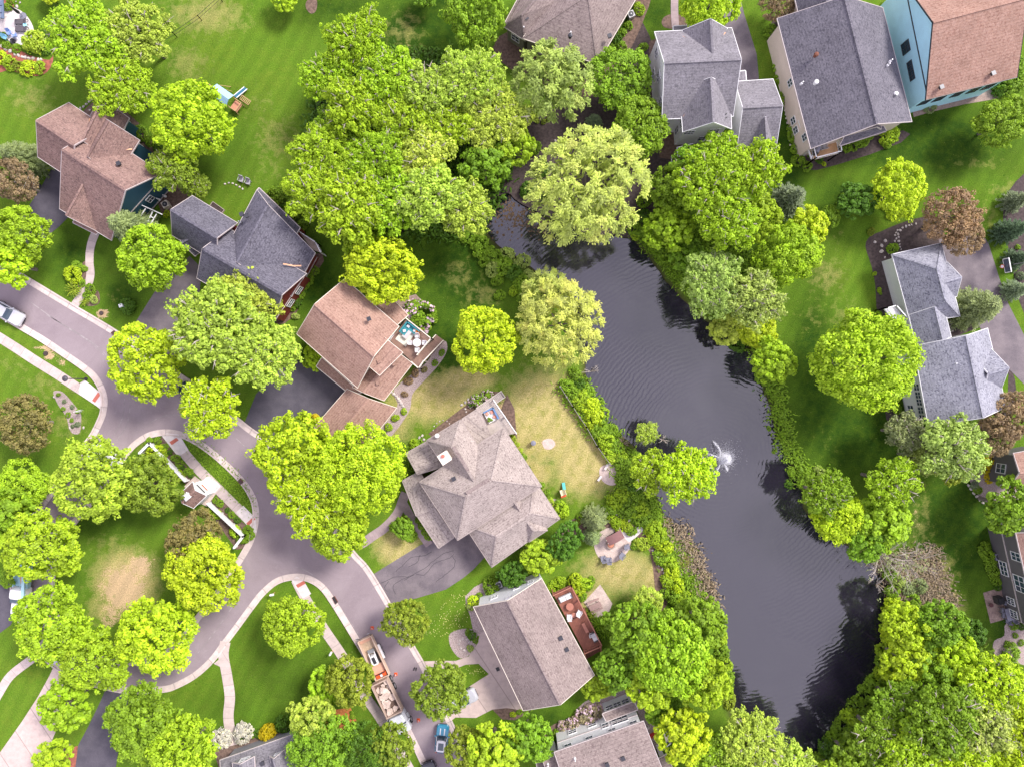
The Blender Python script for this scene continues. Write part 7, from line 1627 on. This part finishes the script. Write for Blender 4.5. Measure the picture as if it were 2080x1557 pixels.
# grey utility trailer with a blue hose at the west driveway
t = empty('utility_trailer', W(123, 1327, .02), R(35), 'grey flat trailer with a dark blue hose between the trees of the west driveway', 'trailer'); box_part(t, 'bed', GRYP, [((0, 0, .55), (2.2, 1.4, .12))]); b_ = MB(); b_.tube([Vector((1.0+.25*math.cos(a*1.3), -.6+a*.3, .75+.05*math.sin(a*3))) for a in np.linspace(0, 4.4, 18)], .10, 8); b_.build('hose', DBL, t)
for sy in (-1, 1): wheel(t, 0, sy*.78, .3, .18)
# pale blue truck under the tree
LBT = plain('pale_blue_truck_paint', (.42, .66, .74), .4, 0, .3); t = empty('pale_blue_truck', W(55, 1196, .014), R(-97), 'pale blue and white truck standing between the two bright trees at the left', 'truck')
loft([(.45, 1.0, 3.2, .95, .3), (1.3, 1.0, 3.2, .97, .35), (1.45, 1.1, 3.0, .85, .35)]).build('bonnet', MT['white'], t); loft([(.45, -.6, 1.2, .97, .2), (1.5, -.6, 1.2, .97, .2), (2.1, -.5, .7, .85, .25)]).build('cab', MT['white'], t)
MB().box((1.02, 0, 1.75), (.4, 1.5, .5)).build('windscreen', MT['glass'], t); b_ = MB(); b_.box((-2.3, 0, .9), (3.3, 2.0, .12)); 
for sy in (-1, 1): b_.box((-2.3, sy*.97, 1.25), (3.3, .1, .6))
b_.build('cargo_bed', LBT, t); b_ = MB(); b_.beam((-3.8, .55, 1.9), (.9, .95, 2.0), .38, .3); b_.build('boom', LBT, t); b_ = MB(); b_.beam((-2.5, -.3, 1.1), (-1.2, .1, 1.2), .4, .2); b_.build('cargo', MT['wood'], t)
for x in (-2.7, 2.2):
    for sy in (-1, 1): wheel(t, x, sy*.95, .45, .28)
# dump truck loaded with broken slabs
t = empty('dump_truck', W(800, 1420, .014), R(-64), 'white cab dump truck loaded with pale broken slabs parked at the kerb', 'dump truck'); WT = plain('white_truck_paint', (.70, .71, .76), .35, .05, .4); BEDM = plain('weathered_beige_steel', (.45, .33, .27), .8)
b_ = MB(); b_.box((-1.3, 0, 1.25), (4.4, 2.1, .12)); 
for sy in (-1, 1): b_.box((-1.3, sy*1.1, 1.75), (4.6, .14, 1.1))
b_.box((-3.6, 0, 1.75), (.16, 2.2, 1.1)); b_.box((1.0, 0, 1.85), (.16, 2.3, 1.3)); b_.box((-1.3, 0, .85), (4.6, .9, .35)); b_.build('dump_body', BEDM, t)
SLAB = mat('broken_concrete', (.66, .52, .44), (.48, .38, .33), 2, .9, 9); b_ = MB(); rr_ = random.Random(8)
for k in range(30):
    x = -3.2+3.9*rr_.random(); y = -.8+1.6*rr_.random(); a = rr_.random()*3; n_ = 5; rad = .22+.42*rr_.random()**1.5; z = 1.75+.45*rr_.random(); tx, ty = rr_.uniform(-.25, .25), rr_.uniform(-.25, .25)
    P = [(x+rad*(.7+.5*rr_.random())*math.cos(a+j*6.283/n_), y+rad*(.7+.5*rr_.random())*math.sin(a+j*6.283/n_)) for j in range(n_)]; P = [(q[0], max(-.98, min(.98, q[1]))) for q in P]; i = len(b_.v)
    b_.v += [(q[0], q[1], z+(q[0]-x)*tx+(q[1]-y)*ty-.12) for q in P]+[(q[0], q[1], z+(q[0]-x)*tx+(q[1]-y)*ty) for q in P]
    for j in range(n_): c = (j+1) % n_; b_.f.append((i+j, i+c, i+n_+c, i+n_+j)); b_.m.append(0)
    b_.f.append(tuple(i+n_+j for j in range(n_))); b_.m.append(0)
b_.build('slab_load', SLAB, t); MB().box((-1.3, 0, 1.45), (4.3, 2.0, .3)).build('rubble_fill', MT['mulch'], t)
loft([(.7, 1.25, 2.75, 1.08, .2), (1.7, 1.25, 2.75, 1.10, .22), (2.45, 1.32, 2.45, .98, .3), (2.55, 1.4, 2.3, .85, .3)]).build('cab', WT, t); MB().box((2.62, 0, 2.0), (.16, 1.75, .55)).build('windscreen', MT['glass'], t)
loft([(.7, 2.6, 4.1, .98, .3), (1.45, 2.6, 4.1, .98, .42), (1.68, 2.65, 3.95, .8, .45)]).build('bonnet', WT, t)
for sy in (-1, 1):
    MB().box((2.1, sy*1.35, 1.5), (.7, .35, .12)).build('step_plate', MT['steel'], t); MB().box((2.55, sy*1.38, 1.95), (.1, .26, .5)).build('wing_mirror', WT, t); MB().box((3.98, sy*.72, 1.1), (.2, .3, .2)).build('headlight', MT['white'], t); MB().tube([(1.15, sy*.95, .8), (1.15, sy*.95, 2.9)], .08, 8).build('exhaust_stack', MT['steel'], t)
    for x in (-2.9, -1.8, 3.2): wheel(t, x, sy*1.02, .48, .3)
# open trailer with a small machine
t = empty('equipment_trailer', W(764, 1331, .014), R(-65), 'long open trailer with wooden sides and a small white machine parked at the kerb', 'trailer')
b_ = MB(); b_.box((-.2, 0, .62), (5.6, 1.9, .1)); b_.build('trailer_bed', planks('pale_trailer_boards', (.60, .45, .30), (.50, .37, .26), R(-65)), t); b_ = MB()
for sy in (-1, 1): b_.box((-.2, sy*.97, 1.0), (5.7, .08, .75)); b_.beam((-3.05, sy*.97, 1.4), (2.65, sy*.97, 1.4), .12, .08)
b_.box((-3.05, 0, 1.0), (.08, 1.95, .75)); b_.box((2.65, 0, 1.0), (.1, 1.95, .75)); b_.build('side_boards', plain('light_timber', (.60, .44, .34), .7), t)
b_ = MB(); b_.box((-2.75, 0, .8), (.5, 1.8, .3)); b_.box((1.6, 0, .78), (1.6, 1.8, .22)); b_.build('wood_stack', plain('salmon_timber', (.60, .34, .24), .8), t)
for sy in (-1, 1):
    b_ = MB(); b_.beam((-3.1, sy*.8, .7), (-3.6, sy*.85, 1.7), .3, .05); b_.build('loading_ramp', MT['steel'], t); b_ = MB(); b_.box((-.5, sy*1.15, .75), (2.0, .3, .08)); b_.build('mudguard', MT['white'], t)
    for x in (-1.0, 0.0): wheel(t, x, sy*1.13, .36, .22)
b_ = MB(); b_.beam((2.7, .8, .55), (3.9, 0, .5), .12, .12); b_.beam((2.7, -.8, .55), (3.9, 0, .5), .12, .12); b_.build('tow_frame', MT['white'], t)
m_ = empty('skid_steer', t.matrix_basis @ Vector((-.4, 0, .68)), R(-65), 'small white tracked machine standing in the open trailer', 'machine'); loft([(.1, -.3, 1.2, .38, .12), (.8, -.2, 1.1, .36, .15)]).build('body', MT['white'], m_); MB().box((.45, 0, .83), (.9, .42, .06)).build('engine_cover', MT['dark'], m_); MB().box((-.75, 0, .3), (.5, .9, .35)).build('bucket', MT['steel'], m_)
for sy in (-1, 1): MB().box((.4, sy*.45, .2), (1.5, .16, .38)).build('track', MT['rubber'], m_); MB().beam((.9, sy*.4, .85), (-.6, sy*.4, .45), .1, .1).build('lift_arm', MT['white'], m_)
g_ = empty('orange_machine', t.matrix_basis @ Vector((2.25, -.1, .9)), R(-65), 'red orange engine tools at the front end of the open trailer', 'tool'); box_part(g_, 'engine', MT['orange'], [((0, .5, .1), (.5, .55, .4)), ((.05, -.45, .1), (.55, .5, .35))]); box_part(g_, 'handle', MT['black'], [((-.2, 0, .35), (.12, 1.4, .08))]); box_part(g_, 'tank', MT['white'], [((.1, .05, .2), (.3, .3, .3))])
# covered car under the blue white thing in the yellow tree (white van roof)
t = empty('white_van', W(226, 928, .014), R(-35), 'white vehicle mostly hidden by the yellow lime tree on the side street', 'van'); loft([(.35, -2.2, 2.2, .92, .3), (1.2, -2.3, 2.3, .98, .3), (1.9, -2.2, 1.2, .9, .3), (2.0, -2.1, 1.0, .8, .3)]).build('body', MT['white'], t); MB().box((1.45, 0, 1.45), (.5, 1.5, .4)).build('windscreen', MT['glass'], t)
for x in (-1.4, 1.4):
    for sy in (-1, 1): wheel(t, x, sy*.9, .35, .22)
# mailboxes, small posts
def mailbox(px, py, rz, label, m):
    t = empty('mailbox', W(px, py), rz, label, 'mailbox', 'kerbside mailboxes'); MB().beam((0, 0, 0), (0, 0, 1.05), .1, .1).build('post', MT['wood'], t); loft([(1.05, -.28, .28, .14, .05), (1.22, -.28, .28, .14, .08), (1.3, -.27, .27, .07, .06)]).build('box', m, t)
mailbox(163, 1456, R(20), 'white mailbox beside the dark driveway at the bottom left', MT['white']); mailbox(676, 1320, R(60), 'white mailbox left of the south pavement', MT['white']); mailbox(558, 1202, R(10), 'small white post box on the striped mown lawn', MT['white'])
t = empty('utility_cabinet', W(252, 622), R(20), 'small pale green utility cabinet inside the round lawn shrub ring', 'utility box'); loft([(0, -.3, .3, .25, .06), (.75, -.3, .3, .25, .06), (.82, -.26, .26, .2, .06)]).build('cabinet', plain('pale_green_metal', (.55, .66, .58), .5), t); box_part(t, 'lid', MT['white'], [((0, 0, .85), (.5, .4, .04))])
t = empty('real_estate_sign', W(165, 835), R(10), 'slim white sign post at the edge of the long flower bed', 'sign'); MB().beam((0, 0, 0), (0, 0, 1.6), .08, .08).beam((0, 0, 1.55), (.95, .1, 1.55), .06, .06).build('post', MT['white'], t); MB().box((.55, .06, 1.2), (.7, .03, .5), R(6)).build('sign_panel', MT['white'], t)
def kayak(): pass
t = empty('red_canoe', W(1326, 1492), R(28), 'red boat lying in the bed right of the white walled house', 'canoe'); b_ = MB()
for k in range(10):
    a, c = k/10, (k+1)/10; wa, wc = .38*math.sin(math.pi*(a*.96+.02)), .38*math.sin(math.pi*(c*.96+.02)); xa, xc = -1.3+2.6*a, -1.3+2.6*c
    b_.quad((xa, -wa, 0), (xc, -wc, 0), (xc, 0, .38), (xa, 0, .38)); b_.quad((xa, wa, 0), (xc, wc, 0), (xc, 0, .38), (xa, 0, .38))
b_.build('hull', plain('red_paint', (.6, .02, .02), .3, 0, .5), t); box_part(t, 'keel', MT['tactile'], [((0, 0, .39), (2.4, .04, .04))])
# trampoline style tub at porch
t = empty('hot_tub', W(2024, 1105, .14), R(15), 'dark tub with teal lid in the screened porch at the right edge', 'tub'); MB().lathe((0, 0, 0), [(.5, 0), (.55, .5)], 14).build('shell', DK, t); MB().lathe((0, 0, .5), [(.4, 0), (.35, .04)], 14).build('lid', plain('dark_teal', (.02, .14, .13), .5), t)
# tree mulch rings with stakes, tree stump
t = tag(MB().lathe(tuple(W(93, 718)), [(.34, 0), (.3, .12), (.22, .16)], 12).build('tree_stump', MT['mulch_dark']), 'dark round stump in the bare soil of the kerb strip', 'stump')
t = tag(MB().lathe(tuple(W(206, 636)), [(.3, 0), (.26, .14), (.2, .16)], 12).build('tree_stump', MT['mulch_dark']), 'cut stump with sawdust beside the curved path end', 'stump')
# raised bed
t = empty('raised_bed', W(442, 424), R(-36), 'wooden raised bed on the lawn behind the slate roof house', 'planter'); b_ = MB()
for sy in (-1, 1): b_.box((0, sy*.4, .15), (1.9, .06, .3)); b_.box((sy*.95, 0, .15), (.06, .86, .3))
b_.build('frame', plain('grey_wood', (.42, .36, .33), .8), t); MB().box((0, 0, .12), (1.85, .78, .2)).build('soil', MT['mulch_dark'], t)
# stepping stones
for k, (x, y, s_) in enumerate(((1931, 656, 5), (1932, 664, 4), (1933, 671, 5), (1944, 660, 3))): q = MB().box(tuple(W(x, y, .05)), (s_/11, s_/11, .06), .2); tag(q.build('stepping_stone', MT['stone']), ORD[k]+' stepping stone from the top in the dark court bed of the east house', 'stepping stone', 'court stepping stones')
q = MB().box(tuple(W(1011, 1358, .05)), (.45, .5, .06), .4); tag(q.build('door_mat', MT['black']), 'black mat on the pale driveway beside the deck house', 'mat')
# ------------------------------------------------------------------ fountain
t = empty('fountain', (FT.x, FT.y, WATER_Z), 0, 'white fountain jet spraying in the middle of the pond', 'fountain')
MB().lathe((0, 0, -.05), [(.5, 0), (.55, .12), (.4, .2), (.1, .3)], 16).build('float', MT['dark'], t)
m, tt, b = newmat('water_spray'); b.inputs['Base Color'].default_value = (.9, .9, .95, 1); b.inputs['Roughness'].default_value = .5; b.inputs['Alpha'].default_value = .38
r = np.random.RandomState(4)
def drops(name, P, s_): 
    me = quads_mesh(name, P, r.normal(size=P.shape), s_, r.rand(len(P), 2), [m], 1.0); o = link(bpy.data.objects.new(name, me)); o.parent = t; o['kind'] = 'stuff'; return o
n_ = 9000; a = r.rand(n_)*6.283; q = np.abs(r.normal(size=n_))*.62; P = np.stack([np.cos(a)*q+.45, np.sin(a)*q*.9+.05, np.clip(1.9-q*1.0+r.normal(size=n_)*.35, .05, 2.6)], 1); drops('spray', P, .05+.06*r.rand(n_))
n_ = 1500; P = np.stack([r.normal(size=n_)*1.0+.6, r.normal(size=n_)*1.0+.2, .1+np.abs(r.normal(size=n_))*.4], 1); drops('mist', P, .04+.05*r.rand(n_))
for ex_, ey_, n_ in ((-.75, 2.2, 520), (-1.8, .7, 300), (-1.1, -2.2, 520), (1.1, -1.6, 380)):
    s_ = r.rand(n_); cx_ = ex_*s_ + (.25*math.copysign(1, ex_))*np.sin(s_*3.1)*-.6; cy_ = ey_*s_; P = np.stack([cx_, cy_, 1.5*np.sin(s_*3.0)*.8+.1], 1)+r.normal(size=(n_, 3))*(.03+.07*s_[:, None]**2); drops('water_arc', P, .09+.07*r.rand(n_))
    n2 = 60; P = np.stack([ex_+r.normal(size=n2)*.14, ey_+r.normal(size=n2)*.18, .05+np.abs(r.normal(size=n2))*.08], 1); drops('splash', P, .04+.05*r.rand(n2))
# marsh litter and lily scum floating at the north end
q = MB(); rr_ = random.Random(5)
for k in range(330):
    x, y = rr_.gauss(1040, 22), rr_.gauss(432, 20)
    if k % 3 == 0: x, y = rr_.gauss(1090, 26), rr_.gauss(455, 12)
    p = W(x, y, WATER_Z); s_ = .05+.16*rr_.random(); a = rr_.random()*6.28; n_ = 5; i = len(q.v)
    if sdist(np.array([p.x]), np.array([p.y]), PX)[0] < 0: continue
    q.v += [(p.x+s_*(.6+.8*rr_.random())*math.cos(a+j*1.256), p.y+s_*(.6+.8*rr_.random())*math.sin(a+j*1.256), WATER_Z+.012+.02*rr_.random()) for j in range(n_)]; q.f.append(tuple(range(i, i+n_))); q.m.append(0)
o = q.build('floating_litter', blobw); o['kind'] = 'stuff'
# dead branches hanging over the water
def deadwood(px, py, z, rp, label, seed):
    t = empty('fallen_branch', W(px, py, 0), 0, label, 'branch', 'bare branches over the water'); r_ = random.Random(seed); b_ = MB(); R_ = rp/15
    for k in range(7):
        a = r_.random()*6.28; e = Vector((math.cos(a)*R_*(.5+.5*r_.random()), math.sin(a)*R_*(.5+.5*r_.random()), z*(.7+.6*r_.random()))); b_.tube([(0, 0, 0), e*.5+Vector((0, 0, .3)), e], [.06, .035, .01], 4)
        for j in range(6): s_ = .3+.7*r_.random(); f_ = e*s_; b_.tube([f_, f_+Vector((r_.uniform(-.6, .6), r_.uniform(-.6, .6), r_.uniform(0, .4)))*R_*.4], [.02, .006], 3)
    b_.build('twigs', BARKP, t)
deadwood(1200, 755, 1.2, 22, 'bare pinkish branch over the water below the leaning willow', 1); deadwood(1345, 892, .8, 14, 'bare twigs at the tip of the thin leaning tree', 2); deadwood(1780, 1185, .9, 16, 'bare branch dipping in the water at the south east bank', 3); deadwood(1415, 620, 2.5, 24, 'bare grey branches inside the pale tree of the east bank', 4)
